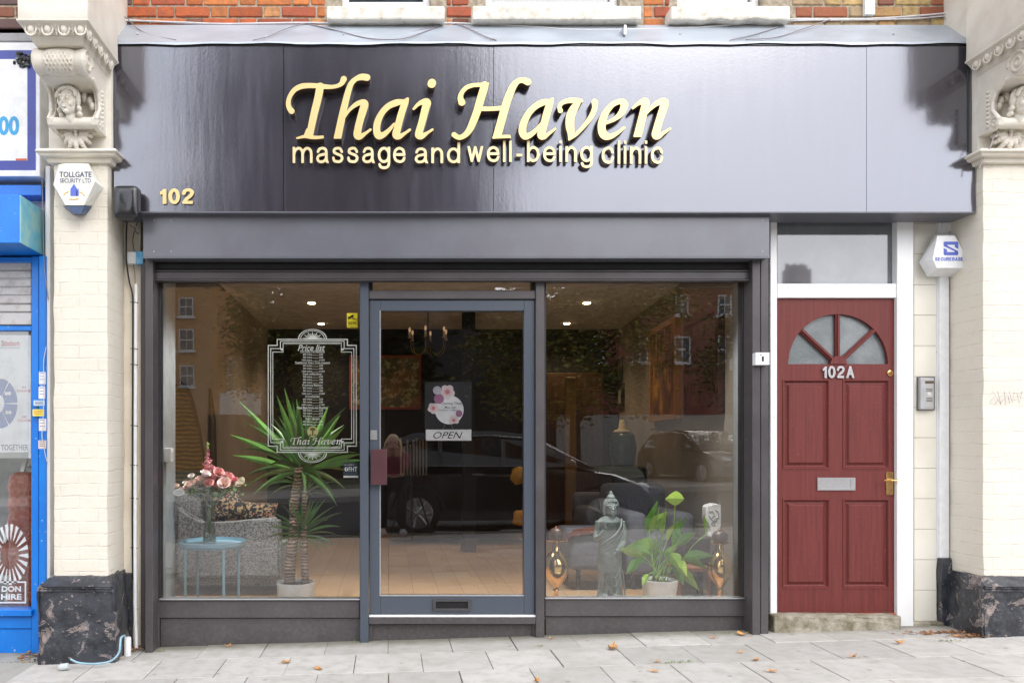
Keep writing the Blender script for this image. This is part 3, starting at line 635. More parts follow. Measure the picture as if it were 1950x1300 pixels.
# left bay
wl = sash(291, 491, 687, 1142, 14, 2, 44, 2, 'window_frame', DARK, -.02, .05, sf)
MB().box(X(304), X(686), -.002, .004, Z(1141), Z(530)).build('pane', GLASS, wl)
MB().pbox(303, 1139.5, 685, 1142, -.045, .02, .001).build('glazing_bead', STEEL, wl)
mb = MB(); mb.pbox(302, 1142.5, 685, 1176, -.03, .05, .003); mb.pbox(302, 1176.6, 686, 1180, -.014, .05); mb.pbox(306, 1179, 686, 1245, -.012, .05, .002); mb.pbox(292, 1142, 303, 1243, -.035, .05, .002); mb.build('stall_riser', FRAME, sf)
# right bay
wr = sash(1036, 491, 1434, 1140, 4, 20, 44, 2, 'window_frame', DARK, -.02, .05, sf)
MB().box(X(1037), X(1415), -.002, .004, Z(1139), Z(530)).build('pane', GLASS, wr)
MB().pbox(1038, 1137.5, 1418, 1140, -.045, .02, .001).build('glazing_bead', STEEL, wr)
mb = MB(); mb.pbox(1038, 1140.5, 1420, 1173, -.03, .05, .003); mb.pbox(1038, 1173.6, 1420, 1177, -.014, .05); mb.pbox(1039, 1176, 1418, 1230, -.012, .05, .002); mb.pbox(1420.5, 1138, 1434, 1225, -.03, .05, .002); mb.build('stall_riser', FRAME, sf)
# door posts, head and threshold
MB().pbox(685.5, 534, 702, 1226, -.06, .06, .003).build('door_post', DOORF, sf)
MB().pbox(1020.5, 537, 1037, 1220, -.06, .06, .003).build('door_post', FRAME, sf)
MB().pbox(702.5, 553, 1020, 569, -.045, .05, .003).build('door_head', FRAME, sf)
mb = MB(); mb.pbox(702.5, 500, 709.5, 552.5, -.02, .04); mb.pbox(1013, 500, 1020, 552.5, -.02, .04); mb.pbox(709.5, 500, 1013, 530, -.02, .04); th = mb.build('transom_light', DARK, sf)
MB().box(X(709), X(1014), .0, .006, Z(552), Z(530)).build('pane', GLASS, th)
mb = MB(); mb.pbox(702.5, 1174.5, 1020, 1188, -.06, .05, .003); mb.pbox(702.5, 1188.5, 709, 1224, -.03, .05); mb.pbox(1014, 1188.5, 1020, 1222, -.03, .05); mb.pbox(709, 1188.5, 1014, 1232, -.015, .05); mb.build('threshold', FRAME, sf)
MB().pbox(702.5, 1171, 1020, 1174.2, -.05, .04, .001).build('threshold_strip', WHITEP, sf)
mb = MB(); mb.pbox(703.5, 571, 725, 1168, -.03, .025, .003); mb.pbox(998, 571, 1018.5, 1168, -.03, .025, .003); mb.pbox(725, 571, 998, 591.5, -.029, .025, .002); mb.pbox(725, 1134.5, 998, 1168, -.029, .025, .002)
gd = mb.build('glass_door', DOORF, sf); gd['label'] = 'blue grey framed glazed shop door with maroon pull plate and letter slot'
MB().box(X(723), X(1000), .0, .006, Z(1136), Z(590)).build('pane', GLASS2, gd)
MB().pbox(725, 1132.3, 998, 1134.6, -.033, .0, .001).pbox(722.8, 591, 725, 1134, -.031, 0, .0005).build('glazing_bead', STEEL, gd)
mb = MB(); mb.pbox(706, 855, 737, 923, -.075, -.062, .003); mb.pbox(712, 865, 722, 915, -.062, -.03); mb.build('pull_plate', pm('maroon_metal', (.075, .03, .035), .3, .6), gd)
mb = MB(); mb.pbox(705, 819, 718, 837, -.036, -.03, .001); bf = set(mb.bm.verts); mb.lathe([(0, 0), (.009, 0), (.009, .008), (0, .008)], (0, 0, 0), 16)
for v in newv(mb, bf): v.co = Vector((v.co.x+X(712, -.04), -.036-v.co.z, v.co.y+Z(828, -.04)))
mb.build('lock', STEEL, gd)
mb = MB(); mb.pbox(824, 1141, 897, 1145, -.042, -.029, .001); mb.pbox(824, 1158, 897, 1163, -.042, -.029, .001); mb.pbox(824, 1145, 830, 1158, -.042, -.029, .001); mb.pbox(891, 1145, 897, 1158, -.042, -.029, .001)
ls = mb.build('letter_slot', pm('dark_metal', (.05, .05, .055), .25, .7), gd); MB().pbox(829, 1144, 892, 1159, -.031, -.029).build('slot_opening', WALLB, ls)
# ------------------------------------------------------------------ key switch on the right rail
ks = thing('key_switch', 'small white shutter key switch box on the right shutter rail beside the maroon door', 'key switch', (X(1452, -.14), -.15, Z(695, -.15)))
MB().pbox(1439, 671, 1465.5, 694.5, -.185, -.14, .004, 2).build('box', WHITEP, ks); mb = MB(); mb.pbox(1451, 678, 1455, 688, -.187, -.184, .001); mb.pbox(1448, 675, 1450, 677, -.187, -.184); mb.build('keyhole', DARK, ks)
# ------------------------------------------------------------------ maroon flat door with white frame
fd = thing('front_door', 'maroon panelled front door numbered 102A with a fanlight, brass handle and white frame', 'front door', (X(1594), -.02, Z(1170)))
mb = MB(); mb.pbox(1467, 410, 1480, 1200, -.045, .06, .003); mb.pbox(1708.5, 410, 1740, 1192, -.05, .06, .003); mb.pbox(1480.5, 540, 1708, 567, -.04, .06, .004); mb.pbox(1480.5, 409, 1708, 413.5, -.035, .06, .002)
mb.build('door_frame', WHITEW, fd); MB().pbox(1718, 414, 1723, 418, -.052, -.05).build('vent_hole', DARK, fd)
MB().pbox(1480.5, 413, 1708, 540, .0, .01).build('transom_pane', TRANS, fd)
# door leaf: frame members round sunk panels; the fan-shaped light is a real opening
yd = -.02; cx, cy, rx_, ry_ = 1596, 693, 95, 95
arc = [(cx+rx_*math.cos(math.pi*k/40), cy-ry_*math.sin(math.pi*k/40)) for k in range(41)]
mb = MB(); PT = lambda p: (X(p[0], yd), Z(p[1], yd))
half = [(cx+rx_, cy), (1708, cy), (1708, 567.5), (cx, 567.5)]+[arc[k] for k in range(20, 0, -1)]
mb.prism([PT(p) for p in half], 0, 'y', yd, yd+.045)
half = [(cx-rx_, cy), (1480, cy), (1480, 567.5), (cx, 567.5)]+[arc[k] for k in range(20, 40)]
mb.prism([PT(p) for p in half], 0, 'y', yd, yd+.045)
def leafbox(x0, y0, x1, y1, Yf=yd, bev=0): mb.pbox(x0, y0, x1, y1, Yf, yd+.045, bev)
leafbox(1480, 693, 1708, 722); leafbox(1480, 722, 1490.5, 1167); leafbox(1694, 722, 1708, 1167); leafbox(1580, 722, 1605, 893); leafbox(1490.5, 893, 1694, 949); leafbox(1580, 949, 1605, 1120); leafbox(1490.5, 1120, 1694, 1167)
mb.pbox(1481, 720, 1707, 1166, yd+.046, yd+.052); leaf = mb.build('door_leaf', MAROON, fd)
for (x0, y0, x1, y1) in ((1490.5, 722, 1580, 893), (1605, 722, 1694, 893), (1490.5, 949, 1580, 1120), (1605, 949, 1694, 1120)):
    mb = MB()
    R = lambda a, Yq, b=None: [(X(x0+(a if b is None else b), yd), Yq, Z(y0+a, yd)), (X(x1-a, yd), Yq, Z(y0+a, yd)), (X(x1-a, yd), Yq, Z(y1-a, yd)), (X(x0+(a if b is None else b), yd), Yq, Z(y1-a, yd))]
    rg = [R(0, yd+.02), R(0, yd-.004), R(2.5, yd-.004), R(5, yd+.011, 2.7), R(6.5, yd+.014), R(9.5, yd+.012), R(12, yd+.003), R(13, yd+.001)]
    vv = [[mb.bm.verts.new(p) for p in r] for r in rg]; fs = []
    for A, B in zip(vv, vv[1:]):
        for k in range(4): fs.append(mb.bm.faces.new((A[k], A[(k+1) % 4], B[(k+1) % 4], B[k])))
    fs.append(mb.bm.faces.new(vv[-1])); mb._fin(fs)
    o = mb.build('panel', MAROON, leaf)
mb = MB(); mb.prism([PT((cx+rx_*1.04*math.cos(math.pi*k/40), cy+1-(ry_*1.04)*math.sin(math.pi*k/40))) for k in range(41)], 0, 'y', yd+.024, yd+.03); fan = mb.build('fanlight', OBSC, leaf)
mb = MB()
for a in (90, 43, 137):
    ca, sa = math.cos(R_(a)), math.sin(R_(a)); r = 94
    for off, dy, hw in ((0, -.006, 1.5), (0, .004, 4.2)):
        P = [(cx+ca*12-sa*hw, cy-sa*12-ca*hw), (cx+ca*12+sa*hw, cy-sa*12+ca*hw), (cx+ca*r+sa*hw, cy-sa*r+ca*hw), (cx+ca*r-sa*hw, cy-sa*r-ca*hw)]
        mb.prism([PT(p) for p in P], 0, 'y', yd+dy, yd+.03)
mb.prism([PT((cx+15.5*math.cos(math.pi*k/16), cy-15.5*math.sin(math.pi*k/16))) for k in range(17)], 0, 'y', yd-.008, yd+.03)
mb.build('glazing_bars', MAROON, fan)
sans_word('door_number', '102A', (1567, 697, 1627, 719.5), yd-.012, STEEL, leaf, .006, .14, .22)
mb = MB(); mb.pbox(1557, 909, 1629, 912.5, yd-.008, yd); mb.pbox(1557, 929, 1629, 933, yd-.008, yd); mb.pbox(1557, 912.5, 1565, 929, yd-.008, yd); mb.pbox(1621, 912.5, 1629, 929, yd-.008, yd); mb.pbox(1564, 912, 1622, 930, yd-.004, yd); mb.build('letter_plate', STEEL, leaf)
mb = MB(); mb.pbox(1688.5, 898, 1701.5, 942, yd-.008, yd, .002)
h0 = Vector((X(1696, yd), yd, Z(913.5, yd))); mb.tube([h0, h0+Vector((0, -.05, 0))], .006, 10); mb.tube([h0+Vector((.01, -.05, 0)), h0+Vector((-.03, -.052, .001)), h0+Vector((-.07, -.045, .0))], [.007, .0065, .005], 10)
mb.build('handle', BRASS, leaf)
mb = MB(); mb.lathe([(0, 0), (.02, 0), (.019, .006), (.012, .01), (0, .01)], n=24)
for v in mb.bm.verts: v.co = Vector((v.co.x+X(1694.5, yd), yd-v.co.z, v.co.y+Z(710.5, yd)))
mb.build('latch_lock', BRASS, leaf)
MB().pbox(1481, 1167.3, 1709, 1171, -.035, .03, .001).build('door_sill', REDP, fd)
mb = MB(); mb.box(X(1475, -.12), X(1717, -.12), -.12, .06, -.1, Z(1172, -.12), .012, 2)
bmesh.ops.subdivide_edges(mb.bm, edges=[e for e in mb.bm.edges if e.calc_length() > .15], cuts=10)
for v in mb.bm.verts: v.co += Vector((0, noise.noise(v.co*14)*.012, noise.noise(v.co*11+Vector((3, 1, 2)))*.008))
tag(mb.build('door_step', STONE, None, loc=(0, 0, 0)), 'worn mossy stone doorstep under the maroon door', 'doorstep')
# ------------------------------------------------------------------ tiled strip + trunking right of the flat door
ts = thing('tile_strip', 'narrow column of pale cream glazed tiles right of the white door frame', 'tile strip', (X(1761), .0, Z(1190)))
ys = [412, 426, 483.6, 542, 600, 658, 717, 775, 833, 891, 949, 1007, 1065, 1123, 1190]
MB().box(X(1740), X(1784), .003, .06, Z(1192), Z(408)).build('grout', pm('grout', (.5, .48, .42), .9), ts)
mb = MB()
for a, b in zip(ys, ys[1:]): mb.pbox(1741, a+.4, 1783, b-.4, -.004, .02, .0012)
mb.build('tiles', TILE, ts)
MB().box(X(1738, -.05), X(1800, -.05), -.05, .05, -.05, Z(1184, -.05), .01).build('stone_base', STONE, ts)
tr = thing('cable_trunking', 'long white vertical trunking below the hexagonal alarm box, ending above the black plinth', 'trunking', (X(1799), -.03, Z(1062)))
MB().pbox(1790.5, 420, 1808, 1062, -.03, .0, .003).build('cover', WHITEP, tr); MB().pbox(1784, 412, 1789.5, 1062, -.008, .0, .001).build('edging_strip', WHITEW, tr)
# ================================================================== PIERS, CORBELS, PLINTHS
def rough(mb, amp, sc, cuts_len=.05, axis=(1, 1, 1)):
    for _ in range(3):
        es = [e for e in mb.bm.edges if e.calc_length() > cuts_len]
        if not es: break
        bmesh.ops.subdivide_edges(mb.bm, edges=es, cuts=3, use_grid_fill=True)
    for v in mb.bm.verts:
        q = v.co*sc; v.co += Vector((noise.noise(q)*amp*axis[0], noise.noise(q+Vector((9, 2, 4)))*amp*axis[1], noise.noise(q+Vector((3, 8, 1)))*amp*axis[2]))
ZC = Z(300, -.3)
def pier(xa, xb, side, label, c_label, p_label):
    p = thing('masonry_pier', label, 'pier', ((xa+xb)/2, -.15, gz(xa)))
    mb = MB(); mb.box(xa, xb, -.3, .0, .1, Z(311, -.3), .014, 2); rough(mb, .006, 7, .09); mb.build('shaft', PAINTB, p, smooth=True, autos=40)
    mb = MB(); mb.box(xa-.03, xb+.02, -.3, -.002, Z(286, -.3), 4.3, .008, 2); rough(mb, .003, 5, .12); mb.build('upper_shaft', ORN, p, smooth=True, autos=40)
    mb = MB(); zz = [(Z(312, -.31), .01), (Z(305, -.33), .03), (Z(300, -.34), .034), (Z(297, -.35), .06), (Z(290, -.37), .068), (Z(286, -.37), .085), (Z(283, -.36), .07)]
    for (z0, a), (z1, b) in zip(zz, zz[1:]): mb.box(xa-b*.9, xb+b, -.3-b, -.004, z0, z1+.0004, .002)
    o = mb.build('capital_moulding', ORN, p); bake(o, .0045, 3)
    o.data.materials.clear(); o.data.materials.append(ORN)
    # plinth
    mb = MB(); a, b = (xa-.06, xb+.065); zt0, zt1 = (Z(1118, -.37), Z(1094, -.3))
    prof = [(-.36, -.2), (-.37, zt0-.015), (-.385, zt0-.008), (-.385, zt0+.008), (-.375, zt0+.014), (-.305, zt1), (0, zt1), (0, -.2)]
    mb.prism([(y, z) for y, z in prof], 0, 'x', a, b)
    for v in mb.bm.verts:                                            # hipped top: the sides lean in too
        if v.co.z > zt1-.005: v.co.x += (.055 if v.co.x < (a+b)/2 else -.055)
    bmesh.ops.bevel(mb.bm, geom=list(mb.bm.edges), offset=.012, segments=2, affect='EDGES')
    bmesh.ops.triangulate(mb.bm, faces=mb.bm.faces)
    for _ in range(4):
        es = [e for e in mb.bm.edges if e.calc_length() > .025]
        if es: bmesh.ops.subdivide_edges(mb.bm, edges=es, cuts=1)
        bmesh.ops.triangulate(mb.bm, faces=mb.bm.faces)
    for v in mb.bm.verts:
        q = v.co*9; v.co.y += noise.noise(q)*.012+noise.noise(v.co*30)*.005; v.co.x += noise.noise(q+Vector((5, 5, 5)))*.012; v.co.z += noise.noise(v.co*22)*.003
        if v.co.z < zt0-.03:
            g = min(abs(((v.co.z-.02) % .078)-.039), .01)
            v.co.y += max(0, .006-abs(((v.co.z+.01) % .078)-.03))*.9
    mb.build('plinth', PLINTH, p, smooth=True, autos=50)
    return p
pier(-2.0, -1.676, 1, 'cream painted brick pier beside the blue shop, with a flaking black plinth', '', '')
pier(3.547, 3.9, -1, 'cream painted brick pier at the right edge with a graffiti scrawl and smooth black plinth', '', '')
# carved corbel (console)
def corbel(cx, label, group, flip=1):
    k = thing('carved_corbel', label, 'corbel', (cx, -.5, 3.0), group)
    P = lambda x: cx+flip*x
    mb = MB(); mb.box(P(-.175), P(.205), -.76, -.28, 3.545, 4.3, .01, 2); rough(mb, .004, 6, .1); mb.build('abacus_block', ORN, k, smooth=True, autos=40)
    # egg and dart cornice, undercut
    mb = MB()
    zt_, zm = 3.547, 3.462
    lv = [(zt_, -.765, -.18, .21), (zt_-.012, -.765, -.18, .21), (zt_-.018, -.745, -.165, .195), (zt_-.06, -.70, -.135, .155), (zt_-.072, -.70, -.135, .155), (zm-.01, -.67, -.12, .145)]
    for (z0, y0, a0, b0), (z1, y1, a1, b1) in zip(lv, lv[1:]):
        v = [mb.bm.verts.new(q) for q in ((P(a0), y0, z0), (P(b0), y0, z0), (P(b0), -.28, z0), (P(a0), -.28, z0), (P(a1), y1, z1-.0008), (P(b1), y1, z1-.0008), (P(b1), -.28, z1-.0008), (P(a1), -.28, z1-.0008))]
        for q in ((0, 1, 2, 3), (4, 7, 6, 5), (0, 4, 5, 1), (1, 5, 6, 2), (2, 6, 7, 3), (3, 7, 4, 0)): mb.bm.faces.new([v[i] for i in q])
    zc = zt_-.039
    for i in range(4):
        x = -.115+i*.09
        c = Vector((P(x), -.727, zc)); mb.ell(c, (.019, .018, .026), 12, 8)
        ring = [c+Vector((math.sin(t)*.03, -.004, -math.cos(t)*.036)) for t in np.linspace(-2.6, 2.6, 13)]; mb.tube(ring, .006, 6)
        if i < 3: mb.tube([c+Vector((flip*.045, -.0, .024)), c+Vector((flip*.045, .012, -.03))], [.012, .004], 6); mb.ell(c+Vector((flip*.045, -.008, .022)), .011, 8, 6)
    for i in range(5):
        y = -.68+i*.085; c = Vector((P(.178), y, zc)); mb.ell(c, (.02, .019, .026), 12, 8)
        ring = [c+Vector((flip*.004, math.sin(t)*.03, -math.cos(t)*.036)) for t in np.linspace(-2.6, 2.6, 13)]; mb.tube(ring, .006, 6)
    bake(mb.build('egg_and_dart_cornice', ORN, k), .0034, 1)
    # body with scroll, cheeks, niche
    mb = MB(); w = .142
    mb.lathe([(.066, -w), (.072, -w+.008), (.062, -w*.6), (.070, -.06), (.074, 0), (.070, .06), (.062, w*.6), (.072, w-.008), (.066, w)], (0, 0, 0), 28)
    vs_ = list(mb.bm.verts)
    for v in vs_: v.co = Vector((cx+v.co.z, -.595+v.co.x, 3.392+v.co.y))
    for q in range(-3, 4):                                           # lattice bound round the scroll
        for s_ in (1, -1):
            pts = []
            for j in range(9):
                a = R_(150+j*13); xx = q*.022+s_*(j-4)*.008
                if abs(xx) < .075: pts.append(Vector((cx+xx, -.595+.073*math.cos(a), 3.392+.073*math.sin(a))))
            if len(pts) > 2: mb.tube(pts, .0042, 5)
    for s_ in (-1, 1):                                               # end volutes and cheeks
        spir = [Vector((cx+s_*(w+.002), -.595+(.07-.0021*j)*math.cos(j*.42), 3.392+(.07-.0021*j)*math.sin(j*.42))) for j in range(32)]
        mb.tube(spir, .008, 6)
        pr = [(-.66, 3.37), (-.60, 3.45), (-.28, 3.46), (-.28, 3.09), (-.40, 3.085), (-.452, 3.10), (-.462, 3.135), (-.43, 3.165), (-.405, 3.20), (-.405, 3.25), (-.43, 3.30), (-.50, 3.34), (-.60, 3.345)]
        x0 = cx+s_*.112; x1 = cx+s_*w; mb.prism(pr, 0, 'x', min(x0, x1), max(x0, x1))
        edge = [Vector((cx+s_*(w-.004), y, z)) for y, z in ((-.52, 3.338), (-.435, 3.30), (-.408, 3.25), (-.408, 3.2), (-.435, 3.163), (-.458, 3.13))]; mb.tube(edge, .012, 7)
        for t in np.linspace(0, 1, 9): mb.ell(Vector((cx+s_*(w+.006), -.30-.1*t*0-.08, 3.12+.2*t)), .009, 8, 6)
        sc = [Vector((cx+s_*(w+.002), -.425+(.036-.0018*j)*math.cos(j*.5), 3.125+(.036-.0018*j)*math.sin(j*.5))) for j in range(18)]; mb.tube(sc, .006, 6)
    mb.box(cx-.115, cx+.115, -.36, -.28, 3.09, 3.45); mb.box(cx-w, cx+w, -.58, -.3, 3.315, 3.36, .01)
    bf = set(mb.bm.verts); mb.lathe([(.032, -w), (.032, w)], n=16); nv = newv(mb, bf)
    for v in nv: v.co = Vector((cx+v.co.z, -.425+v.co.x, 3.122+v.co.y))
    # swept niche behind the head
    for j in range(7):
        a = math.pi*j/6; mb.ell((cx+.09*math.cos(a), -.385, 3.235+.06*math.sin(a)), (.02, .03, .03), 8, 6)
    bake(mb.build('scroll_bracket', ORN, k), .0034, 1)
    # head
    mb = MB(); hx, hy, hz = cx-.015, -.455, 3.232
    tw = Matrix.Rotation(-.18*flip, 3, 'Z')
    def hp(x, y, z): return Vector((hx, hy, hz))+tw @ Vector((x, y, z))
    mb.ell(hp(0, .0, .012), (.052, .058, .064), 20, 14); mb.ell(hp(0, -.012, -.034), (.04, .042, .044), 18, 12); mb.ell(hp(0, -.036, -.068), (.017, .016, .014), 12, 8)
    mb.ell(hp(0, .02, -.08), (.03, .035, .05), 12, 8)
    mb.ell(hp(0, -.052, .016), (.04, .010, .012), 12, 8)              # brow
    mb.tube([hp(0, -.058, .012), hp(0, -.066, -.006), hp(0, -.076, -.020)], [.005, .007, .0085], 8); mb.ell(hp(0, -.066, -.022), (.0125, .009, .007), 10, 8)
    for s_ in (-1, 1):
        mb.ell(hp(s_*.02, -.053, .0), (.011, .007, .0055), 10, 8); mb.ell(hp(s_*.028, -.038, -.026), (.017, .017, .018), 10, 8)
    mb.ell(hp(0, -.058, -.0405), (.015, .007, .0042), 10, 8); mb.ell(hp(0, -.057, -.0495), (.012, .007, .0045), 10, 8)
    for j in range(26):                                              # wavy hair rolls
        a = math.pi*(j+.5)/26; r = .058
        for rr, zz in ((0, 0), (.012, .006)):
            c0 = hp((r+rr*.3)*math.cos(a), -.036+.03*rr/.012, .018+(r-.006)*math.sin(a)); mb.ell(c0, (.011, .014, .011), 8, 6)
    for s_ in (-1, 1):
        mb.tube([hp(s_*.054, -.012, .035), hp(s_*.060, -.008, .0), hp(s_*.052, .004, -.035)], [.015, .015, .008], 8); mb.ell(hp(s_*.062, -.002, -.045), (.014, .02, .016), 8, 6); mb.ell(hp(s_*.058, .01, -.07), (.016, .02, .016), 8, 6)
    mb.tube([hp(-.05, -.03, .052), hp(0, -.05, .062), hp(.05, -.03, .052)], .008, 8)
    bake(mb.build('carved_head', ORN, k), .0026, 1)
    # leaf drop and fruit below
    mb = MB(); lx, lz = cx-.01, 3.085
    for a, L in ((0, .1), (28, .092), (-28, .092), (56, .082), (-56, .082), (84, .075), (-84, .075)):
        d = Vector((math.sin(R_(a)), -.0, -math.cos(R_(a))))
        for t in np.linspace(.15, 1, 7):
            c = Vector((lx, -.325-.05*math.sin(t*2.6), lz))+d*L*t; rr = .021*(1-.55*t)+.004
            mb.ell(c, (rr, .014, rr), 8, 6)
        tip = Vector((lx, -.34, lz))+d*L; mb.ell(tip, (.011, .018, .011), 8, 6)
    for j in range(7): mb.ell((lx, -.385+.006*j, lz+.01-.018*j), .0125-.0008*j, 10, 8)
    for s_ in (-1, 1):
        for j in range(4): mb.ell((lx+s_*(.03+.017*j), -.365, lz+.022-.004*j*j), .018-.002*j, 10, 8)
    bake(mb.build('acanthus_drop', ORN, k), .003, 1)
    for ch in list(k.children):
        if not ch.data.materials or ch.data.materials[0] is None: ch.data.materials.clear(); ch.data.materials.append(ORN)
    return k
g = 'carved corbels crowning the two piers'
corbel(-1.825, 'cream carved corbel with a woman\'s head, scroll and leaf drop left of the brown sign', g, 1)
corbel(3.66, 'cream carved corbel cut by the right edge of the photo, right of the brown sign', g, -1)
# black wall plinths beside the piers
def low_plinth(x0, x1, y0, z1, label, nm='wall_plinth', top=None):
    mb = MB(); mb.box(x0, x1, y0, .03, -.2, z1, .012, 2); rough(mb, .009, 8, .035); tag(mb.build(nm, PLINTH, None, smooth=True, autos=45, loc=((x0+x1)/2, y0, 0)), label, 'plinth')
low_plinth(X(236), X(254), -.035, Z(1090, -.03), 'narrow black painted wall base behind the grey white conduit at the left of the shopfront')
low_plinth(X(1784), 3.6, -.045, Z(1062, -.04), 'black painted wall base right of the cream tile strip')
# small rubble under graffiti: scrawl of thin pen lines on the right pier
gf = thing('graffiti_scrawl', 'faint dark graffiti scrawl on the cream pier at the right edge', 'graffiti', (3.63, -.31, Z(760, -.3)))
INK = pm('faded_ink', (.28, .25, .30), .7, .2)
mb = MB(); random.seed(3)
def sq(px, py): return Vector((X(px, -.312), -.3145, Z(py, -.312)))
for pl in ([(1884, 752), (1890, 746), (1896, 754), (1888, 760), (1883, 768), (1894, 770), (1901, 760)], [(1899, 744), (1905, 770), (1897, 757), (1912, 752)], [(1912, 745), (1914, 770), (1905, 766), (1919, 752), (1922, 768)],
           [(1921, 744), (1927, 766), (1931, 747), (1919, 760), (1935, 762)], [(1936, 748), (1940, 768), (1946, 745), (1938, 756), (1949, 758)]):
    mb.tube([sq(*p) for p in pl], .0011, 5)
mb.build('pen_lines', INK, gf)
# ================================================================== ALARM BOXES, METER BOX, CONDUITS, CABLES
def hull(mb, pts):
    vs_ = [mb.bm.verts.new(p) for p in pts]; r = bmesh.ops.convex_hull(mb.bm, input=vs_)
    mb._fin([f for f in mb.bm.faces]); return mb
def pts(l, Y): return [(X(a, Y), Y, Z(b, Y)) for a, b in l]
NAVY = pm('navy_print', (.06, .07, .17), .5); BLUEP = pm('blue_print', (.10, .15, .55), .45); ORANGEP = pm('orange_print', (.85, .5, .12), .5)
al = thing('alarm_box', 'off-white alarm box lettered TOLLGATE SECURITY LTD with dark blue base, on left pier', 'alarm box', (X(150, -.36), -.33, Z(409, -.33)))
hull(MB(), pts([(112, 315), (123, 311), (168, 312), (181, 346), (160, 391), (125, 391), (102, 352)], -.39)+pts([(110, 313), (170, 311), (197, 358), (175, 392), (122, 392), (101, 352)], -.302)).build('cover', pm('off_white_plastic', (.76, .76, .70), .35, c2=(.66, .66, .58), ns=10), al)
hull(MB(), pts([(125, 392), (160, 392), (155, 407), (142, 407)], -.385)+pts([(120, 393), (175, 393), (163, 410), (140, 410)], -.302)).build('strobe_base', pm('navy_plastic', (.03, .07, .17), .25), al)
text('lettering', 'TOLLGATE', (113, 327, 174, 337.5), -.3915, NAVY, al, .0006, .012); text('lettering', 'SECURITY LTD', (114, 340, 173, 348), -.3915, NAVY, al, .0006)
mb = MB(); L = lambda l, Y=-.3915: [(a, c) for a, b, c in pts(l, Y)]
for poly in ([(134, 373), (134, 360), (141, 350), (147, 360), (147, 373)], [(145.5, 373), (145.5, 363), (149.5, 358), (150, 373)]): mb.prism(L(poly), 0, 'y', -.3915, -.3905)
mb.build('logo', BLUEP, al)
mb = MB()
for pl in ([(121, 372), (125, 367), (131, 365)], [(151, 365), (157, 368), (161, 373)], [(132, 379), (141, 380), (150, 378)]): mb.tube([(X(a, -.391), -.391, Z(b, -.391)) for a, b in pl], .003, 6)
mb.build('logo', ORANGEP, al)
al = thing('alarm_box', 'white faceted alarm box lettered SECUREBASE with a blue S badge, above the long white trunking', 'alarm box', (X(1798), -.03, Z(527)))
hull(MB(), pts([(1785, 449), (1818, 449), (1841, 491), (1834, 510), (1784, 510), (1776, 493)], -.13)+pts([(1780, 445), (1819, 445), (1847, 495), (1829, 527), (1766, 527), (1750, 500)], -.032)).build('cover', WHITEP, al)
sans_word('lettering', 'SECUREBASE', (1781, 490, 1834, 496.5), -.1315, BLUEP, al, .0006, .12, .26)
mb = MB()
S = lambda l: L(l, -.1315)
for poly in ([(1797, 462), (1799, 460), (1823, 460), (1825, 462), (1825, 474), (1818.5, 470.5), (1818.5, 466), (1804, 466), (1804, 468.5), (1797, 464.8)],
             [(1797, 472), (1803.5, 475.5), (1803.5, 480), (1818, 480), (1818, 477), (1825, 480.8), (1825, 484), (1823, 486), (1799, 486), (1797, 484)], [(1797, 466), (1800, 465.8), (1825, 478.2), (1825, 480), (1822, 480), (1797, 468.5)]):
    mb.prism(S(poly), 0, 'y', -.1315, -.1305)
mb.build('logo', BLUEP, al); MB().pbox(1797, 405, 1819, 441, -.035, .0, .002).build('cable_box', WHITEP, al)
ic = thing('intercom', 'grey wall intercom with speaker slots on the cream tile strip right of the maroon door', 'intercom', (X(1763), -.02, Z(781)))
MB().pbox(1748, 717, 1781, 781, -.018, .0, .004, 2).build('backplate', pm('dark_grey_plastic', (.16, .15, .15), .4), ic)
MB().pbox(1753, 719, 1779, 779, -.04, -.015, .006, 2).build('face_plate', pm('silver_plastic', (.5, .51, .52), .35, .5, .3), ic)
mb = MB(); mb.pbox(1762, 725, 1778, 730, -.0415, -.038); 
SLB = pm('slot_brown', (.1, .08, .05), .4); mb.build('name_window', SLB, ic)
for y in (740, 743, 757, 760, 763): MB().pbox(1764, y, 1776, y+1.2, -.0412, -.038).build('speaker_slot', SLB, ic)
mb = MB(); mb.ell((X(1770, -.04), -.04, Z(750.5, -.04)), (.013, .004, .013), 14, 8); mb.build('call_button', pm('button_silver', (.6, .6, .6), .3), ic)
# black curved cover at the sign's left corner
bx = thing('junction_cover', 'glossy black rounded cable cover box over the bottom left corner of the brown sign', 'cable box', (X(240, -.34), -.3, Z(420, -.34)))
mb = MB(); mb.pbox(215, 352, 264, 418, -.36, -.262, .04, 4)
bmesh.ops.subdivide_edges(mb.bm, edges=[e for e in mb.bm.edges if e.calc_length() > .06], cuts=4)
for v in mb.bm.verts: v.co.y -= .02*math.cos((v.co.z-Z(385, -.34))*9); v.co.x += .008*(1 if v.co.z > Z(385, -.34) else -1)*0
bake(mb.build('cover', BLACKP, bx), .006, 4)
for o in bx.children: o.data.materials.clear(); o.data.materials.append(BLACKP)
bb = thing('junction_box', 'small white junction box with blue painted right half, left of the shutter box', 'junction box', (X(255), -.04, Z(503)))
mb = MB(); mb.pbox(239, 479, 259, 502, -.05, .0, .004); mb.build('box', WHITEP, bb); mb = MB(); mb.pbox(258, 478, 273, 503, -.053, .0, .004); mb.build('painted_side', pm('sky_blue_paint', (.06, .36, .66), .35, c2=(.2, .5, .75), ns=30), bb)
cd = thing('conduit', 'white vertical plastic conduit pipe beside the dark shutter rail at the left of the shopfront', 'conduit', (X(258), -.03, gz(X(258))))
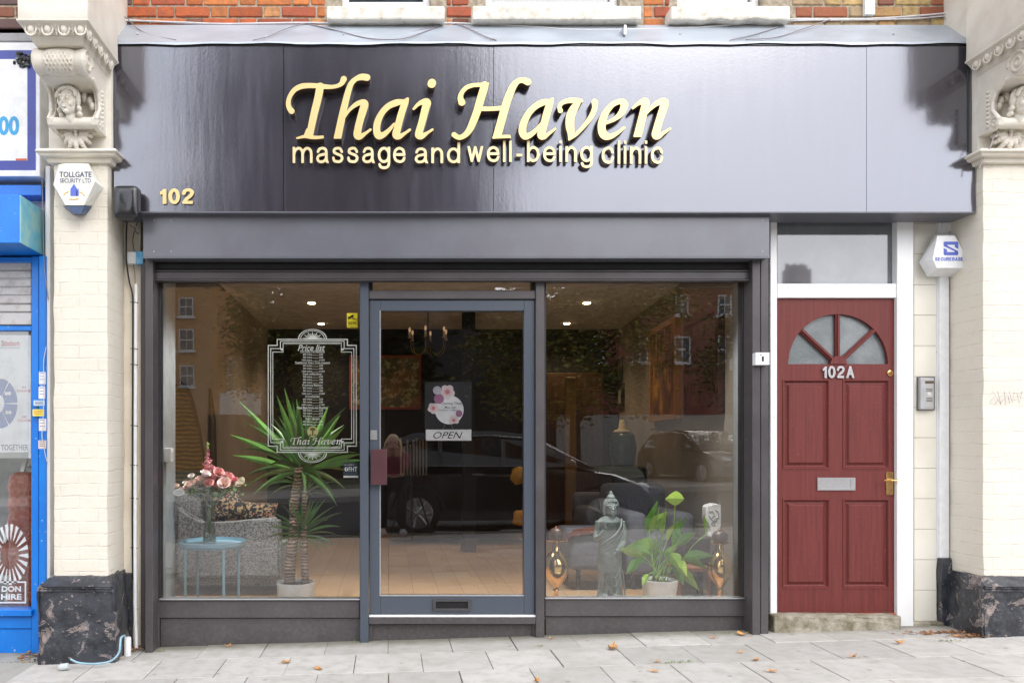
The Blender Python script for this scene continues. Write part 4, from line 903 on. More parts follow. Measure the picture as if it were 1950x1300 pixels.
mb = MB(); mb.tube([(X(259.5, -.06), -.06, Z(541, -.06)), (X(258.5, -.06), -.06, Z(800, -.06)), (X(257.5, -.07), -.07, Z(1150, -.07)), (X(260, -.08), -.08, Z(1240, -.08))], .0118, 12); mb.build('pipe', WHITEP, cd)
for y in (576, 664, 694, 810, 885, 948, 1042, 1157): MB().tube([(X(249, -.06), -.066, Z(y-.5, -.06)), (X(256, -.06), -.0745, Z(y, -.06)), (X(264, -.06), -.068, Z(y+1, -.06))], .0024, 6).build('clip', CABB, cd)
ncab = 0
def cable(label, pl, r, mat, smooth_n=6):
    q = cr([(a, b, c) for a, b, c in pl], smooth_n)
    mb = MB(); mb.tube([(X(a, c), c, Z(b, c)) for a, b, c in q], r, 8)
    p0 = (X(pl[-1][0], pl[-1][2]), pl[-1][2], Z(pl[-1][1], pl[-1][2]))
    return tag(mb.build('cable', mat, None, smooth=True, loc=p0), label, 'cable')
cable('thick black cable running from the black rounded cover down the wall beside the white conduit', [(242, 415, -.05), (240.5, 450, -.04), (240.5, 478, -.062), (241, 500, -.062), (246, 535, -.03), (252, 560, -.03), (253, 600, -.03), (252.5, 800, -.03), (252, 1000, -.03), (253, 1100, -.03)], .0052, CABB)
cable('thin black wire looping down into the blue painted junction box', [(262, 424, -.03), (256, 440, -.03), (253, 460, -.03), (256, 480, -.04)], .0028, CABB)
cable('thin grey wire from the blue painted junction box to the top of the conduit', [(254, 502, -.03), (257, 520, -.03), (257.5, 545, -.06)], .003, CABG)
cable('black wire hanging close along the left side of the shutter box', [(268, 424, -.03), (269, 440, -.03), (268, 470, -.03), (269, 480, -.03)], .0028, CABB)
cable('white taped wire end hanging under the black rounded cover', [(271, 404, -.1), (263, 412, -.09), (257, 420, -.08), (254, 424, -.06), (262, 436, -.05), (266, 444, -.04)], .0042, CABW)
cable('small tangle of grey wire hanging in the gap left of the shutter box', [(247, 428, -.05), (252, 432, -.05), (258, 434, -.05), (264, 441, -.04), (262, 445, -.05), (256, 438, -.06)], .0032, CABG)
cable('long thick white cable clipped along the bottom of the brickwork above the zinc flashing', [(198, 10, -.16), (228, 36, -.05), (262, 40, -.02), (340, 43, -.02), (420, 46, -.02), (500, 45, -.02), (583, 44, -.02), (700, 46, -.03), (800, 47.5, -.03), (845, 44.5, -.02), (900, 46, -.03), (1000, 51, -.05), (1100, 57, -.08), (1200, 56.5, -.08), (1330, 53, -.06), (1440, 43, -.04), (1520, 37, -.02), (1600, 37.5, -.02), (1700, 34, -.02), (1800, 26, -.02), (1862, 19, -.03)], .0058, CABW)
cable('second white cable under the brickwork, ending at the right corbel block', [(1490, 40, -.02), (1560, 39, -.02), (1650, 38, -.02), (1740, 36, -.02), (1800, 31, -.02), (1856, 27, -.02)], .0045, CABW)
cable('grey cable running just under the long white cable from the left pier', [(205, 18, -.17), (222, 30, -.06), (255, 38, -.02), (360, 46.5, -.02), (480, 47.5, -.02), (583, 47.5, -.02)], .004, CABG)
cable('thin grey wire curling down the zinc flashing at the far left', [(190, 2, -.2), (214, 20, -.1), (240, 34, -.06), (262, 55, -.1), (290, 68, -.16), (335, 76.5, -.24)], .003, CABG)
cable('thin grey wire arching up the flashing left of the first stone sill', [(482, 77, -.26), (510, 70, -.2), (545, 55, -.12), (580, 45.5, -.03), (600, 45, -.03)], .003, CABG)
cable('dark wire hanging in a long low loop across the flashing below the first stone sill', [(586, 46, -.03), (640, 58, -.12), (700, 73, -.22), (760, 75, -.24), (805, 62, -.14), (846, 45.5, -.03)], .003, CABG)
cable('dark wire hanging in a shallower loop across the flashing below the first stone sill', [(592, 46, -.04), (650, 62, -.12), (720, 69, -.16), (780, 62, -.12), (842, 46, -.04)], .003, CABG)
cable('short dark wire dropping across the flashing between the first and second stone sills', [(872, 45, -.02), (900, 58, -.1), (922, 69, -.18), (945, 77, -.25)], .0035, CABG)
cable('dark wire dropping from the brickwork right of the first short wire', [(866, 45, -.02), (893, 55, -.1), (914, 66, -.18), (938, 76, -.25)], .003, CABG)
cable('pale thin wire draped along the flashing under the third stone sill', [(1390, 77, -.26), (1430, 68, -.18), (1470, 56, -.1), (1495, 46, -.04)], .003, CABG)
cable('pale thin wire draped low across the flashing right of the third stone sill', [(1420, 76, -.25), (1480, 71, -.2), (1530, 55, -.12), (1580, 38, -.03)], .003, CABG)
cable('pale pinkish wire hanging in a long curve beside the right end of the brown sign', [(1800, 37, -.03), (1846, 38, -.04), (1856, 52, -.2), (1861, 80, -.28), (1865, 120, -.30), (1874, 165, -.32), (1886, 205, -.34), (1892.5, 245, -.36), (1888, 275, -.38), (1874, 300, -.34), (1864, 322, -.32)], .0032, pm('pink_grey_cable', (.5, .42, .44), .5))
hs = tag((lambda mb: mb.build('hose', pm('pale_blue_hose', (.28, .46, .56), .4), None, smooth=True, loc=(-1.75, -.45, gz(-1.8))))(MB().tube([(X(a, y), y, Z(b, y)) for a, b, y in cr([(134, 1254, -.48), (150, 1261, -.48), (180, 1263, -.47), (210, 1258, -.44), (226, 1243, -.42), (229, 1225, -.41), (231, 1213, -.38), (238, 1209, -.3)], 6)], .0062, 10)), 'pale blue hose curling along the pavement round the left black plinth', 'hose')
mb = MB(); mb.lathe([(.0, 0), (.017, 0), (.02, .01), (.018, .05), (.012, .055), (0, .055)], (0, 0, 0), 16)
hx = Matrix.Rotation(R_(80), 3, 'Y')
for v in mb.bm.verts: v.co = hx @ v.co+Vector((X(113, -.5), -.5, gz(-1.98)+.022))
mb.build('hose_connector', pm('pale_plastic', (.5, .55, .55), .4), hs if False else None)
o = bpy.data.objects['hose_connector']; o.parent = hs; o.matrix_parent_inverse = Matrix.Translation(-Vector((-1.75, -.45, gz(-1.8))))
st = thing('pipe_stub', 'short capped white waste pipe stub standing beside the left black plinth', 'pipe', (X(243, -.2), -.2, gz(-1.6)))
MB().lathe([(0, 0), (.021, 0), (.021, .105), (.018, .112), (0, .112)], (X(243, -.2), -.2, gz(-1.6)-.0), 20).build('stub', WHITEP, st, smooth=True, autos=40)
# ================================================================== NEIGHBOURING BLUE SHOP
nb = thing('neighbour_shopfront', 'bright blue shopfront at the left edge with blue shutter box and grey slatted shutter', 'shopfront', (-2.3, -.05, gz(-2.3)))
BLU = M('blue_gloss_paint'); BLU.set(Roughness=.3)
BLU.base(BLU.mix(BLU.ramp(BLU.noise(42, 7), .68, .70), BLU.mix(BLU.ramp(BLU.noise(5, 4), .4, .65), (.004, .17, .62), (.005, .20, .68)), (.45, .52, .6))); BLU.bump(BLU.noise(80, 4), .15, .002); BLU = BLU.m
XL = -4.2
def nbox(mb, px0, py0, px1, py1, Yf, Yb, bev=0):
    x0 = XL if px0 is None else X(px0, Yf); mb.box(x0, X(px1, Yf), Yf, Yb, Z(py1, Yf), Z(py0, Yf), bev); return mb
mb = MB(); nbox(mb, 60, 488, 73.5, 1262, -.1, .02, .002); nbox(mb, 74, 487, 88, 1262, -.13, .02, .003); nbox(mb, None, 352, 79, 372, -.12, .0, .003); nbox(mb, None, 490, 60, 499, -.1, .0)
nbox(mb, None, 620, 60, 629, -.07, .0, .002); nbox(mb, None, 1161, 60, 1173, -.13, 0, .003); nbox(mb, None, 1173.5, 60, 1196, -.10, 0, .002); nbox(mb, None, 1196.5, 60, 1260, -.09, 0, .002); mb.build('blue_frame', BLU, nb)
mb = MB(); mb.box(XL, -2.163, -.39, -.05, 2.434, 2.72, .004); mb.build('shutter_box', BLU, nb)
MB().box(-2.1625, -2.155, -.387, -.06, 2.437, 2.717, .002).build('shutter_box_end', pm('faded_cyan_paint', (.12, .42, .56), .5, c2=(.28, .5, .5), ns=9), nb)
mb = MB()
for i in range(6): nbox(mb, None, 499+i*16, 60, 514+i*16, -.075, -.05, .006)
nbox(mb, None, 595, 60, 618, -.08, -.05, .003); mb.build('roller_slats', pm('galvanised_slats', (.52, .51, .50), .45, .5, .3, c2=(.36, .33, .31), ns=20, lo=.5, hi=.75), nb)
MB().box(XL, X(60), -.045, -.04, Z(1163, -.04), Z(627, -.04)).build('pane', GLASS, nb)
mb = MB(); mb.box(XL, X(70), 1.4, 1.45, -.1, 2.4); mb.box(XL, X(70), -.03, 1.4, -.12, .19); mb.box(XL, X(70), -.03, 1.4, 2.0, 2.1); mb.box(X(64), X(70), -.03, 1.4, -.1, 2.4); mb.build('shop_interior', pm('dim_shop', (.42, .42, .42), .8), nb)
MB().box(X(88.6, -.1), X(98, -.1), -.12, .02, gz(-2.1), Z(318, -.1), .006, 2).build('white_downpipe', WHITEW, nb)
MB().box(X(87), X(99.5, -.08), -.005, .02, gz(-2.2), Z(330)).build('dark_gap', DARK, nb)
ng = thing('neighbour_sign', 'white sign with deep blue border and light blue numerals above the blue shop', 'shop sign', (-2.4, -.1, Z(337)))
DBLU = pm('deep_blue_border', (.05, .07, .36), .35); SWH = pm('sign_white', (.86, .87, .88), .3); CYN = pm('cyan_print', (.04, .38, .72), .4)
mb = MB(); nbox(mb, None, 81, 76, 336, -.16, -.02, .003); mb.build('white_surround', SWH, ng)
mb = MB(); nbox(mb, None, 96, 68, 324, -.1615, -.155); mb.build('blue_border', DBLU, ng)
mb = MB(); nbox(mb, None, 113, 52, 306, -.163, -.156); mb.build('white_field', SWH, ng)
text('lettering', '00', (-3, 221, 36.5, 258), -.1645, CYN, ng, .0006, .035)
MB().pbox(30, 302, 51, 305.5, -.1642, -.162).build('red_mark', pm('red_orange_print', (.7, .12, .05), .4), ng)
mb = MB()
for i in range(46):
    a = random.uniform(0, 6.28); r = random.uniform(.2, 1); mb.ell((X(43+20*r*math.cos(a), -.17), -.163-random.uniform(0, .008), Z(114+14*r*math.sin(a), -.17)), (random.uniform(.006, .018), .008, random.uniform(.006, .016)), 8, 6)
o = mb.build('burnt_hole', pm('charred', (.015, .015, .016), .5, c2=(.3, .42, .46), ns=22, lo=.56, hi=.7), ng)
MB().box(XL, X(74, -.1), -.12, -.01, Z(82, -.1), Z(66, -.1), .004).build('lead_capping', pm('lead_grey', (.3, .3, .31), .5), ng)
ps = thing('window_poster', 'white poster with blue ring chart and the word TOGETHER inside the blue shop window', 'poster', (-2.4, -.03, Z(870)))
MB().box(-2.9, X(59, -.03), -.034, -.030, Z(872, -.03), Z(638, -.03)).build('sheet', pm('poster_paper', (.86, .88, .88), .4), ps)
REDT = pm('red_print', (.55, .04, .05), .4); BT = pm('blue_print_dark', (.05, .13, .42), .4); GT = pm('grey_print', (.18, .2, .24), .4)
yp = -.0355
def tx(s, r, m, b=0.): text('lettering', s, r, yp, m, ps, .0004, b)
tx('e Station', (-7, 648, 37, 658.5), REDT, .02); tx('in tool hire Specialists', (-10, 660, 38, 664), GT); tx('WE', (41, 735, 50, 739.5), REDT); tx('ENGAGE', (33, 741.5, 58, 746), REDT); tx('WE', (42, 791, 51, 795.5), REDT); tx('DELIVER', (34, 798, 58.5, 802.5), REDT)
tx('TOGETHER', (2, 846, 54, 857), GT, .02)
mb = MB()
for a0, a1 in ((2, 58), (-58, -2), (62, 118), (-118, -62)):
    o1 = [(0+33*math.cos(R_(a)), 768-47*math.sin(R_(a))) for a in np.linspace(a0, a1, 14)]; i1 = [(0+8*math.cos(R_(a)), 768-16*math.sin(R_(a))) for a in np.linspace(a1, a0, 10)]
    mb.prism([(X(x, yp), Z(y, yp)) for x, y in o1+i1], 0, 'y', yp, yp+.001)
mb.build('chart_ring', BT, ps)
mb = MB()
for x, y in ((15, 749), (16, 785)): mb.prism([(X(x+6*math.cos(t), yp)+.0, Z(y+4*math.sin(t*1)+1.5*math.sin(3*t), yp)) for t in np.linspace(0, 6.0, 12)], 0, 'y', yp-.001, yp)
mb.build('chart_icons', SWH, ps)
DEC = pm('frosted_vinyl', (.62, .64, .65), .6)
dc = thing('window_decal', 'frosted saw blade decal low on the blue shop window', 'decal', (-2.3, -.05, Z(1150)))
mb = MB(); yd2 = -.0475
for k in range(22):
    a = R_(k*17-150); c0 = (18, 1055)
    p = [(c0[0]+r*math.cos(a+da)*.62, c0[1]+r*math.sin(a+da)) for r, da in ((28, -.03), (58, -.09), (58, .07), (28, .03))]
    if max(q[0] for q in p) < 59: mb.prism([(X(x, yd2), Z(y, yd2)) for x, y in p], 0, 'y', yd2, yd2+.001)
mb.build('saw_teeth', DEC, dc)
mb = MB(); 
for r in ((-60, 1106, 50, 1109), (-60, 1145, 50, 1148), (47, 1109, 50, 1145)): mb.pbox(r[0], r[1], r[2], r[3], yd2, yd2+.001)
mb.build('box_outline', DEC, dc); text('lettering', 'DON', (3, 1115, 40, 1126), yd2, DEC, dc, .0004, .04); text('lettering', 'HIRE', (2, 1130, 41, 1141), yd2, DEC, dc, .0004, .04)
dc['label'] = 'frosted saw blade decal with boxed letters DON and HIRE on the blue shop window'
lad = thing('ladder', 'grey metal ladder leaning behind the glass of the blue shop', 'ladder', (-2.6, .3, .2))
for dx in (0, .11):
    MB().tube([(-2.66+dx, .25, .2), (-2.44+dx, .35, 1.25)], .018, 4).build('rail', STEEL, lad)
mb = MB()
for i in range(5): mb.tube([(-2.64+i*.042, .26+i*.02, .3+i*.2), (-2.53+i*.042, .26+i*.02, .3+i*.2)], .01, 6)
mb.build('rungs', STEEL, lad)
rl = thing('mesh_roll', 'tall roll of orange red barrier mesh wrapped in plastic standing in the blue shop window', 'roll', (X(44, .15), .15, .19))
mb = MB(); mb.lathe([(.02, 0), (.088, .0), (.09, .1)]+[(.088+.005*math.sin(i*1.7), .1+i*.03) for i in range(24)]+[(.08, .86), (.05, .885), (.0, .89)], (X(44, .15), .15, .19), 26); mb.build('roll', pm('orange_red_mesh', (.52, .13, .09), .45, c2=(.62, .28, .22), ns=30, bs=60, bst=.8, bd=.01), rl, smooth=True)
cr2 = thing('tool_case', 'red and white power tool boxes on a grey shelf behind the saw decal', 'tool box', (-2.62, .2, .4))
MB().box(-2.9, -2.48, .12, .4, .42, .60, .01).build('case', REDP, cr2); MB().box(-2.88, -2.52, .1, .12, .5, .56, .003).build('stripe', WHITEP, cr2); MB().box(-2.95, -2.40, .08, .5, .38, .418, .004).build('shelf', STEEL, cr2)
random.seed(11)
stk_c = [(.75, .77, .8), (.8, .8, .82), (.6, .75, .85), (.85, .75, .1), (.78, .76, .78), (.7, .6, .55)]
for i, ((x0, y0, x1, y1), c, lb) in enumerate(zip([(74, 708, 87, 731), (73.5, 736, 86, 759), (64, 762, 85, 772), (62, 779, 84, 792), (74, 797, 88, 820), (73, 838, 88, 854)], stk_c,
        ['white sticker with faint blue print, topmost on the blue post', 'plain white sticker second from the top on the blue post', 'small pale blue sticker just above the yellow one on the blue post', 'small yellow sticker with a red edge on the blue post', 'white sticker scribbled with black pen on the blue post', 'torn white and brown sticker, lowest on the blue post'])):
    t = tag(MB().pbox(x0, y0, x1, y1, -.1312, -.1302 if x0 > 70 else -.1005).build('sticker', pm('sticker_%d' % i if 0 else 'sticker_paper', c, .5), None, loc=(X(x0), -.13, Z(y1))), lb, 'sticker', 'stickers on the blue post')
    mb = MB()
    for k in range(3): mb.pbox(x0+2, y0+2+k*(y1-y0)/4, x1-3, y0+3+k*(y1-y0)/4, -.1316, -.1312)
    mb.build('print', [BLUEP, BLUEP, NAVY, REDT, NAVY, DARK][i], t)
cable('thin white wire looping beside the blue post of the neighbouring shop', [(88, 660, -.135), (83, 690, -.14), (84, 730, -.14), (82, 800, -.14), (80, 830, -.14), (85, 860, -.14), (90, 880, -.135)], .0022, CABW)
cable('grey wire running down the corner between the blue shop and the left pier', [(76, 300, -.14), (80, 340, -.13), (82, 420, -.13), (84, 500, -.135), (88, 540, -.135), (92, 570, -.13)], .003, CABG)
# ================================================================== GROUND
random.seed(21)
ROAD = M('asphalt'); ROAD.set(Roughness=.8); ROAD.base(ROAD.mix(ROAD.ramp(ROAD.noise(160, 4), .4, .7), (.045, .045, .047), (.09, .088, .085))); ROAD.bump(ROAD.noise(220, 3), .6, .004); ROAD = ROAD.m
FL = M('paving_flag'); FL.set(Roughness=.78); at_ = FL.n('ShaderNodeAttribute'); at_.attribute_name = 'tone'
c = FL.mix(FL.ramp(FL.noise(11, 9, rough=.68), .44, .72, 0, .55), at_.outputs['Color'], (.27, .25, .21))
c = FL.mix(FL.ramp(FL.noise(1.3, 7), .5, .72, 0, .4), c, (.33, .31, .27))                                     # broad stains
vg = FL.n('ShaderNodeTexVoronoi'); vg.inputs['Scale'].default_value = 5.5; FL.l(FL.tc.outputs['Object'], vg.inputs['Vector'])
c = FL.mix(FL.ramp(vg.outputs['Distance'], .085, .06, 0, .5), c, (.14, .13, .12))                             # trodden gum
fz = FL.n('ShaderNodeNewGeometry'); sz = FL.n('ShaderNodeSeparateXYZ'); FL.l(fz.outputs['Position'], sz.inputs[0])
foot = FL.math('MULTIPLY', FL.ramp(FL.math('ADD', sz.outputs['Y'], FL.math('MULTIPLY', FL.noise(9, 6), .14)), -.12, .03), .75)
c = FL.mix(foot, c, (.13, .125, .08)); FL.base(c); FL.bump(FL.noise(110, 5), .5, .003); FLAG = FL.m                # grime at the wall foot
JOINT = pm('joint_dirt', (.24, .22, .17), .95, .1, c2=(.12, .13, .07), ns=12, bs=90, bst=.6, bd=.004)
def gsheet(name, ys, dz, mat, x0=-60, x1=60, nx=90):
    mb = MB(); xs = sorted(set([x0, x1, -14, 14]+list(np.linspace(x0, x1, nx)))); rows = [[mb.bm.verts.new((x, y, gz(x)+d)) for x in xs] for y, d in zip(ys, dz)]; fs = []
    for A, B in zip(rows, rows[1:]):
        for k in range(len(xs)-1): fs.append(mb.bm.faces.new((A[k], A[k+1], B[k+1], B[k])))
    mb._fin(fs); return struct(mb.build(name, mat))
gsheet('ground', [-160, -17.6, -14.06], [-.1, -.004, -.004], pm('far_ground', (.16, .16, .12), .9, c2=(.07, .09, .04), ns=.4), -160, 160)
gsheet('road', [-14.1, -10, -5.85], [-.13, -.07, -.13], ROAD)
gsheet('pavement_base', [-5.95, 1.2], [-.012, -.012], JOINT)
gsheet('far_pavement', [-17.6, -14.0, -13.98], [0, 0, -.13], pm('far_paving', (.36, .35, .33), .8, ns=3))
mb = MB()
for x in np.arange(-14, 14, .915): mb.tone = C4([.3*random.uniform(.8, 1.1)]*3); mb.box(x+.003, x+.912, -6.05, -5.9, gz(x)-.2, gz(x)-.001, .012, 2)
struct(mb.build('kerb', FLAG))
# paving: every flag a bevelled slab with its own tone
mb = MB(); PW = .382; rows = [0.12, -.34]+[-.34-.375*k for k in range(1, 15)]
for r, (ya, yb) in enumerate(zip(rows, rows[1:])):
    off = 1.718+(PW/2 if r % 2 == 0 else 0)
    for n_ in range(-24, 25):
        x0 = off+PW*n_+random.uniform(-.003, .003); x1 = off+PW*(n_+1)
        if x1 < -8 or x0 > 8: continue
        if r < 9 and x1 < -2.03: continue
        v = random.choice([.44, .46, .48, .50, .42])*random.uniform(.96, 1.04); mb.tone = C4((v*1.02, v*.985, v*.92))
        t = random.uniform(-.0025, .0025); a, b = x0+.002, x1-.002
        vs0 = len(mb.bm.verts); mb.box(a, b, yb+.002, ya-.002, -.04, 0, .0022)
        mb.bm.verts.ensure_lookup_table()
        for v_ in mb.bm.verts[vs0:]: v_.co.z += gz(v_.co.x)+t+(v_.co.y-ya)*random.uniform(-.001, .001)
struct(mb.build('pavement', FLAG))
mb = MB(); mb.tone = C4((.36, .35, .31))                            # concrete apron in front of the blue shop
mb.box(-8, -2.04, -.75, .3, -.3, -.04, .01); 
for k in range(7):
    for j in range(30):
        v = random.uniform(.30, .38); mb.tone = C4((v, v*.98, v*.9)); mb.box(-2.04-.2*(j+1)+.003, -2.04-.2*j-.003, -.78-.42*(k+1)+.003, -.78-.42*k-.003, gz(-2.5)-.05, gz(-2.2)-.014, .004)
mb.tone = C4((.36, .35, .31))
struct(mb.build('apron', FLAG))
# moss along joints and at the wall foot, leaf litter
def gpt(px, py):
    x = 0
    for _ in range(6): zz = 1500*(1.26-gz(x))/(py-845); x = (px-740)*zz/1500
    return Vector((x, zz-5, gz(x)))
MOSS = attr_mat('moss', .9, (.1, .14, .03), 0)
mb = MB()
for cx_, cy_, n_, sp in ((1285, 1262, 40, .05), (1800, 1221, 30, .05), (1028, 1231, 14, .025), (1385, 1206, 26, .04), (305, 1240, 26, .02), (682, 1222, 16, .02), (1430, 1205, 20, .03), (30, 1262, 60, .2), (1310, 1260, 20, .04)):
    c = gpt(cx_, cy_)
    for _ in range(n_):
        mb.tone = C4(random.choice([(.16, .28, .04), (.25, .34, .06), (.12, .2, .04)]))
        p = c+Vector((random.gauss(0, sp), random.gauss(0, .006), .001)); p.z = gz(p.x); mb.blade(p, (random.uniform(-.6, .6), random.uniform(-.6, .6), 1), random.uniform(.006, .018), .004, .4, 2)
o = mb.build('moss', MOSS, recalc=False); o['kind'] = 'stuff'
LEAF = attr_mat('dry_leaf', .7, (.25, .12, .05), 40, .4, .002, .3, 40, .5)
def dry_leaf(p, s, rz, col, curl):
    mb = MB(); mb.tone = C4(col)
    rim = []
    for k in range(15):
        a = 2*math.pi*k/15; r = s*(.55+.3*abs(math.cos(2.5*a))+.12*random.random()); rim.append((r*math.cos(a)*1.25, r*math.sin(a)*.8))
    c = mb.bm.verts.new((0, 0, .003)); vs_ = [mb.bm.verts.new((x, y, .004+curl*(x*x+y*y)/s*random.uniform(.5, 1.4))) for x, y in rim]
    for k in range(15): mb.bm.faces.new((c, vs_[k], vs_[(k+1) % 15]))
    mb.bm.verts.ensure_lookup_table(); mb._fin(list(mb.bm.faces)); mb.tube([(s*1.2, 0, .006), (s*1.9, s*.2, .003)], .0012, 4)
    o = mb.build('fallen_leaf', LEAF, None, loc=(0, 0, 0), recalc=True); o.location = p+Vector((0, 0, .002)); o.rotation_euler = (0, 0, rz); return o
lv = [(545, 1262, .028, 'orange fallen leaf lying left of the paler one on the paving before the left window'), (607, 1275, .026, 'pale curled fallen leaf near the bottom edge before the glass door'), (433, 1232, .02, 'small brown leaf against the left stall riser'),
      (1167, 1237, .04, 'large curled orange brown leaf, biggest on the pavement, before the right window'), (1413, 1209, .034, 'orange leaf against the foot of the right shutter rail'), (1358, 1215, .018, 'small dark brown leaf before the right end of the right window'),
      (1252, 1260, .016, 'tiny pale leaf fragment on a joint left of the green moss'), (1440, 1257, .022, 'flat orange leaf lying on the joint before the maroon door'), (1411, 1243, .015, 'tiny tan leaf just above the flat orange leaf on the joint'), (1470, 1279, .024, 'orange leaf nearest the bottom edge below the maroon door'),
      (1247, 1279, .022, 'tan leaf near the bottom edge below the green moss'), (1624, 1252, .02, 'small orange leaf on the paving joint right of the maroon door'), (1712, 1226, .026, 'yellow orange leaf on the paving before the cream tile strip'), (1945, 1205, .018, 'orange leaf cut by the right edge at the black plinth'),
      (1022, 1299, .02, 'orange leaf touching the bottom edge before the right window'), (1050, 1217, .015, 'small brown leaf at the foot of the right door post')]
for px, py, s, lb in lv:
    tag(dry_leaf(gpt(px, py), s, random.uniform(0, 6), random.choice([(.55, .24, .07), (.5, .28, .12), (.6, .3, .09)]), random.uniform(.3, .9)), lb, 'leaf', 'fallen leaves on the pavement')
def litter(lab, cx_, cy_, n_, sx, sy, yo=0):
    mb = MB(); c = gpt(cx_, cy_)
    for _ in range(n_):
        mb.tone = C4(random.choice([(.45, .2, .07), (.3, .15, .08), (.5, .32, .18), (.2, .12, .08)])); p = c+Vector((random.gauss(0, sx), random.gauss(0, sy)+yo, 0)); p.z = gz(p.x)+random.uniform(.002, .014); r = random.uniform(.006, .02); rot = Matrix.Rotation(random.uniform(0, 6), 3, 'Z') @ Matrix.Rotation(random.uniform(-.7, .7), 3, 'X')
        mb.quad(*[p+rot @ Vector(q)*r for q in ((-1, -.5, 0), (.2, -.7, .2), (1, .1, 0), (-.1, .6, .3))])
    o = mb.build('leaf_litter', LEAF, recalc=False); o['kind'] = 'stuff'; return o
litter('', 1790, 1205, 90, .1, .02, .0); litter('', 1850, 1212, 90, .06, .02); litter('', 250, 1238, 60, .03, .03); litter('', 60, 1250, 60, .04, .1); litter('', 150, 1258, 40, .12, .02, .0)
# ================================================================== THE STREET BEHIND THE VIEWER (seen in the glass and the gloss paint)
BARK = pm('bark', (.12, .09, .065), .9, c2=(.06, .045, .035), ns=14, bs=30, bst=.9, bd=.02)
FOL = attr_mat('foliage', .6, (.04, .05, .015), 0, spec=.3, ns=2, amt=.25)
def tree(label, px, py0, py1, d, rx, n_leaf, pals, seed, trunk_to=None, lean=0, lsz=.12):
    random.seed(seed); x = RX(px, d); zt_, zb_ = RZ(py0, d), RZ(py1, d); zc = (zt_+zb_)/2; rz_ = (zt_-zb_)/2
    t = thing('street_tree', label, 'tree', (x+lean, -d, gz(x)), 'trees across the street')
    mb = MB(); mb.tube([(x+lean, -d, -.5), (x+lean*.7, -d, zb_*.6), (x, -d, zc)], [.24, .17, .1], 10)
    limbs = []
    for i in range(16):
        a = random.uniform(0, 6.28); e = Vector((x+math.cos(a)*rx*random.uniform(.4, .8), -d+math.sin(a)*rx*.6, zc+rz_*random.uniform(-.7, .8))); s0 = Vector((x+lean*.3, -d, zb_+(zc-zb_)*random.random())); mb.tube([s0, (s0+e)/2+Vector((0, 0, .3)), e], [.07, .045, .015], 6); limbs.append(e)
    mb.build('trunk', BARK, t)
    mb = MB(); cl = []
    for _ in range(70):
        u = Vector((random.gauss(0, 1), random.gauss(0, 1), random.gauss(0, 1))).normalized()*random.random()**.4
        cl.append((Vector((x+u.x*rx, -d+u.y*rx*.8, zc+u.z*rz_)), random.uniform(.35, .8)*rx*.36))
    for i in range(n_leaf):
        c, r = random.choice(cl); q = c+Vector((random.gauss(0, r*.55), random.gauss(0, r*.55), random.gauss(0, r*.5)))
        mb.tone = C4(tuple(v*random.uniform(.7, 1.3) for v in random.choice(pals))); s = lsz*random.uniform(.6, 1.3); rot = Matrix.Rotation(random.uniform(0, 6.28), 3, 'Z') @ Matrix.Rotation(random.uniform(-1.2, 1.2), 3, 'X')
        mb.quad(*[q+rot @ Vector(v)*s for v in ((-.5, 0, 0), (0, -.4, .1), (.6, 0, 0), (0, .4, .1))])
    mb.build('crown', FOL, t, recalc=False)
gp = [(.10, .12, .025), (.13, .14, .03), (.06, .08, .02), (.22, .18, .035)]
tree('tall broad street tree mirrored dark across the middle of the brown sign', 720, -160, 760, 15.5, 3.1, 42000, [(.03, .042, .012), (.045, .055, .014), (.02, .03, .01)], 1, lsz=.3)
tree('smaller leafy tree mirrored in the left window before the brick house', 545, 540, 800, 21, 2.1, 12000, [(.26, .24, .05), (.34, .27, .06), (.18, .18, .05)], 2, lsz=.14)
tree('yellowing leafy tree mirrored in the right window', 1095, 505, 800, 19, 3.4, 20000, [(.26, .24, .05), (.34, .27, .06), (.18, .18, .05)], 3, lsz=.15)
tree('small leafy tree mirrored at the right end of the right window', 1440, 590, 800, 18, 1.9, 6000, gp+[(.14, .12, .03)], 4, lsz=.12)
tree('tall tree mirrored left of the middle of the brown sign', 505, -60, 640, 30, 3.7, 26000, gp, 5, lsz=.34)
FARB = pm('far_brick_orange', (.60, .33, .14), .85, c2=(.5, .26, .10), ns=3, bs=6, bst=.3); FARB2 = pm('far_brick_red', (.30, .10, .07), .85, c2=(.22, .08, .06), ns=3); SLATE = pm('slate_roof', (.07, .075, .085), .6); FGL = pm('far_window_glass', (.05, .06, .07), .1, .8)
def far_win(par, px0, py0, px1, py1, d, mull=1):
    y = -d+.02; mb = MB(); a, b, c, e = RX(px0, d), RX(px1, d), RZ(py1, d), RZ(py0, d); f = max(.07, (b-a)*.07)
    for r in ((a, a+f, c, e), (b-f, b, c, e), (a+f, b-f, c, c+f), (a+f, b-f, e-f, e), (a+f, b-f, (c+e)/2-f/2, (c+e)/2+f/2)): mb.box(r[0], r[1], y-.1, y+.05, r[2], r[3])
    if mull: mb.box((a+b)/2-f*.3, (a+b)/2+f*.3, y-.1, y+.04, c+f, e-f)
    mb.box(a-.12, b+.12, y-.1, y+.16, c-.12, c-.005); wf = mb.build('window', WHITEW, par)
    mb = MB(); mb.box(a+f, b-f, y-.1, y+.01, c+f, e-f); mb.build('glass', FGL, wf)
h1 = thing('brick_house', 'tall orange brick house with white sash windows mirrored in the left window', 'house', (RX(300, 44), -44, 0))
d = 44; xr = RX(500, d); xl = RX(60, d)
mb = MB(); mb.prism([(xl, -1), (xr, -1), (xr, RZ(585, d)), (RX(455, d), RZ(548, d)), (RX(400, d), RZ(528, d)), (xl, RZ(528, d))], 0, 'y', -d-9, -d); mb.build('wall', FARB, h1)
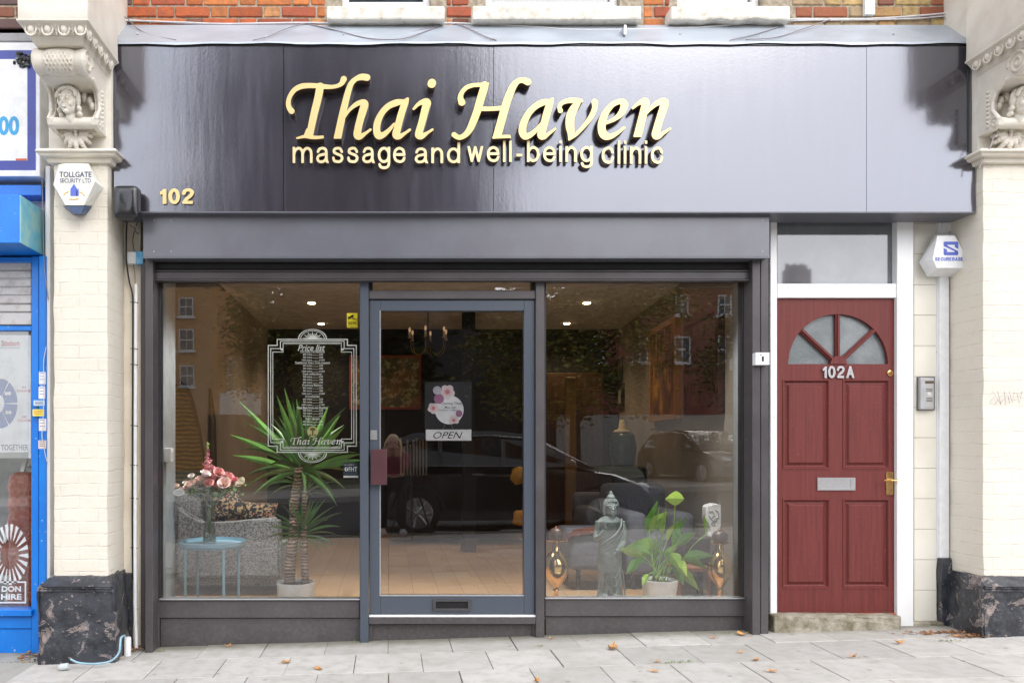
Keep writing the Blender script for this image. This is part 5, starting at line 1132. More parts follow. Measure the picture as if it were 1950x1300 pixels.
for x0, y0, x1, y1 in ((341, 567, 369, 603), (341, 626, 370, 668), (343, 696, 370, 735), (250, 567, 280, 603), (250, 626, 280, 668), (250, 696, 280, 735), (160, 567, 190, 603), (160, 626, 190, 668)): far_win(h1, x0, y0, x1, y1, d)
for x0, x1 in ((433, 452), (455, 474)): far_win(h1, x0, 682, x1, 745, d, 0)
mb = MB(); mb.box(RX(60, d), RX(462, d), -d-9, -d+.1, RZ(528, d), RZ(524, d)); mb.build('parapet', STONE, h1)
MB().box(RX(418, 40), RX(500, 40), -40.2, -40, -.5, RZ(748, 40)).build('white_extension', SWH, h1)
tag(MB().box(RX(395, 25), RX(700, 25), -25.08, -25, -.6, RZ(790, 25)).build('garden_fence', pm('fence_wood', (.14, .095, .065), .85, c2=(.09, .06, .045), ns=3, stretch=(8, 1, 1)), None, loc=(RX(500, 25), -25, 0)), 'brown board fence mirrored low in the left window', 'fence')
tag(MB().box(RX(660, 24), RX(1060, 24), -24.3, -24, -.6, RZ(735, 24)).build('boundary_wall', pm('dark_brick_wall', (.075, .055, .05), .9, c2=(.04, .035, .03), ns=5), None, loc=(RX(860, 24), -24, 0)), 'dark brick boundary wall mirrored in the glass door', 'wall')
tag(MB().box(RX(520, 33), RX(1050, 33), -39, -33, -.6, RZ(575, 33)).build('dark_outbuilding', pm('dark_clad', (.05, .045, .045), .8), None, loc=(RX(860, 33), -33, 0)), 'dark low building mirrored behind the boundary wall', 'building')
h2 = thing('terrace_house', 'red brick terrace with white windows and slate roof mirrored in the right window', 'house', (RX(1300, 34), -34, 0))
d = 34; xl, xr = RX(1090, d), RX(2300, d)
MB().box(xl, xr, -d-8, -d, -.6, RZ(548, d)).build('wall', FARB2, h2)
mb = MB(); mb.prism([(-d+.3, RZ(548, d)), (-d-4, RZ(538, d)), (-d-8.3, RZ(548, d))], 0, 'x', xl-.2, xr+.2); mb.build('roof', SLATE, h2)
mb = MB(); mb.box(RX(1500, 37), RX(1545, 37), -37.6, -37, RZ(560, 37), RZ(512, 37)); mb.box(RX(1506, 37), RX(1538, 37), -37.5, -37.1, RZ(512, 37), RZ(504, 37))
for k in range(6): mb.tube([(RX(1504+k*7, 37), -37.3, RZ(512, 37)), (RX(1504+k*7, 37), -37.3, RZ(500+3*(k % 2), 37))], .1, 6)
mb.build('chimney', FARB2, h2)
for x0 in (1120, 1202, 1284, 1366, 1448, 1530): far_win(h2, x0, 562, x0+26, 600, d); far_win(h2, x0, 640, x0+30, 690, d)
MB().box(RX(1050, 30), RX(1500, 30), -30.2, -30, -.6, RZ(790, 30)).build('front_wall', pm('render_white_far', (.45, .43, .4), .8), h2)
# parked cars
def car(name, label, cx_, y, col, flip=1, rot=0, plate=False):
    c = thing(name, label, 'car', (cx_, y, gz(cx_)-.12), 'parked cars')
    g0 = 0; T = Matrix.Translation(Vector((cx_, y, gz(cx_)-.12))) @ Matrix.Rotation(rot, 4, 'Z') @ Matrix.Scale(flip, 4, (1, 0, 0))
    paint = pm('car_paint', col, .25, .6, .3, coat=1.); gl = pm('car_glass', (.012, .014, .016), .05, .9); ty = pm('tyre', (.02, .02, .02), .8); al_ = pm('alloy', (.5, .5, .52), .3, .5, .9); lamp = pm('headlamp', (.6, .62, .65), .1, .8)
    def fin(mb, n_, m_, par, sm=True):
        for v in mb.bm.verts: v.co = T @ v.co
        return mb.build(n_, m_, par, smooth=sm, autos=38)
    W = .86
    body = [(-2.1, .32), (-2.16, .62), (-2.1, .86), (-1.95, .97), (-.9, 1.0), (.9, .97), (1.55, .88), (1.98, .72), (2.12, .52), (2.1, .26), (1.75, .22), (-1.75, .22)]
    mb = MB(); secs = [(-W, .94, .0), (-W*.93, .98, .0), (0, 1.0, 0), (W*.93, .98, 0), (W, .94, 0)]; rings = []
    for yy, k, _ in secs: rings.append([mb.bm.verts.new((u*k, yy, .6+(v-.6)*(k if v > .6 else 1))) for u, v in body])
    for A, B in zip(rings, rings[1:]):
        for i in range(len(body)): mb.bm.faces.new((A[i], A[(i+1) % len(body)], B[(i+1) % len(body)], B[i]))
    mb.bm.faces.new(rings[0]); mb.bm.faces.new(rings[-1][::-1]); bd = fin(mb, 'body', paint, c)
    roof = [(-1.98, .95), (-1.75, 1.32), (-1.35, 1.47), (-.2, 1.5), (.35, 1.44), (1.25, .95)]
    mb = MB(); rings = []
    for yy, k, dz in ((-W*.97, 1, -.0), (-W*.74, 1, 0), (W*.74, 1, 0), (W*.97, 1, 0)):
        e = abs(yy) > W*.9; rings.append([mb.bm.verts.new((u*(.985 if e else 1), yy*(1 if v < 1 else (.80 if e else 1)), v-(.045 if (e and v > 1.2) else 0))) for u, v in roof])
    for A, B in zip(rings, rings[1:]):
        for i in range(len(roof)): mb.bm.faces.new((A[i], A[(i+1) % len(roof)], B[(i+1) % len(roof)], B[i]))
    mb.bm.faces.new(rings[0]); mb.bm.faces.new(rings[-1][::-1]); fin(mb, 'roof_shell', paint, c)
    for s_ in (-1, 1):
        wn_ = [(-1.72, 1.0), (-1.6, 1.27), (-1.25, 1.38), (-.25, 1.42), (.28, 1.37), (.98, 1.0)]
        mb = MB(); A = [mb.bm.verts.new((u, s_*(W*.985 if v < 1.05 else W*.83), v)) for u, v in wn_]; mb.bm.faces.new(A)
        B = [mb.bm.verts.new((u, s_*(W*.9 if v < 1.05 else W*.74), v)) for u, v in wn_]; mb.bm.faces.new(B[::-1])
        for i in range(len(A)): mb.bm.faces.new((A[i], A[(i+1) % len(A)], B[(i+1) % len(A)], B[i]))
        fin(mb, 'side_window', gl, c, False)
        mb = MB()
        for u in (-1.0, -.1): mb.box(u-.03, u+.03, min(s_*W*.8, s_*W*.99), max(s_*W*.8, s_*W*.99), 1.0, 1.38)
        mb.tube([(u, s_*(W*.86), v+.012) for u, v in wn_[1:]], .012, 6); mb.tube([(-1.72, s_*W*.99, .995), (.98, s_*W*.99, .985)], .012, 6); fin(mb, 'window_trim', pm('car_trim', (.35, .36, .38), .25, .5, .8), c)
        mb = MB(); mb.ell((1.9, s_*.62, .68), (.17, .16, .075), 12, 8); fin(mb, 'headlight', lamp, c)
        mb = MB(); mb.ell((.85, s_*.98, 1.02), (.07, .1, .07), 10, 8); fin(mb, 'wing_mirror', paint, c)
        for u in (-1.32, 1.3):
            mb = MB(); mb.lathe([(.2, -.1), (.3, -.1), (.325, -.07), (.325, .07), (.3, .1), (.2, .1)], n=28)
            for v in mb.bm.verts: v.co = Vector((u+v.co.x, s_*.79+v.co.z, .325+v.co.y))
            w_ = fin(mb, 'wheel', ty, c)
            mb = MB(); mb.lathe([(.205, .07), (.22, .1), (.205, .105)], n=28); 
            for k in range(7):
                a = 2*math.pi*k/7; mb.tube([(0, 0, .09), (.2*math.cos(a), .2*math.sin(a), .1)], [.045, .022], 6)
            mb.lathe([(0, .08), (.05, .08), (.05, .115), (0, .12)], n=16)
            for v in mb.bm.verts: v.co = Vector((u+v.co.x, s_*(.79+v.co.z), .325+v.co.y))
            fin(mb, 'rim', al_, w_)
            mb = MB(); mb.tube([(u+.38*math.cos(t), s_*W*1.0, .33+.38*math.sin(t)) for t in np.linspace(.1, 3.04, 12)], .02, 6); fin(mb, 'wheel_arch', pm('arch_black', (.02, .02, .02), .6), c)
    mb = MB(); mb.box(2.09, 2.13, -.26, .26, .38, .49, .004); fin(mb, 'number_plate', SWH, c); mb = MB(); mb.box(2.02, 2.12, -.5, .5, .52, .6, .01); fin(mb, 'grille', BLACKP, c)
    mb = MB(); mb.box(-.55, -.38, -W*1.01, -W*.95, .86, .885, .004); mb.box(-.55, -.38, W*.95, W*1.01, .86, .885, .004); fin(mb, 'door_handle', al_, bd)
    return c
car('parked_car', 'black hatchback parked at the kerb behind the viewer, mirrored in the glass door', RX(955, 7.1), -7.1, (.012, .012, .014), 1)
car('parked_car', 'silver grey car facing the shop, mirrored small in the right window', RX(1345, 17), -17.3, (.10, .105, .11), 1, R_(78))
# ------------------------------------------------------------------ photographer and tripod
def skin(name, pts, edges, mat, parent, sub=2):
    me = bpy.data.meshes.new(name); off = WORIG[parent.name]; me.from_pydata([Vector(p[:3])-off for p in pts], edges, [])
    o = bpy.data.objects.new(name, me); COL.objects.link(o); me.materials.append(mat); o.parent = parent; WORIG[o.name] = off
    m_ = o.modifiers.new('s', 'SKIN'); m_.use_smooth_shade = True
    for v, p in zip(me.skin_vertices[0].data, pts): v.radius = (p[3], p[4] if len(p) > 4 else p[3]); v.use_root = False
    me.skin_vertices[0].data[0].use_root = True
    s_ = o.modifiers.new('u', 'SUBSURF'); s_.levels = sub; s_.render_levels = sub
    bake(o); o.data.materials.clear(); o.data.materials.append(mat); return o
px_, py_ = .06, -5.62
wm = thing('person', 'blonde person in maroon jacket bending with hands at face, mirrored in the glass door', 'person', (px_, py_, gz(0)))
SKIN = pm('skin', (.55, .33, .25), .5, c2=(.5, .28, .21)); HAIR = pm('blonde_hair', (.75, .56, .32), .5, c2=(.55, .38, .2), ns=60, stretch=(6, 6, .6)); JKT = pm('maroon_jacket', (.34, .07, .12), .7, ns=14); TRS = pm('dark_trousers', (.02, .022, .03), .8); SHO = pm('white_trainers', (.5, .5, .5), .5)
P0 = lambda x, y, z, r, r2=None: (px_+x, py_+y, z, r, r2 if r2 else r)
B = [P0(0, -.10, .80, .13, .10), P0(0, -.06, .92, .13, .10), P0(0, .03, 1.05, .13, .095), P0(0, .09, 1.14, .09, .07), P0(0, .125, 1.19, .042), P0(0, .15, 1.25, .055), P0(0, .17, 1.31, .07),
     P0(-.10, -.10, .74, .085), P0(-.12, .02, .43, .058), P0(-.13, -.04, .09, .038), P0(-.13, .10, .045, .032), P0(.10, -.10, .74, .085), P0(.12, .02, .43, .058), P0(.13, -.04, .09, .038), P0(.14, .10, .045, .032),
     P0(-.17, .07, 1.11, .05), P0(-.24, .14, .90, .04), P0(-.07, .28, 1.10, .026), P0(.17, .07, 1.11, .05), P0(.24, .14, .90, .04), P0(.07, .28, 1.10, .026)]
E = [(0, 1), (1, 2), (2, 3), (3, 4), (4, 5), (5, 6), (0, 7), (7, 8), (8, 9), (9, 10), (0, 11), (11, 12), (12, 13), (13, 14), (3, 15), (15, 16), (16, 17), (3, 18), (18, 19), (19, 20)]
skin('body', B, E, SKIN, wm)
infl = lambda idx, k: [tuple(list(B[i][:3])+[B[i][3]*k+.008, B[i][4]*k+.008]) for i in idx]
skin('jacket', infl([0, 1, 2, 3, 15, 16, 17, 18, 19, 20], 1.06)[:], [(0, 1), (1, 2), (2, 3), (3, 4), (4, 5), (5, 6), (3, 7), (7, 8), (8, 9)], JKT, wm)
skin('trousers', infl([0, 7, 8, 9, 11, 12, 13], 1.05), [(0, 1), (1, 2), (2, 3), (0, 4), (4, 5), (5, 6)], TRS, wm)
hc = Vector((px_, py_+.185, 1.27))
mb = MB(); mb.ell(hc, (.073, .088, .10), 20, 14); mb.ell(hc+Vector((0, .09, -.015)), (.012, .02, .016), 10, 8); mb.ell(hc+Vector((0, .07, -.06)), (.045, .035, .045), 12, 8)
for s_ in (-1, 1): mb.ell(hc+Vector((s_*.073, -.0, -.01)), (.01, .018, .028), 8, 6)
bake(mb.build('head', SKIN, wm), .006, 2)
mb = MB(); mb.ell(hc+Vector((0, -.03, .03)), (.088, .088, .092), 18, 12)
for k in range(26):
    a = math.pi*(.95+1.1*k/25); s0 = hc+Vector((.08*math.cos(a), -.0+.07*math.sin(a), .04)); mb.tube([s0, s0+Vector((math.cos(a)*.03, .01, -.1)), s0+Vector((math.cos(a)*.035, .03+random.uniform(-.01, .01), -.22))], [.022, .02, .008], 6)
bake(mb.build('hair', HAIR, wm), .008, 2)
mb = MB()
for s_ in (-1, 1): mb.ell(hc+Vector((s_*.03, .082, .008)), (.011, .006, .006), 8, 6)
mb.build('eyes', BLACKP, wm)
MB().ell(hc+Vector((0, .1, -.05)), (.02, .006, .006), 8, 6).build('mouth', pm('lips', (.45, .13, .12), .4), wm)
for s_ in (-1, 1):
    w0 = Vector((px_+s_*.07, py_+.28, 1.10)); mb = MB(); mb.ell(w0+Vector((-s_*.01, .01, .045)), (.03, .014, .042), 12, 8)
    for j in range(4):
        b0 = w0+Vector((-s_*(.012)+(j-1.5)*.0155, .012, .075)); L_ = (.06, .07, .066, .052)[j]; mb.tube([b0, b0+Vector((0, .012, L_*.45)), b0+Vector((-s_*.008, .0, L_*.8)), b0+Vector((-s_*.014, -.01, L_))], [.0085, .0082, .0075, .006], 8)
    b0 = w0+Vector((-s_*.03, .012, .03)); mb.tube([b0, b0+Vector((-s_*.02, .01, .022)), b0+Vector((-s_*.026, .004, .045))], [.010, .0095, .0075], 8)
    bake(mb.build('hand', SKIN, wm), .003, 1)
    mb = MB(); mb.ell(Vector((px_+s_*.135, py_+.06, .075)), (.05, .13, .05), 14, 8); mb.build('shoe', SHO, wm, smooth=True)
for o_ in wm.children:
    if o_.data.materials and o_.data.materials[0] is None: pass
tp = thing('camera_tripod', 'black camera tripod beside the woman, mirrored in the glass door', 'tripod', (.3, -5.4, gz(.3)))
MB().tube([(.3, -5.4, 1.2), (.3, -5.4, .75)], .016, 10).build('column', BLACKP, tp)
for a in (90, 210, 330): MB().tube([(.3, -5.4, 1.02), (.3+.14*math.cos(R_(a)), -5.4+.14*math.sin(R_(a)), .55), (.3+.32*math.cos(R_(a)), -5.4+.32*math.sin(R_(a)), gz(.3))], [.014, .012, .008], 8).build('leg', BLACKP, tp)
MB().box(.26, .34, -5.45, -5.35, 1.2, 1.24, .006).build('head_plate', BLACKP, tp)
# ================================================================== ON THE GLASS
random.seed(5)
YG = .012
VIN = pm('white_vinyl', (.85, .87, .84), .5, .3)
pl = thing('price_list_decal', 'white price list lettering in an ornate stepped frame on the glass of the left window', 'decal', (X(595), YG, Z(878)))
def pline(mb, P, w, closed=False, Y=YG):
    P = list(P)+([P[0]] if closed else [])
    for (x0, y0), (x1, y1) in zip(P, P[1:]):
        if abs(x1-x0) >= abs(y1-y0): mb.pbox(min(x0, x1)-w/2, min(y0, y1)-w/2, max(x0, x1)+w/2, max(y0, y1)+w/2, Y, Y+.0006)
        else: mb.pbox(min(x0, x1)-w/2, min(y0, y1)+w/2, max(x0, x1)+w/2, max(y0, y1)-w/2, Y, Y+.0006)
def frame_path(a, b, c, d_, s, t):          # outer rect with notched corners: s = notch x, t = notch y
    return [(a, b+t), (a+s, b+t), (a+s, b), (c-s, b), (c-s, b+t), (c, b+t), (c, d_-t), (c-s, d_-t), (c-s, d_), (a+s, d_), (a+s, d_-t), (a, d_-t)]
mb = MB(); pline(mb, frame_path(510.8, 646, 678.5, 860.5, 17, 11.5), 1.9, True); pline(mb, frame_path(515.5, 649.5, 673.8, 856.5, 18.5, 14), 1.5, True, YG+.0008); pline(mb, frame_path(519.5, 653, 669.5, 852.5, 19.5, 17), 1.3, True, YG+.0016)
for x in np.arange(542, 648, 2.1):
    for y in (654.5, 850.5): mb.pbox(x, y-1, x+.8, y+1, YG+.0024, YG+.003)
for x, y in ((536.5, 665), (652.5, 665), (536.5, 841), (652.5, 841)): mb.pbox(x-2, y-2, x+2, y+2, YG+.0024, YG+.003)
for s_, yc in ((1, 645), (-1, 862)):
    for r0, r1 in ((25.5, 27.5), (22, 23.2)):
        n_ = 40; o1 = [(595+r1*math.cos(math.pi*k/n_), yc-s_*r1*.68*math.sin(math.pi*k/n_)) for k in range(n_+1)]; i1 = [(595+r0*math.cos(math.pi*k/n_), yc-s_*r0*.68*math.sin(math.pi*k/n_)) for k in range(n_, -1, -1)]
        mb.prism([(X(x, YG), Z(y, YG)) for x, y in o1+i1], 0, 'y', YG+.003, YG+.0036)
    for k in range(13):
        a = math.pi*(k+.5)/13; r = 18 if k % 2 == 0 else 14; da = .07
        p = [(595+5*math.cos(a), yc-s_*3.4*math.sin(a)), (595+r*math.cos(a-da*.6), yc-s_*r*.7*math.sin(a-da*.6)), (595+(r+1)*math.cos(a), yc-s_*(r+1)*.7*math.sin(a)), (595+r*math.cos(a+da*.6), yc-s_*r*.7*math.sin(a+da*.6))]
        q = [(595+3.5*math.cos(a-.25), yc-s_*2.4*math.sin(a-.25))]+p[1:]+[(595+3.5*math.cos(a+.25), yc-s_*2.4*math.sin(a+.25))]
        mb.prism([(X(x, YG), Z(y, YG)) for x, y in q], 0, 'y', YG+.0038+k*1e-5, YG+.0044)
    mb.pbox(589, min(yc, yc-s_*3), 601, max(yc, yc-s_*3), YG+.0046, YG+.005)
mb.build('frame', VIN, pl)
text('title', 'Price list', (567, 656, 619, 668), YG, VIN, pl, .0003, .012, .35)
LN = [('Full Body Oil Massage', 1), ('60 mins', '£55'), ('90 mins', '£80'), ('120 mins', '£100'), ('Traditional Thai / Yoga massage', 1), ('60 mins', '£55'), ('90 mins', '£80'), ('120 mins', '£100'), ('Foot reflexology', 1), ('30 mins', '£35'), ('45 mins', '£45'), ('60 mins', '£55'),
      ('Pregnancy Massage', 1), ('60 mins', '£55'), ('90 mins', '£80'), ('120 mins', '£100'), ('Aromatherapy', 1), ('60 mins', '£55'), ('90 mins', '£80'), ('120 mins', '£100'), ('Head Back Neck and Shoulder', 1), ('30 mins', '£35'), ('45 mins', '£45'), ('60 mins', '£55'), ('Head massage', 1), ('30 mins', '£35'), ('45 mins', '£45')]
for i, (a, b) in enumerate(LN):
    y = 669.5+i*5.32
    if b == 1:
        w_ = len(a)*2.05+3; text('heading', a, (595-w_/2, y-2.3, 595+w_/2, y+2), YG, VIN, pl, .0003, .02)
        MB().pbox(595-w_/2, y+2.1, 595+w_/2, y+2.5, YG, YG+.0006).build('underline', VIN, pl)
    else:
        w_ = 17 if a[0] != '1' else 19; text('entry', a, (594-w_, y-1.8, 594, y+1.6), YG, VIN, pl, .0003, .02); text('price', b, (608, y-1.8, 608+(7 if len(b) == 3 else 10), y+1.6), YG, VIN, pl, .0003, .02)
        MB().pbox(594.6, y+1.1, 607, y+1.6, YG, YG+.0006).build('leader_line', VIN, pl)
fit = (553, 831, 650, 847)
for k in ('T', 'h', 'a', 'H', 'a2', 'v', 'e', 'n', 'i', 'dot'): glyph(k, Y=YG, ext=.0003, parent=pl, mat=VIN, side=None, name='script_letter', fit=fit, bev=0)
def disc(mb, px, py, r, Y, t=.0006, k=1.): mb.prism([(X(px+r*math.cos(a), Y), Z(py+r*k*math.sin(a), Y)) for a in np.linspace(0, 2*math.pi, 33)[:-1]], 0, 'y', Y, Y+t); return mb
disc(MB(), 595.5, 821.5, 10.5, YG).build('emblem', pm('pale_gold_vinyl', (.62, .58, .28), .4), pl)
mb = MB(); mb.pbox(594, 820, 597, 829, YG-.0012, YG-.0006); disc(mb, 595.5, 817, 5.5, YG-.002, .0004, .6); disc(mb, 591, 828, 2.3, YG-.002, .0004, .7); disc(mb, 600, 828, 2.3, YG-.002, .0004, .7); mb.build('emblem_tree', pm('dark_olive', (.16, .13, .03), .5), pl)
cc = thing('cctv_sticker', 'yellow CCTV warning sticker high on the left window beside the door post', 'sticker', (X(670), YG, Z(624)))
MB().pbox(660.5, 596, 681, 624, YG, YG+.0006).build('backing', pm('yellow_vinyl', (.82, .68, .02), .4), cc)
mb = MB(); P = lambda l, Y=YG-.001: [(X(a, Y), Z(b, Y)) for a, b in l]
mb.prism(P([(662, 604.5), (672, 598.5), (674, 601.5), (664, 607.5)]), 0, 'y', YG-.001, YG-.0004); mb.prism(P([(670, 604), (673, 607.5), (680, 607.5), (680, 606.6), (674, 606.4), (672, 603)]), 0, 'y', YG-.0015, YG-.001); mb.build('camera_symbol', BLACKP, cc)
text('lettering', 'CCTV', (663, 613, 678, 617), YG-.001, BLACKP, cc, .0003, .03)
fh = thing('membership_sticker', 'small dark blue FHT membership sticker low on the left window beside the door post', 'sticker', (X(668), YG, Z(910)))
MB().pbox(654, 881, 682.5, 905, YG, YG+.0006).build('backing', pm('slate_blue_vinyl', (.035, .06, .09), .4), fh); MB().pbox(654, 905.3, 682.5, 909, YG, YG+.0006).build('white_strip', VIN, fh)
text('lettering', 'FHT', (664, 888.5, 680, 897), YG-.001, VIN, fh, .0003, .01); text('lettering', 'I am a member of', (656, 883, 674, 885.5), YG-.001, VIN, fh, .0003)
mb = MB(); mb.prism([(X(659.5+(3.4 if k % 2 == 0 else 3.4)*math.cos(a), YG), Z(893+4*math.sin(a), YG)) for k, a in enumerate(np.linspace(0, 2*math.pi, 20)[:-1])], 0, 'y', YG-.001, YG-.0004); mb.build('badge', VIN, fh)
MB().pbox(658.9, 889.5, 660.1, 896.5, YG-.0018, YG-.0012).build('badge_mark', BLACKP, fh)
ov = thing('oval_sticker', 'small white oval sticker on the left window below the pink flowers', 'sticker', (X(340), YG, Z(943))); disc(MB(), 340.5, 937, 11, YG, .0006, .62).build('backing', VIN, ov)
mb = MB(); 
for y in (934, 937, 940): mb.pbox(333, y, 348, y+.8, YG-.001, YG-.0004)
mb.build('print', pm('grey_ink', (.35, .37, .4), .5), ov)
# door notice
YD = .016
dn = thing('opening_hours_notice', 'dark square notice with white disc, pink blossoms and opening hours on the glass door', 'notice', (X(853), YD, Z(817)))
MB().pbox(809, 727, 898, 817, YD, YD+.001).build('card', pm('charcoal_card', (.014, .017, .022), .4), dn)
disc(MB(), 855.5, 780, 27.5, YD-.001).build('disc', pm('disc_white', (.92, .94, .96), .5), dn)
PINKP = pm('pale_petal', (.86, .76, .77), .5); ROSE = pm('rose_petal', (.70, .22, .26), .5); MAUVE = pm('mauve_petal', (.42, .19, .34), .5); LILAC = pm('lilac_petal', (.62, .58, .68), .5)
mb = MB()
for (cx_, cy_, r) in ((852, 746, 14), (825, 777, 10.5), (864, 800, 10)):
    for k in range(5):
        a = k*2*math.pi/5+.3
        if cy_ > 795 and math.sin(a) > .5: continue
        disc(mb, cx_+r*.55*math.cos(a), cy_+r*.55*math.sin(a), r*.48, YD-.002-k*.00012, .0001)
mb.build('blossom', PINKP, dn)
mb = MB()
for (cx_, cy_, r) in ((852, 746, 14), (825, 777, 10.5), (864, 800, 9)):
    for k in range(9):
        a = k*2*math.pi/9; mb.prism([(X(cx_+u, YD), Z(cy_+v, YD)) for u, v in ((r*.12*math.cos(a+1.5), r*.12*math.sin(a+1.5)), (r*.62*math.cos(a), r*.62*math.sin(a)), (r*.12*math.cos(a-1.5), r*.12*math.sin(a-1.5)))], 0, 'y', YD-.0034-k*2e-5, YD-.003)
mb.build('blossom_veins', ROSE, dn)
mb = MB(); disc(mb, 836, 759, 9.5, YD-.0036); mb.build('leaf_disc', MAUVE, dn); disc(MB(), 832.5, 743, 8, YD-.0038).build('leaf_disc', LILAC, dn); disc(MB(), 874, 787, 6.5, YD-.0038).build('leaf_disc', MAUVE, dn)
INK2 = pm('notice_ink', (.10, .09, .12), .5)
for s, r in (('Opening Times', (840, 765, 880, 771.5)), ('Mon-Sun', (846, 773, 869, 777.5)), ('10.30am-7.30pm', (835, 779, 872, 783))): text('lettering', s, r, YD-.002, INK2, dn, .0003, .008, .35)
op = thing('open_sign', 'small white OPEN plaque hanging below the opening hours notice on the glass door', 'sign', (X(854), YD, Z(838)))
MB().pbox(811, 817.5, 897.5, 838.5, YD-.004, YD, .001).build('plaque', SWH, op); text('lettering', 'OPEN', (825, 822, 881, 834.5), YD-.0052, BLACKP, op, .0005, -.004, .35)
mb = MB(); mb.tube([(X(848, YD), YD-.003, Z(807, YD)), (X(843, YD), YD-.003, Z(818, YD))], .0012, 5); mb.tube([(X(858, YD), YD-.003, Z(807, YD)), (X(864, YD), YD-.003, Z(818, YD))], .0012, 5); mb.build('cord', pm('tan_cord', (.4, .3, .2), .7), op)
# ================================================================== INSIDE, LEFT WINDOW
def px3(px, py, y): return Vector((X(px, y), y, Z(py, y)))
sw = thing('alarm_contact', 'small white switch box on the pale reveal at the left edge of the left window', 'switch', (LWX+.01, .12, Z(878, .12)))
MB().box(LWX+.004, LWX+.05, .085, .15, Z(879, .12), Z(853, .12), .005, 2).build('box', WHITEP, sw); MB().box(LWX+.05, LWX+.053, .1, .13, Z(872, .12), Z(860, .12)).build('rocker', pm('rocker', (.6, .6, .6), .3), sw)
# blue side table
SKY = pm('pale_blue_steel', (.27, .45, .56), .35, .5, c2=(.25, .42, .53)); ty_ = .42
TC = Vector((X(405, ty_), ty_, FZ)); tr_ = 62*(ty_+5)/1500; tz = Z(1033, ty_)
tb = thing('side_table', 'round pale blue metal tray table with thin legs in the left window', 'table', TC)
MB().lathe([(0, tz-.014), (tr_-.006, tz-.014), (tr_, tz-.01), (tr_+.002, tz+.016), (tr_-.003, tz+.017), (tr_-.006, tz-.006), (0, tz-.006)], (TC.x, TC.y, 0), 48).build('tray', SKY, tb, smooth=True, autos=40)
for a in (-135, -58, 45, 132): MB().tube([(TC.x+(tr_-.012)*math.cos(R_(a)), TC.y+(tr_-.012)*math.sin(R_(a)), FZ), (TC.x+(tr_-.012)*math.cos(R_(a)), TC.y+(tr_-.012)*math.sin(R_(a)), tz-.012)], .0095, 8).build('leg', SKY, tb)
MB().tube([(TC.x+(tr_-.02)*math.cos(t), TC.y+(tr_-.02)*math.sin(t), tz-.02) for t in np.linspace(0, 6.283, 33)], .006, 6).build('ring', SKY, tb)
VG = M('vase_glass'); VG.t.nodes.remove(VG.b); g_ = VG.n('ShaderNodeBsdfGlossy'); g_.inputs['Roughness'].default_value = .02; t_ = VG.n('ShaderNodeBsdfTransparent'); t_.inputs['Color'].default_value = (.93, .95, .94, 1); lw = VG.n('ShaderNodeLayerWeight'); lw.inputs['Blend'].default_value = .35; mx = VG.n('ShaderNodeMixShader')
VG.l(VG.ramp(lw.outputs['Facing'], 0, 1, .06, .75), mx.inputs[0]); VG.l(t_.outputs[0], mx.inputs[1]); VG.l(g_.outputs[0], mx.inputs[2]); VG.l(mx.outputs[0], VG.o.inputs['Surface']); VG = VG.m
s1 = (ty_+5)/1500; vc = Vector((X(399, ty_), ty_, tz-.006)); vh = Z(952, ty_)-vc.z
va = thing('glass_vase', 'clear waisted glass vase with white pebbles and flower stems on the blue table', 'vase', vc)
pr = [(.0, .004), (.042, .004), (.046, .01), (.041, .05), (.035, .11), (.032, .17), (.036, .23), (.046, vh), (.043, vh), (.033, .23), (.029, .17), (.032, .11), (.038, .05), (.04, .016), (0, .014)]
MB().lathe([(r*1.05, z) for r, z in pr], vc, 32).build('glass', VG, va, smooth=True)
mb = MB()
for _ in range(230):
    a = random.uniform(0, 6.28); r = .037*math.sqrt(random.random()); mb.ell(vc+Vector((r*math.cos(a), r*math.sin(a), random.uniform(.02, .075)*(1 if random.random() < .9 else 1.1))), random.uniform(.004, .007), 6, 4)
pb = mb.build('pebbles', pm('white_pebble', (.72, .70, .64), .6, c2=(.5, .47, .42), ns=50), va); pb['kind'] = 'stuff'
bq = thing('flower_bouquet', 'bouquet of pink and cream roses with one tall pink spike in the glass vase', 'flowers', vc+Vector((0, 0, vh)))
GREEN = attr_mat('leaf_green', .45, (.02, .05, .015), 0, spec=.4, ns=30, amt=.3); STEM = pm('stem_green', (.16, .24, .09), .5, c2=(.24, .26, .14), ns=20)
mb = MB(); heads = [(361, 921, 'p', 12), (346, 932, 'p', 9), (333, 924, 'p', 8), (381, 912, 'p', 13), (364, 905, 'w', 6), (406, 905, 'r', 10), (392, 900, 'w', 10), (417, 898, 'r', 10), (427, 918, 'p', 12), (436, 905, 'r', 11), (414, 922, 'd', 8), (446, 912, 'd', 7), (457, 917, 'c', 10), (398, 918, 'r', 9), (410, 930, 'd', 6), (373, 925, 'w', 6), (388, 922, 'p', 8), (423, 905, 'p', 8), (352, 918, 'w', 5), (403, 890, 'r', 7)]
rc = {'p': (.88, .66, .60), 'w': (.90, .84, .80), 'r': (.84, .42, .42), 'd': (.72, .22, .27), 'c': (.85, .82, .66)}
for px, py, k, r in heads:
    e = px3(px, py, ty_+random.uniform(-.08, .05)); b0 = vc+Vector((random.uniform(-.02, .02), random.uniform(-.02, .02), .02)); mb.tube([b0, vc+Vector((random.uniform(-.015, .015), 0, .17)), vc+Vector(((e.x-vc.x)*.35, 0, vh+.01)), e], .0028, 5)
mb.build('stems', STEM, bq)
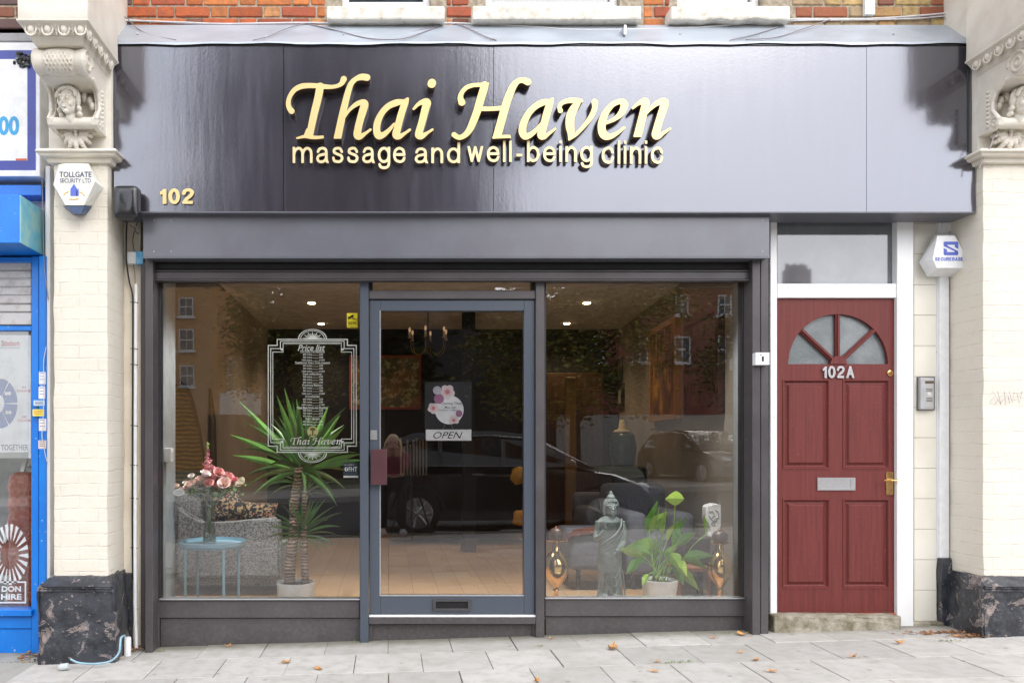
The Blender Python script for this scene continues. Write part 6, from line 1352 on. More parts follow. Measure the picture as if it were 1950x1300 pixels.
def rose(c, r, col):
    mb = MB()
    for ring, (n_, rr, tilt, hh) in enumerate(((3, .25, .1, .9), (4, .5, .3, .95), (5, .75, .55, .9), (6, 1.0, .95, .8))):
        for k in range(n_):
            a = 2*math.pi*k/n_+ring*.7+random.uniform(-.15, .15); ca, sa = math.cos(a), math.sin(a); grid = []
            mb.tone = C4(tuple(min(.95, v*random.uniform(.88, 1.08)*(.86+.06*ring)) for v in col))
            for i in range(5):
                t = i/4; row_ = []
                for j in range(5):
                    b = a+(j/4-.5)*2.3*(.75 if ring else 1.1)/(1)*(.7+.3*math.sin(math.pi*min(1, t+.2))); rad = r*rr*(.35+.65*math.sin(t*1.5))+(r*.12*tilt if t > .9 else 0); row_.append(mb.bm.verts.new(c+Vector((rad*math.cos(b), rad*math.sin(b), r*(-.6+hh*1.25*t-(.15*(abs(j-2)/2)**2)-tilt*.35*t*t)))))
                grid.append(row_)
            fs = [mb.bm.faces.new((grid[i][j], grid[i][j+1], grid[i+1][j+1], grid[i+1][j])) for i in range(4) for j in range(4)]; mb._fin(fs)
    R3 = Matrix.Rotation(R_(random.uniform(10, 50)), 3, 'X') @ Matrix.Rotation(random.uniform(-.5, .5), 3, 'Y')
    for v in mb.bm.verts: v.co = c+R3 @ (v.co-c)
    return mb
PETAL = attr_mat('petal', .6, (.6, .25, .25), 0, spec=.2, ns=14, amt=.12)
for px, py, k, r in heads: rose(px3(px, py, ty_+random.uniform(-.09, .02)), r*s1*1.0, rc[k]).build('rose', PETAL, bq, smooth=True, recalc=False)
mb = MB()
for i in range(170):
    t = random.random(); c = px3(395+random.gauss(0, 8*(1-t)*.55+1.4)+1*(t), 912-62*t, ty_-.01+random.uniform(-.02, .02)); mb.tone = C4(tuple(v*random.uniform(.85, 1.15) for v in ((.80, .22, .30) if random.random() < .6 else (.85, .42, .45)))); mb.ell(c, (.0075*(1.15-t), .0075*(1.15-t), .006*(1.2-t)), 6, 4)
for i in range(20): mb.tone = C4((.35, .5, .15)); mb.ell(px3(396+random.gauss(0, 1.2), 856-random.random()*15, ty_-.01), (.004, .004, .005), 6, 4)
mb.build('flower_spike', PETAL, bq)
mb = MB()
for i in range(70):
    c = px3(398+random.gauss(0, 26), 934+random.gauss(0, 6), ty_+random.uniform(-.09, .07)); mb.tone = C4(random.choice([(.06, .14, .035), (.1, .2, .05), (.2, .3, .08), (.04, .1, .03)]))
    mb.blade(c, (random.uniform(-1, 1), random.uniform(-1, .3), random.uniform(-.5, .4)), random.uniform(.03, .06), random.uniform(.02, .034), .7, 4, wide=.45)
mb.build('foliage', GREEN, bq, recalc=False)
# grey curved sofa behind
TW = pm('grey_tweed', (.12, .12, .125), .95, .1, c2=(.36, .36, .355), ns=95, lo=.38, hi=.62, bs=110, bst=1., bd=.008, det=3)
so = thing('grey_sofa', 'grey tweed sofa with a sweeping curved arm behind the blue table', 'sofa', (X(430, .9), .9, FZ))
prf = [(334, 962), (341, 972), (350, 984), (362, 990), (380, 994), (400, 996), (440, 994), (480, 990), (528, 986), (534, 1000), (534, 1100), (334, 1100)]
mb = MB(); y0, y1 = .80, 1.4; mb.prism([(X(a, y0), max(Z(b, y0), FZ+.06)) for a, b in prf], 0, 'y', y0, y0+.13); bmesh.ops.bevel(mb.bm, geom=list(mb.bm.edges), offset=.02, segments=2, affect='EDGES')
mb.box(X(334, y0), X(534, y0), y0+.1, 1.38, FZ+.06, FZ+.36, .03, 2); mb.build('side_panel', TW, so, smooth=True, autos=35)
mb = MB(); mb.box(X(315, 1.3), X(422, 1.3), 1.2, 1.38, FZ+.3, Z(925, 1.3), .06, 3); mb.build('backrest', TW, so, smooth=True, autos=50)
PAT = M('floral_cloth'); PAT.set(Roughness=.85); vo = PAT.n('ShaderNodeTexVoronoi'); vo.inputs['Scale'].default_value = 26; PAT.l(PAT.tc.outputs['Object'], vo.inputs['Vector'])
PAT.base(PAT.mix(PAT.ramp(PAT.noise(30, 5, dist=1.2), .53, .57), PAT.mix(PAT.ramp(vo.outputs['Distance'], .18, .3), (.5, .12, .10), (.012, .012, .016)), (.42, .30, .16))); PAT = PAT.m
def cushion(label, px, py, y, wpx, hpx, rot, mat, th=.07, nm='cushion'):
    c = px3(px, py, y); s = (y+5)/1500; hw, hh = wpx*s/2, hpx*s/2; mb = MB(); n_ = 12; g = {}
    for side in (-1, 1):
        for i in range(n_+1):
            for j in range(n_+1):
                u, v = i/n_*2-1, j/n_*2-1; t = th*(1-u**4)**.6*(1-v**4)**.6
                if side == 1 and (i in (0, n_) or j in (0, n_)): g[(side, i, j)] = g[(-1, i, j)]; continue
                k = 1-.07*(1-abs(u))*(abs(v)**3)-.07*(1-abs(v))*(abs(u)**3); g[(side, i, j)] = mb.bm.verts.new((u*hw*k, side*t, v*hh*k))
    for side in (-1, 1):
        for i in range(n_):
            for j in range(n_): mb.bm.faces.new((g[(side, i, j)], g[(side, i+1, j)], g[(side, i+1, j+1)], g[(side, i, j+1)]))
    Rm = Matrix.Rotation(R_(rot), 3, 'Y') @ Matrix.Rotation(R_(-12), 3, 'X')
    for v in mb.bm.verts: v.co = c+Rm @ v.co
    return tag(mb.build(nm, mat, None, smooth=True, loc=c), label, 'cushion', 'cushions on the grey sofa')
cushion('dark floral cushion lying flat at the right end of the grey sofa', 490, 975, 1.15, 75, 40, 4, PAT); cushion('dark floral cushion with a red rose propped upright on the grey sofa', 425, 962, 1.05, 78, 62, -20, PAT); cushion('plain dark grey cushion leaning in the corner of the grey sofa', 365, 965, 1.12, 80, 60, 8, TW)
# woven hanging
WOV = M('woven_reed'); WOV.set(Roughness=.8); wv = WOV.n('ShaderNodeTexWave', bands_direction='Z'); wv.inputs['Scale'].default_value = 9; wv.inputs['Distortion'].default_value = 3; WOV.l(WOV.tc.outputs['Object'], wv.inputs['Vector'])
WOV.base(WOV.mix(wv.outputs['Fac'], WOV.mix(WOV.ramp(WOV.noise(30, 4), .4, .6), (.17, .12, .03), (.30, .15, .04)), (.035, .03, .014))); WOV.bump(wv.outputs['Fac'], .5, .01); WOV = WOV.m
wh = thing('woven_screen', 'tall rounded olive and brown woven screen standing behind the flowers', 'screen', (X(360, 1.42), 1.42, FZ))
mb = MB(); yy = 1.42; P = [(333, 1050), (333, 735), (345, 728), (356, 735), (368, 770), (380, 820), (389, 880), (391, 1050)]
mb.prism([(X(a, yy), Z(b, yy)) for a, b in P], 0, 'y', yy, yy+.06); mb.build('panel', WOV, wh)
MB().tube([(X(a, yy-.01), yy-.01, Z(b, yy-.01)) for a, b in P[1:]], .012, 6).build('rim', WOODP, wh)
tag(MB().tube([(X(408, 1.3), 1.3, FZ), (X(404, 1.3), 1.3, Z(800, 1.3)), (X(400, 1.3), 1.3, Z(740, 1.3))], [.05, .03, .012], 10).build('tall_vase', pm('dark_bronze', (.08, .05, .02), .4, .5, .5), None, smooth=True, loc=(X(408, 1.3), 1.3, FZ)), 'tall slender dark bronze floor vase behind the flowers', 'vase')
# yucca
yp_ = .38; sY = (yp_+5)/1500; pc = Vector((X(563, yp_), yp_, FZ)); ptop = Z(1107, yp_)
yu = thing('yucca_plant', 'tall yucca with two ringed trunks and strap leaves in a pale grey pot', 'plant', pc)
R0 = 36*sY
MB().lathe([(0, 0), (R0*.86, 0), (R0*.9, .01), (R0, ptop-FZ-.006), (R0, ptop-FZ), (R0-.006, ptop-FZ), (R0-.01, ptop-FZ-.03), (0, ptop-FZ-.03)], pc, 40).build('pot', pm('pale_grey_pot', (.82, .86, .88), .4), yu, smooth=True, autos=40)
mb = MB(); mb.lathe([(0, ptop-FZ-.032), (R0-.012, ptop-FZ-.032), (R0-.012, ptop-FZ-.02), (0, ptop-FZ-.012)], pc, 30); mb.build('soil', pm('soil', (.06, .04, .03), .95, c2=(.25, .17, .1), ns=60, lo=.55, hi=.65, bs=80, bst=1, bd=.01), yu)
YB = M('yucca_bark'); YB.set(Roughness=.85); wv = YB.n('ShaderNodeTexWave', bands_direction='Z'); wv.inputs['Scale'].default_value = 14; wv.inputs['Distortion'].default_value = 5; wv.inputs['Detail'].default_value = 3; YB.l(YB.tc.outputs['Object'], wv.inputs['Vector'])
YB.base(YB.mix(YB.ramp(wv.outputs['Fac'], .3, .8), (.16, .095, .06), (.42, .30, .22))); YB.bump(wv.outputs['Fac'], .9, .01); YB = YB.m
def trunk_(P, r):
    q = cr([(a, b, 0) for a, b in P], 8); mb = MB(); n_ = len(q)
    mb.tube([(X(a, yp_), yp_+.01*math.sin(i), Z(b, yp_)) for i, (a, b, _) in enumerate(q)], [r*(1.12-.3*i/n_)*(1+.06*math.sin(i*2.1)) for i in range(n_)], 14); return mb.build('trunk', YB, yu, smooth=True)
trunk_([(551, 1112), (554, 1060), (560, 1010), (560, 960), (567, 915), (570, 888)], .034); trunk_([(581, 1112), (580, 1060), (578, 1020), (580, 1000)], .024)
mb = MB(); mb.tube([px3(577, 1000, yp_), px3(580, 950, yp_), px3(580, 905, yp_)], [.02, .017, .015], 10); mb.build('trunk', YB, yu, smooth=True)
YL_ = attr_mat('yucca_leaf', .4, (.09, .08, .03), 80, .3, .003, spec=.45, ns=11, amt=.6)
mb = MB()
def crown(px, py, n_, L0, W0, up, seed, y=yp_):
    random.seed(seed); c = px3(px, py, y)
    for i in range(n_):
        t = i/n_; a = i*2.4+random.uniform(-.2, .2); el = up*(1-t)**.8*88-25*t+random.uniform(-6, 6)
        d = Vector((math.cos(a)*math.cos(R_(el)), math.sin(a)*math.cos(R_(el))*.8, math.sin(R_(el)))); mb.tone = C4(random.choice([(.04, .115, .028), (.06, .16, .035), (.085, .2, .045), (.035, .09, .025), (.12, .17, .05)]))
        L = L0*random.uniform(.75, 1.1)*(.85+.3*math.sin(math.pi*t)); mb.blade(c+Vector((0, 0, -.06*t)), d, L, W0*.95*random.uniform(.8, 1.15), .25+.75*t, 8, .18, random.uniform(-.5, .5), .4, face=(0, 1, .4))
crown(573, 880, 40, .44, .042, 1.0, 4); crown(577, 1006, 40, .25, .024, .9, 5); crown(588, 925, 16, .15, .015, .9, 6); crown(560, 908, 14, .17, .018, .5, 7)
for pa, pb_ in (((575, 880), (542, 742)), ((572, 880), (527, 755)), ((578, 880), (565, 762)), ((582, 885), (625, 775)), ((585, 885), (648, 792)), ((588, 888), (656, 815)), ((560, 882), (455, 768)), ((558, 886), (438, 832)), ((560, 895), (444, 872)), ((590, 893), (690, 868)), ((592, 893), (690, 880))):
    a_, b_ = px3(*pa, yp_), px3(*pb_, yp_-.02); d = b_-a_; mb.tone = C4(random.choice([(.08, .22, .04), (.12, .30, .05), (.06, .17, .035)])); mb.blade(a_, d+Vector((0, 0, .12*abs(d.x))), d.length*1.02, .05, .25*abs(d.x)/d.length, 8, .16, random.uniform(-.4, .4), .45, face=(0, 1, .3))
mb.build('foliage', YL_, yu, recalc=False)
# ================================================================== INSIDE, BACK OF THE ROOM
def picture(label, x0, y0, x1, y1, y, fw, fm, pm_, nm='picture'):
    t = thing(nm, label, 'picture', (X((x0+x1)/2, y), y, Z(y1, y))); mb = MB(); mb.pbox(x0, y0, x0+fw, y1, y-.03, y, .004); mb.pbox(x1-fw, y0, x1, y1, y-.03, y, .004); mb.pbox(x0+fw, y0, x1-fw, y0+fw, y-.03, y, .004); mb.pbox(x0+fw, y1-fw, x1-fw, y1, y-.03, y, .004); mb.build('frame', fm, t)
    MB().pbox(x0+fw*.6, y0+fw*.6, x1-fw*.6, y1-fw*.6, y-.01, y).build('canvas', pm_, t); return t
REDF = pm('red_lacquer_frame', (.36, .06, .02), .35); GLDF = pm('gold_frame', (.52, .26, .06), .35, .5, .4); BLKF = pm('black_frame', (.02, .02, .022), .4)
CAN1 = M('dark_painting'); CAN1.set(Roughness=.5); CAN1.base(CAN1.mix(CAN1.ramp(CAN1.noise(16, 6, dist=.8), .5, .6), CAN1.mix(CAN1.ramp(CAN1.noise(3, 3), .45, .6), (.09, .09, .03), (.28, .13, .03)), (.42, .36, .18))); CAN1 = CAN1.m
CAN2 = M('amber_painting'); CAN2.set(Roughness=.5); CAN2.base(CAN2.mix(CAN2.ramp(CAN2.noise(10, 6, (1, 1, .5), dist=.6), .46, .62), (.05, .035, .015), (.34, .19, .04))); CAN2 = CAN2.m
picture('wide dark olive painting in a red frame behind the door glass', 665, 676, 802, 779, 4.42, 4, REDF, CAN1)
def wall_pic(label, y0, y1, z0, z1, fm, cm, fw=.05, th=.04):
    t = thing('picture', label, 'picture', (rwx((y0+y1)/2)-.02, (y0+y1)/2, z0)); xx = lambda y: rwx(y)
    def pb(a, b, c, d_, t0, t1): return MB().prism([(xx(a)-t1, a), (xx(b)-t1, b), (xx(b)-t0, b), (xx(a)-t0, a)], 0, 'z', c, d_)
    for r in ((y0, y0+fw, z0, z1), (y1-fw, y1, z0, z1), (y0+fw, y1-fw, z0, z0+fw), (y0+fw, y1-fw, z1-fw, z1)): pb(r[0], r[1], r[2], r[3], .001, th).build('frame', fm, t)
    pb(y0+fw*.8, y1-fw*.8, z0+fw*.8, z1-fw*.8, .0, th*.4).build('canvas', cm, t)
def yon(px):                             # depth where the right wall crosses this survey column
    y = 1.
    for _ in range(30): y = rwx(y)*1500/(px-740)-5
    return y
ya, yb = yon(1381), yon(1313); s = (ya+5)/1500
wall_pic('large dark picture with a thin red border, nearest the glass on the right wall', ya, yb, 1.26+(845-786)*s, 1.26+(845-570)*s, pm('dark_red_frame', (.03, .014, .014), .4), pm('dark_print', (.035, .03, .028), .3, c2=(.10, .07, .02), ns=5, lo=.55, hi=.65), .07, .05)
ya, yb = yon(1296), yon(1246); s = (ya+5)/1500
wall_pic('tall amber picture in an orange gold frame, middle of the right wall', ya, yb, 1.26+(845-797)*s, 1.26+(845-600)*s, GLDF, CAN2, .05, .05)
ya, yb = yon(1190), yon(1170); s = (ya+5)/1500
wall_pic('small black framed picture low at the back of the right wall', ya, yb, 1.26+(845-775)*s, 1.26+(845-729)*s, BLKF, pm('mount_card', (.5, .45, .35), .6), .05); wall_pic('small narrow black framed picture above the other small one', ya+.1, yb, 1.26+(845-722)*s, 1.26+(845-678)*s, BLKF, pm('mount_card', (.4, .36, .3), .6), .05)
# chandelier
ch = thing('chandelier', 'small bronze chandelier with candle bulbs hanging behind the door glass', 'chandelier', (X(818, 3), 3, CZ))
hb = px3(815, 655, 3); mb = MB(); mb.tube([(hb.x, 3, CZ), hb+Vector((0, 0, .08))], .006, 6); mb.lathe([(0, .09), (.015, .08), (.01, .05), (.03, .02), (.035, -.01), (.012, -.05), (.02, -.08), (0, -.1)], hb, 16); mb.build('stem', pm('dark_bronze2', (.06, .045, .03), .35, .5, .8), ch, smooth=True)
ar = MB(); cn = MB(); bu = MB()
for k in range(6):
    a = 2*math.pi*k/6+.35; e = hb+Vector((.2*math.cos(a), .2*math.sin(a), .05)); ar.tube(cr([tuple(hb), tuple(hb+Vector((.08*math.cos(a), .08*math.sin(a), -.1))), tuple(hb+Vector((.17*math.cos(a), .17*math.sin(a), -.08))), tuple(e)], 5), .005, 6); cn.lathe([(0, 0), (.022, 0), (.011, .012), (.011, .06), (0, .06)], e, 10); bu.ell(e+Vector((0, 0, .085)), (.012, .012, .026), 10, 8)
ar.build('arms', pm('brass_arm', (.3, .2, .08), .3, .5, .8), ch, smooth=True); cn.build('candle_tubes', pm('ivory', (.6, .5, .35), .5), ch); bu.build('bulbs', pm('bulb', (.9, .7, .45), .3, emit=(1, .6, .3), es=.3), ch, smooth=True)
cv = thing('ceiling_cassette', 'rectangular dark air conditioning cassette in the ceiling behind the door glass', 'ceiling unit', (X(850, 2.6), 2.6, CZ)); MB().box(-.05+X(770, 2.9), X(930, 2.9), 2.3, 3.0, CZ-.03, CZ, .01).build('cassette', pm('cassette', (.22, .19, .15), .6), cv)
# downlights; the four at the window are added, unseen, to brighten the display
for i, (x, y, lb) in enumerate(((-1.0, .22, 'added downlight brightening the flowers in the left window, unseen behind the shutter'), (-.35, .22, 'added downlight brightening the yucca in the left window, unseen behind the shutter'), (1.15, .22, 'added downlight brightening the statue in the right window, unseen behind the shutter'), (1.85, .22, 'added downlight brightening the peace lily in the right window, unseen behind the shutter'), (-.75, 2.67, 'lit ceiling downlight seen over the price list, nearer of the two in the left window'), (-.77, 4.0, 'lit ceiling downlight just above the price list, farther of the two in the left window'), (1.93, 2.67, 'lit ceiling downlight highest in the right window'), (2.03, 3.97, 'lit ceiling downlight lower left in the right window'))):
    t = thing('downlight', lb, 'light', (x, y, CZ), 'ceiling downlights'); MB().lathe([(0, -.004), (.05, -.004), (.05, -.0005), (0, -.0005)], (x, y, CZ), 24).build('ring', STEEL, t); MB().lathe([(0, -.012), (.034, -.012), (.036, -.0045), (0, -.0045)], (x, y, CZ), 20).build('lamp', pm('lamp_glow', (1, .9, .7), .5, emit=(1, .72, .42), es=14), t)
    ld = bpy.data.lights.new('downlight_beam', 'SPOT'); lo = bpy.data.objects.new('downlight_beam', ld); COL.objects.link(lo); ld.energy = 125 if y < 1 else 26; ld.color = (1, .97, .93) if y < 1 else (1, .74, .48); ld.spot_size = R_(85 if y < 1 else 125); ld.spot_blend = .8; ld.shadow_soft_size = .05; lo.parent = t; lo.location = (0, 0, -.03)
# dark bookcase, shelves and pillar
pi_ = thing('room_pillar', 'dark pillar with a brown wooden foot standing inside behind the door glass', 'pillar', (X(893, 3.2), 3.2, FZ))
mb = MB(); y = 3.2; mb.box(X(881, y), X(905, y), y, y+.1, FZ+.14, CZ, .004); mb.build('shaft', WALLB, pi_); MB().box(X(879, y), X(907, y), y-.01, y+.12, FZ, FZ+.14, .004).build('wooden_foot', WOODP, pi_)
sk = thing('wall_socket', 'cream double wall socket low behind the door glass', 'socket', (X(868, 4.4), 4.4, Z(1008, 4.4))); MB().pbox(857, 994, 879, 1008, 4.40, 4.445, .003).build('plate', pm('cream_plastic', (.6, .55, .45), .4), sk); MB().pbox(862, 999, 874, 1001, 4.398, 4.402).build('switches', WHITEP, sk)
tag(MB().box(X(736, 4.2), X(856, 4.2), 4.16, 4.20, Z(1007, 4.2), Z(1003, 4.2), .002).build('shelf_edge', pm('tan_wood', (.5, .4, .3), .5), None, loc=(X(800, 4.2), 4.2, 1)), 'thin pale wooden rail low behind the door glass', 'rail')
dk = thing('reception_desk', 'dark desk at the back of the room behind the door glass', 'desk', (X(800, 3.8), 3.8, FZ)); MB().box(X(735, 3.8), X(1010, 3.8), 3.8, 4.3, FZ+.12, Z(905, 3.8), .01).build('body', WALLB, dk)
random.seed(31); fo = thing('file_row', 'row of pale papers standing on the dark desk behind the door glass', 'papers', (X(790, 3.9), 3.9, Z(905, 3.8)))
mb = MB()
for k in range(9): mb.box(X(762+k*6, 3.9), X(765.5+k*6, 3.9), 3.88, 4.0, Z(905, 3.8), Z(838+random.randint(-5, 10), 3.9), .001)
mb.build('papers', pm('grey_paper', (.2, .2, .19), .7), fo)
mb = MB(); c = px3(990, 985, 3.0); mb.ell(c, (.075, .07, .075), 18, 12)
for v in mb.bm.verts: v.co += Vector((noise.noise(v.co*18)*.03, 0, noise.noise(v.co*14+Vector((1, 1, 1)))*.03))
tag(mb.build('yellow_bag', pm('mustard_cloth', (.50, .26, .04), .75, c2=(.4, .2, .03), ns=12), None, smooth=True, loc=c), 'crumpled mustard yellow cloth bag by the right edge of the door glass, lower of two', 'bag')
mb = MB(); c = px3(988, 905, 3.2); mb.ell(c, (.085, .06, .085), 18, 12)
for v in mb.bm.verts: v.co += Vector((noise.noise(v.co*16)*.05, 0, noise.noise(v.co*12)*.04))
tag(mb.build('yellow_bag', pm('mustard_cloth', (.44, .25, .05), .75), None, smooth=True, loc=c), 'mustard yellow cloth at the right edge of the door glass, upper of two', 'cloth')
# ================================================================== INSIDE, RIGHT WINDOW
STG = M('grey_stone_statue'); STG.set(Roughness=.62); STG.base(STG.mix(STG.ramp(STG.noise(16, 5), .35, .75), (.15, .185, .18), (.25, .285, .275))); STG.bump(STG.noise(120, 4), .3, .002); STG = STG.m
by = .42; bc = px3(1162, 1150, by); sB = (by+5)/1500
bu_ = thing('buddha_statue', 'slim grey stone standing Buddha statue with one hand raised in the right window', 'statue', bc)
def bz(py): return Z(py, by)
def bx_(px): return X(px, by)
mb = MB(); prof = [(1152, 27), (1140, 25), (1120, 22.5), (1090, 22), (1060, 22), (1040, 20.5), (1020, 21), (1003, 23), (992, 24), (985, 17), (981, 8)]
rings = []
for py, r in prof:
    rings.append([mb.bm.verts.new((bx_(1161.5)+r*sB*math.cos(a)*(1.03 if py > 1000 else 1), by+r*sB*.62*math.sin(a)+.002, bz(py))) for a in np.linspace(0, 2*math.pi, 33)[:-1]])
for A, B in zip(rings, rings[1:]):
    for k in range(32): mb.bm.faces.new((A[k], A[(k+1) % 32], B[(k+1) % 32], B[k]))
mb.bm.faces.new(rings[0][::-1]); mb.bm.faces.new(rings[-1])
mb.tube([px3(1163, 985, by), px3(1163.5, 975, by)], [.028, .026], 14)
hcx = px3(1163.5, 966, by-.005); mb.ell(hcx, (.044, .046, .058), 22, 16); mb.ell(hcx+Vector((0, -.006, -.03)), (.033, .036, .036), 18, 12)
F = lambda x, y, z: hcx+Vector((x, y, z))
mb.tube([F(0, -.044, .012), F(0, -.053, -.004), F(0, -.056, -.012)], [.004, .005, .0075], 8)
for s_ in (-1, 1):
    mb.tube([F(s_*.006, -.046, .012), F(s_*.018, -.045, .018), F(s_*.032, -.034, .012)], .003, 6); mb.ell(F(s_*.018, -.04, .004), (.0105, .007, .0055), 10, 8)
    mb.tube([F(s_*.045, .0, .012), F(s_*.049, -.002, -.015), F(s_*.045, -.0, -.05)], [.008, .007, .0095], 8)
mb.ell(F(0, -.046, -.023), (.012, .006, .003), 10, 6); mb.ell(F(0, -.045, -.029), (.009, .006, .0035), 10, 6); mb.ell(F(0, -.038, -.047), (.012, .01, .008), 10, 8)
# robe edge and folds
def rib(P, r=.0055): mb.tube([(bx_(a), by-y_, bz(b)) for a, b, y_ in cr([(a, b, y_) for a, b, y_ in P], 6)], r, 6)
rib([(1180, 986, .045), (1176, 1000, .075), (1166, 1014, .085), (1152, 1026, .075), (1143, 1036, .05)], .008); rib([(1184, 990, .04), (1181, 1006, .07), (1170, 1022, .083), (1155, 1034, .075), (1142, 1042, .05)]); rib([(1186, 1000, .035), (1183, 1014, .065), (1172, 1030, .08), (1158, 1041, .072), (1144, 1048, .05)])
for k in range(5): rib([(1144, 1050+k*12, .05), (1155, 1058+k*15, .078), (1166, 1063+k*16, .08), (1176, 1052+k*13, .06)], .0045)
for px_k, x2 in ((1146, 1140), (1153, 1149), (1160, 1158), (1167, 1168), (1174, 1178), (1180, 1186)): rib([(px_k, 1085, .066), ((px_k+x2)/2, 1110, .07), (x2, 1145, .072)], .005)
# arms
mb.tube([px3(1141, 992, by), px3(1137, 1012, by-.0), px3(1136, 1026, by-.02), px3(1144, 1020, by-.075), px3(1151, 1009, by-.095)], [.026, .026, .024, .019, .013], 12)
mb.tube([px3(1183, 992, by), px3(1186.5, 1012, by), px3(1186.5, 1032, by-.01), px3(1180, 1045, by-.06), px3(1172, 1049, by-.085)], [.026, .027, .026, .019, .013], 12)
mb.ell(px3(1171, 1056, by-.085), (.014, .008, .022), 10, 8)
for j in range(4): mb.tube([px3(1167+j*2.6, 1060, by-.087), px3(1167+j*2.6, 1071-abs(j-1.5), by-.083)], [.0045, .003], 6)
hb_ = px3(1152.5, 1004, by-.1); mb.ell(hb_, (.014, .008, .019), 10, 8)
for j in range(4): mb.tube([hb_+Vector((-.012+j*.0085, 0, .012)), hb_+Vector((-.014+j*.0095, -.002, .035-.004*abs(j-1))), hb_+Vector((-.014+j*.0095, -.006 if j < 3 else -.02, .046-.006*abs(j-1)))], [.0046, .004, .003], 6)
mb.tube([hb_+Vector((.013, 0, 0)), hb_+Vector((.021, -.006, .014)), hb_+Vector((.017, -.012, .024))], [.005, .0042, .003], 6)
for s_ in (-1, 1): mb.ell(px3(1161.5+s_*10, 1136, by-.07), (.023, .05, .02), 12, 8)
mb.lathe([(.0, -.03), (.115, -.03), (.118, .035), (.1, .045), (0, .05)], px3(1161.5, 1150, by), 30, 1, .75)
bake(mb.build('figure', STG, bu_), .0036, 1)
mb = MB()
for i in range(11):
    ph = i/10*1.42; nn = max(1, int(24*math.cos(ph)))
    for k in range(nn):
        a = 2*math.pi*(k+.5*(i % 2))/nn; q = Vector((.047*math.cos(a)*math.cos(ph), .049*math.sin(a)*math.cos(ph), .052*math.sin(ph)))
        if q.y < -.036+q.z*.35 and q.z < .022: continue
        mb.ell(hcx+Vector((0, .002, .016))+q, .0062, 7, 5)
mb.ell(hcx+Vector((0, .002, .012)), (.046, .048, .052), 16, 10)
for i in range(5):
    for k in range(9-i): a = 2*math.pi*k/(9-i); mb.ell(hcx+Vector(((.022-.004*i)*math.cos(a), .002+(.022-.004*i)*math.sin(a), .07+.007*i)), .0062, 7, 5)
mb.ell(hcx+Vector((0, .002, .066)), (.030, .030, .026), 12, 8); mb.lathe([(.013, .092), (.012, .1), (.005, .112), (0, .118)], hcx+Vector((0, .002, 0)), 12); mb.build('curled_hair', STG, bu_, smooth=True)
# peace lily
ly = .35; sl = (ly+5)/1500; lc = Vector((X(1256, ly), ly, FZ)); lt = Z(1102, ly)
li_ = thing('peace_lily', 'bright green peace lily in a ribbed white pot in the right window', 'plant', lc); R1 = 33.5*sl; H1 = lt-FZ
MB().lathe([(0, 0), (R1*.78, 0)]+[(R1*(.80+.17*k/12)+.0014*(k % 2), .01+(H1-.03)*k/12) for k in range(13)]+[(R1, H1-.012), (R1, H1), (R1-.006, H1), (R1-.01, H1-.03), (0, H1-.03)], lc, 40).build('pot', pm('white_ceramic', (.93, .94, .94), .25), li_, smooth=True, autos=50)
MB().lathe([(0, H1-.03), (R1-.01, H1-.03), (R1-.01, H1-.022), (0, H1-.015)], lc, 24).build('soil', MATS['soil'], li_)
LILY = attr_mat('lily_leaf', .35, (.05, .13, .02), 60, .3, .003, spec=.45, ns=9, amt=.6)
mb = MB(); stm = MB(); random.seed(9)
def lleaf(bx0, bz0, tx, tz_, L, W, dr, tone, y=ly, tw=0.):
    a_ = px3(bx0, bz0, y); base = Vector((lc.x+random.uniform(-.04, .04), ly+random.uniform(-.04, .04), lt-.01)); stm.tube(cr([tuple(base), tuple((base+a_)/2+Vector((0, 0, .03))), tuple(a_)], 5), .0032, 6)
    b_ = px3(tx, tz_, y-.05); d = (b_-a_).normalized(); mb.tone = C4(tone); mb.blade(a_, d+Vector((0, 0, dr*.35)), L*(b_-a_).length*1.1, W*1.6, dr, 9, .16, tw*.8, .38, .8, face=(0, 1, .35))
g1, g2, g3 = (.26, .50, .05), (.13, .34, .04), (.40, .60, .09)
for a in ((1302, 1046, 1268, 944, 0, 0, 0, g3),): pass
LL = [(1238, 1020, 1250, 962, 1.05, .075, .1, g2, .5), (1236, 1010, 1262, 985, 1.3, .06, .6, g1, -.6), (1262, 1022, 1268, 975, 1.1, .055, .1, g1, .9), (1284, 1046, 1302, 1000, 1.3, .085, .5, g2, .9), (1290, 1040, 1318, 1020, 1.2, .07, .6, g2, .2), (1258, 1050, 1205, 1044, 1.15, .095, .4, g1, .1), (1240, 1055, 1190, 1045, 1.0, .06, .3, g2, .3),
      (1225, 1060, 1186, 1048, 1.1, .05, .4, g1, 0), (1270, 1030, 1292, 995, 1.1, .06, .1, g3, .7), (1300, 1062, 1356, 1060, 1.0, .055, .5, g2, .1), (1296, 1060, 1340, 1082, 1.1, .05, .4, g2, .4), (1285, 1075, 1325, 1118, 1.05, .055, .2, g1, .5), (1280, 1070, 1300, 1110, 1.0, .05, .2, g2, .8), (1285, 1066, 1302, 1090, 1.2, .06, .4, g3, .6),
      (1222, 1066, 1195, 1092, 1.0, .05, .5, g2, .2), (1236, 1092, 1224, 1112, 1.0, .03, .3, g1, .5), (1252, 1010, 1256, 960, .9, .05, .1, g3, 1.3), (1276, 1052, 1290, 1075, 1.2, .06, .5, g1, .3), (1296, 1020, 1290, 978, .8, .045, .1, g2, .8), (1252, 1060, 1262, 1020, 1.1, .05, .2, g2, 1.0), (1268, 1064, 1284, 1040, 1.1, .045, .5, g1, .4), (1234, 1060, 1208, 1075, 1, .045, .5, g2, .2), (1262, 1085, 1250, 1102, 1, .03, .4, g3, .2)]
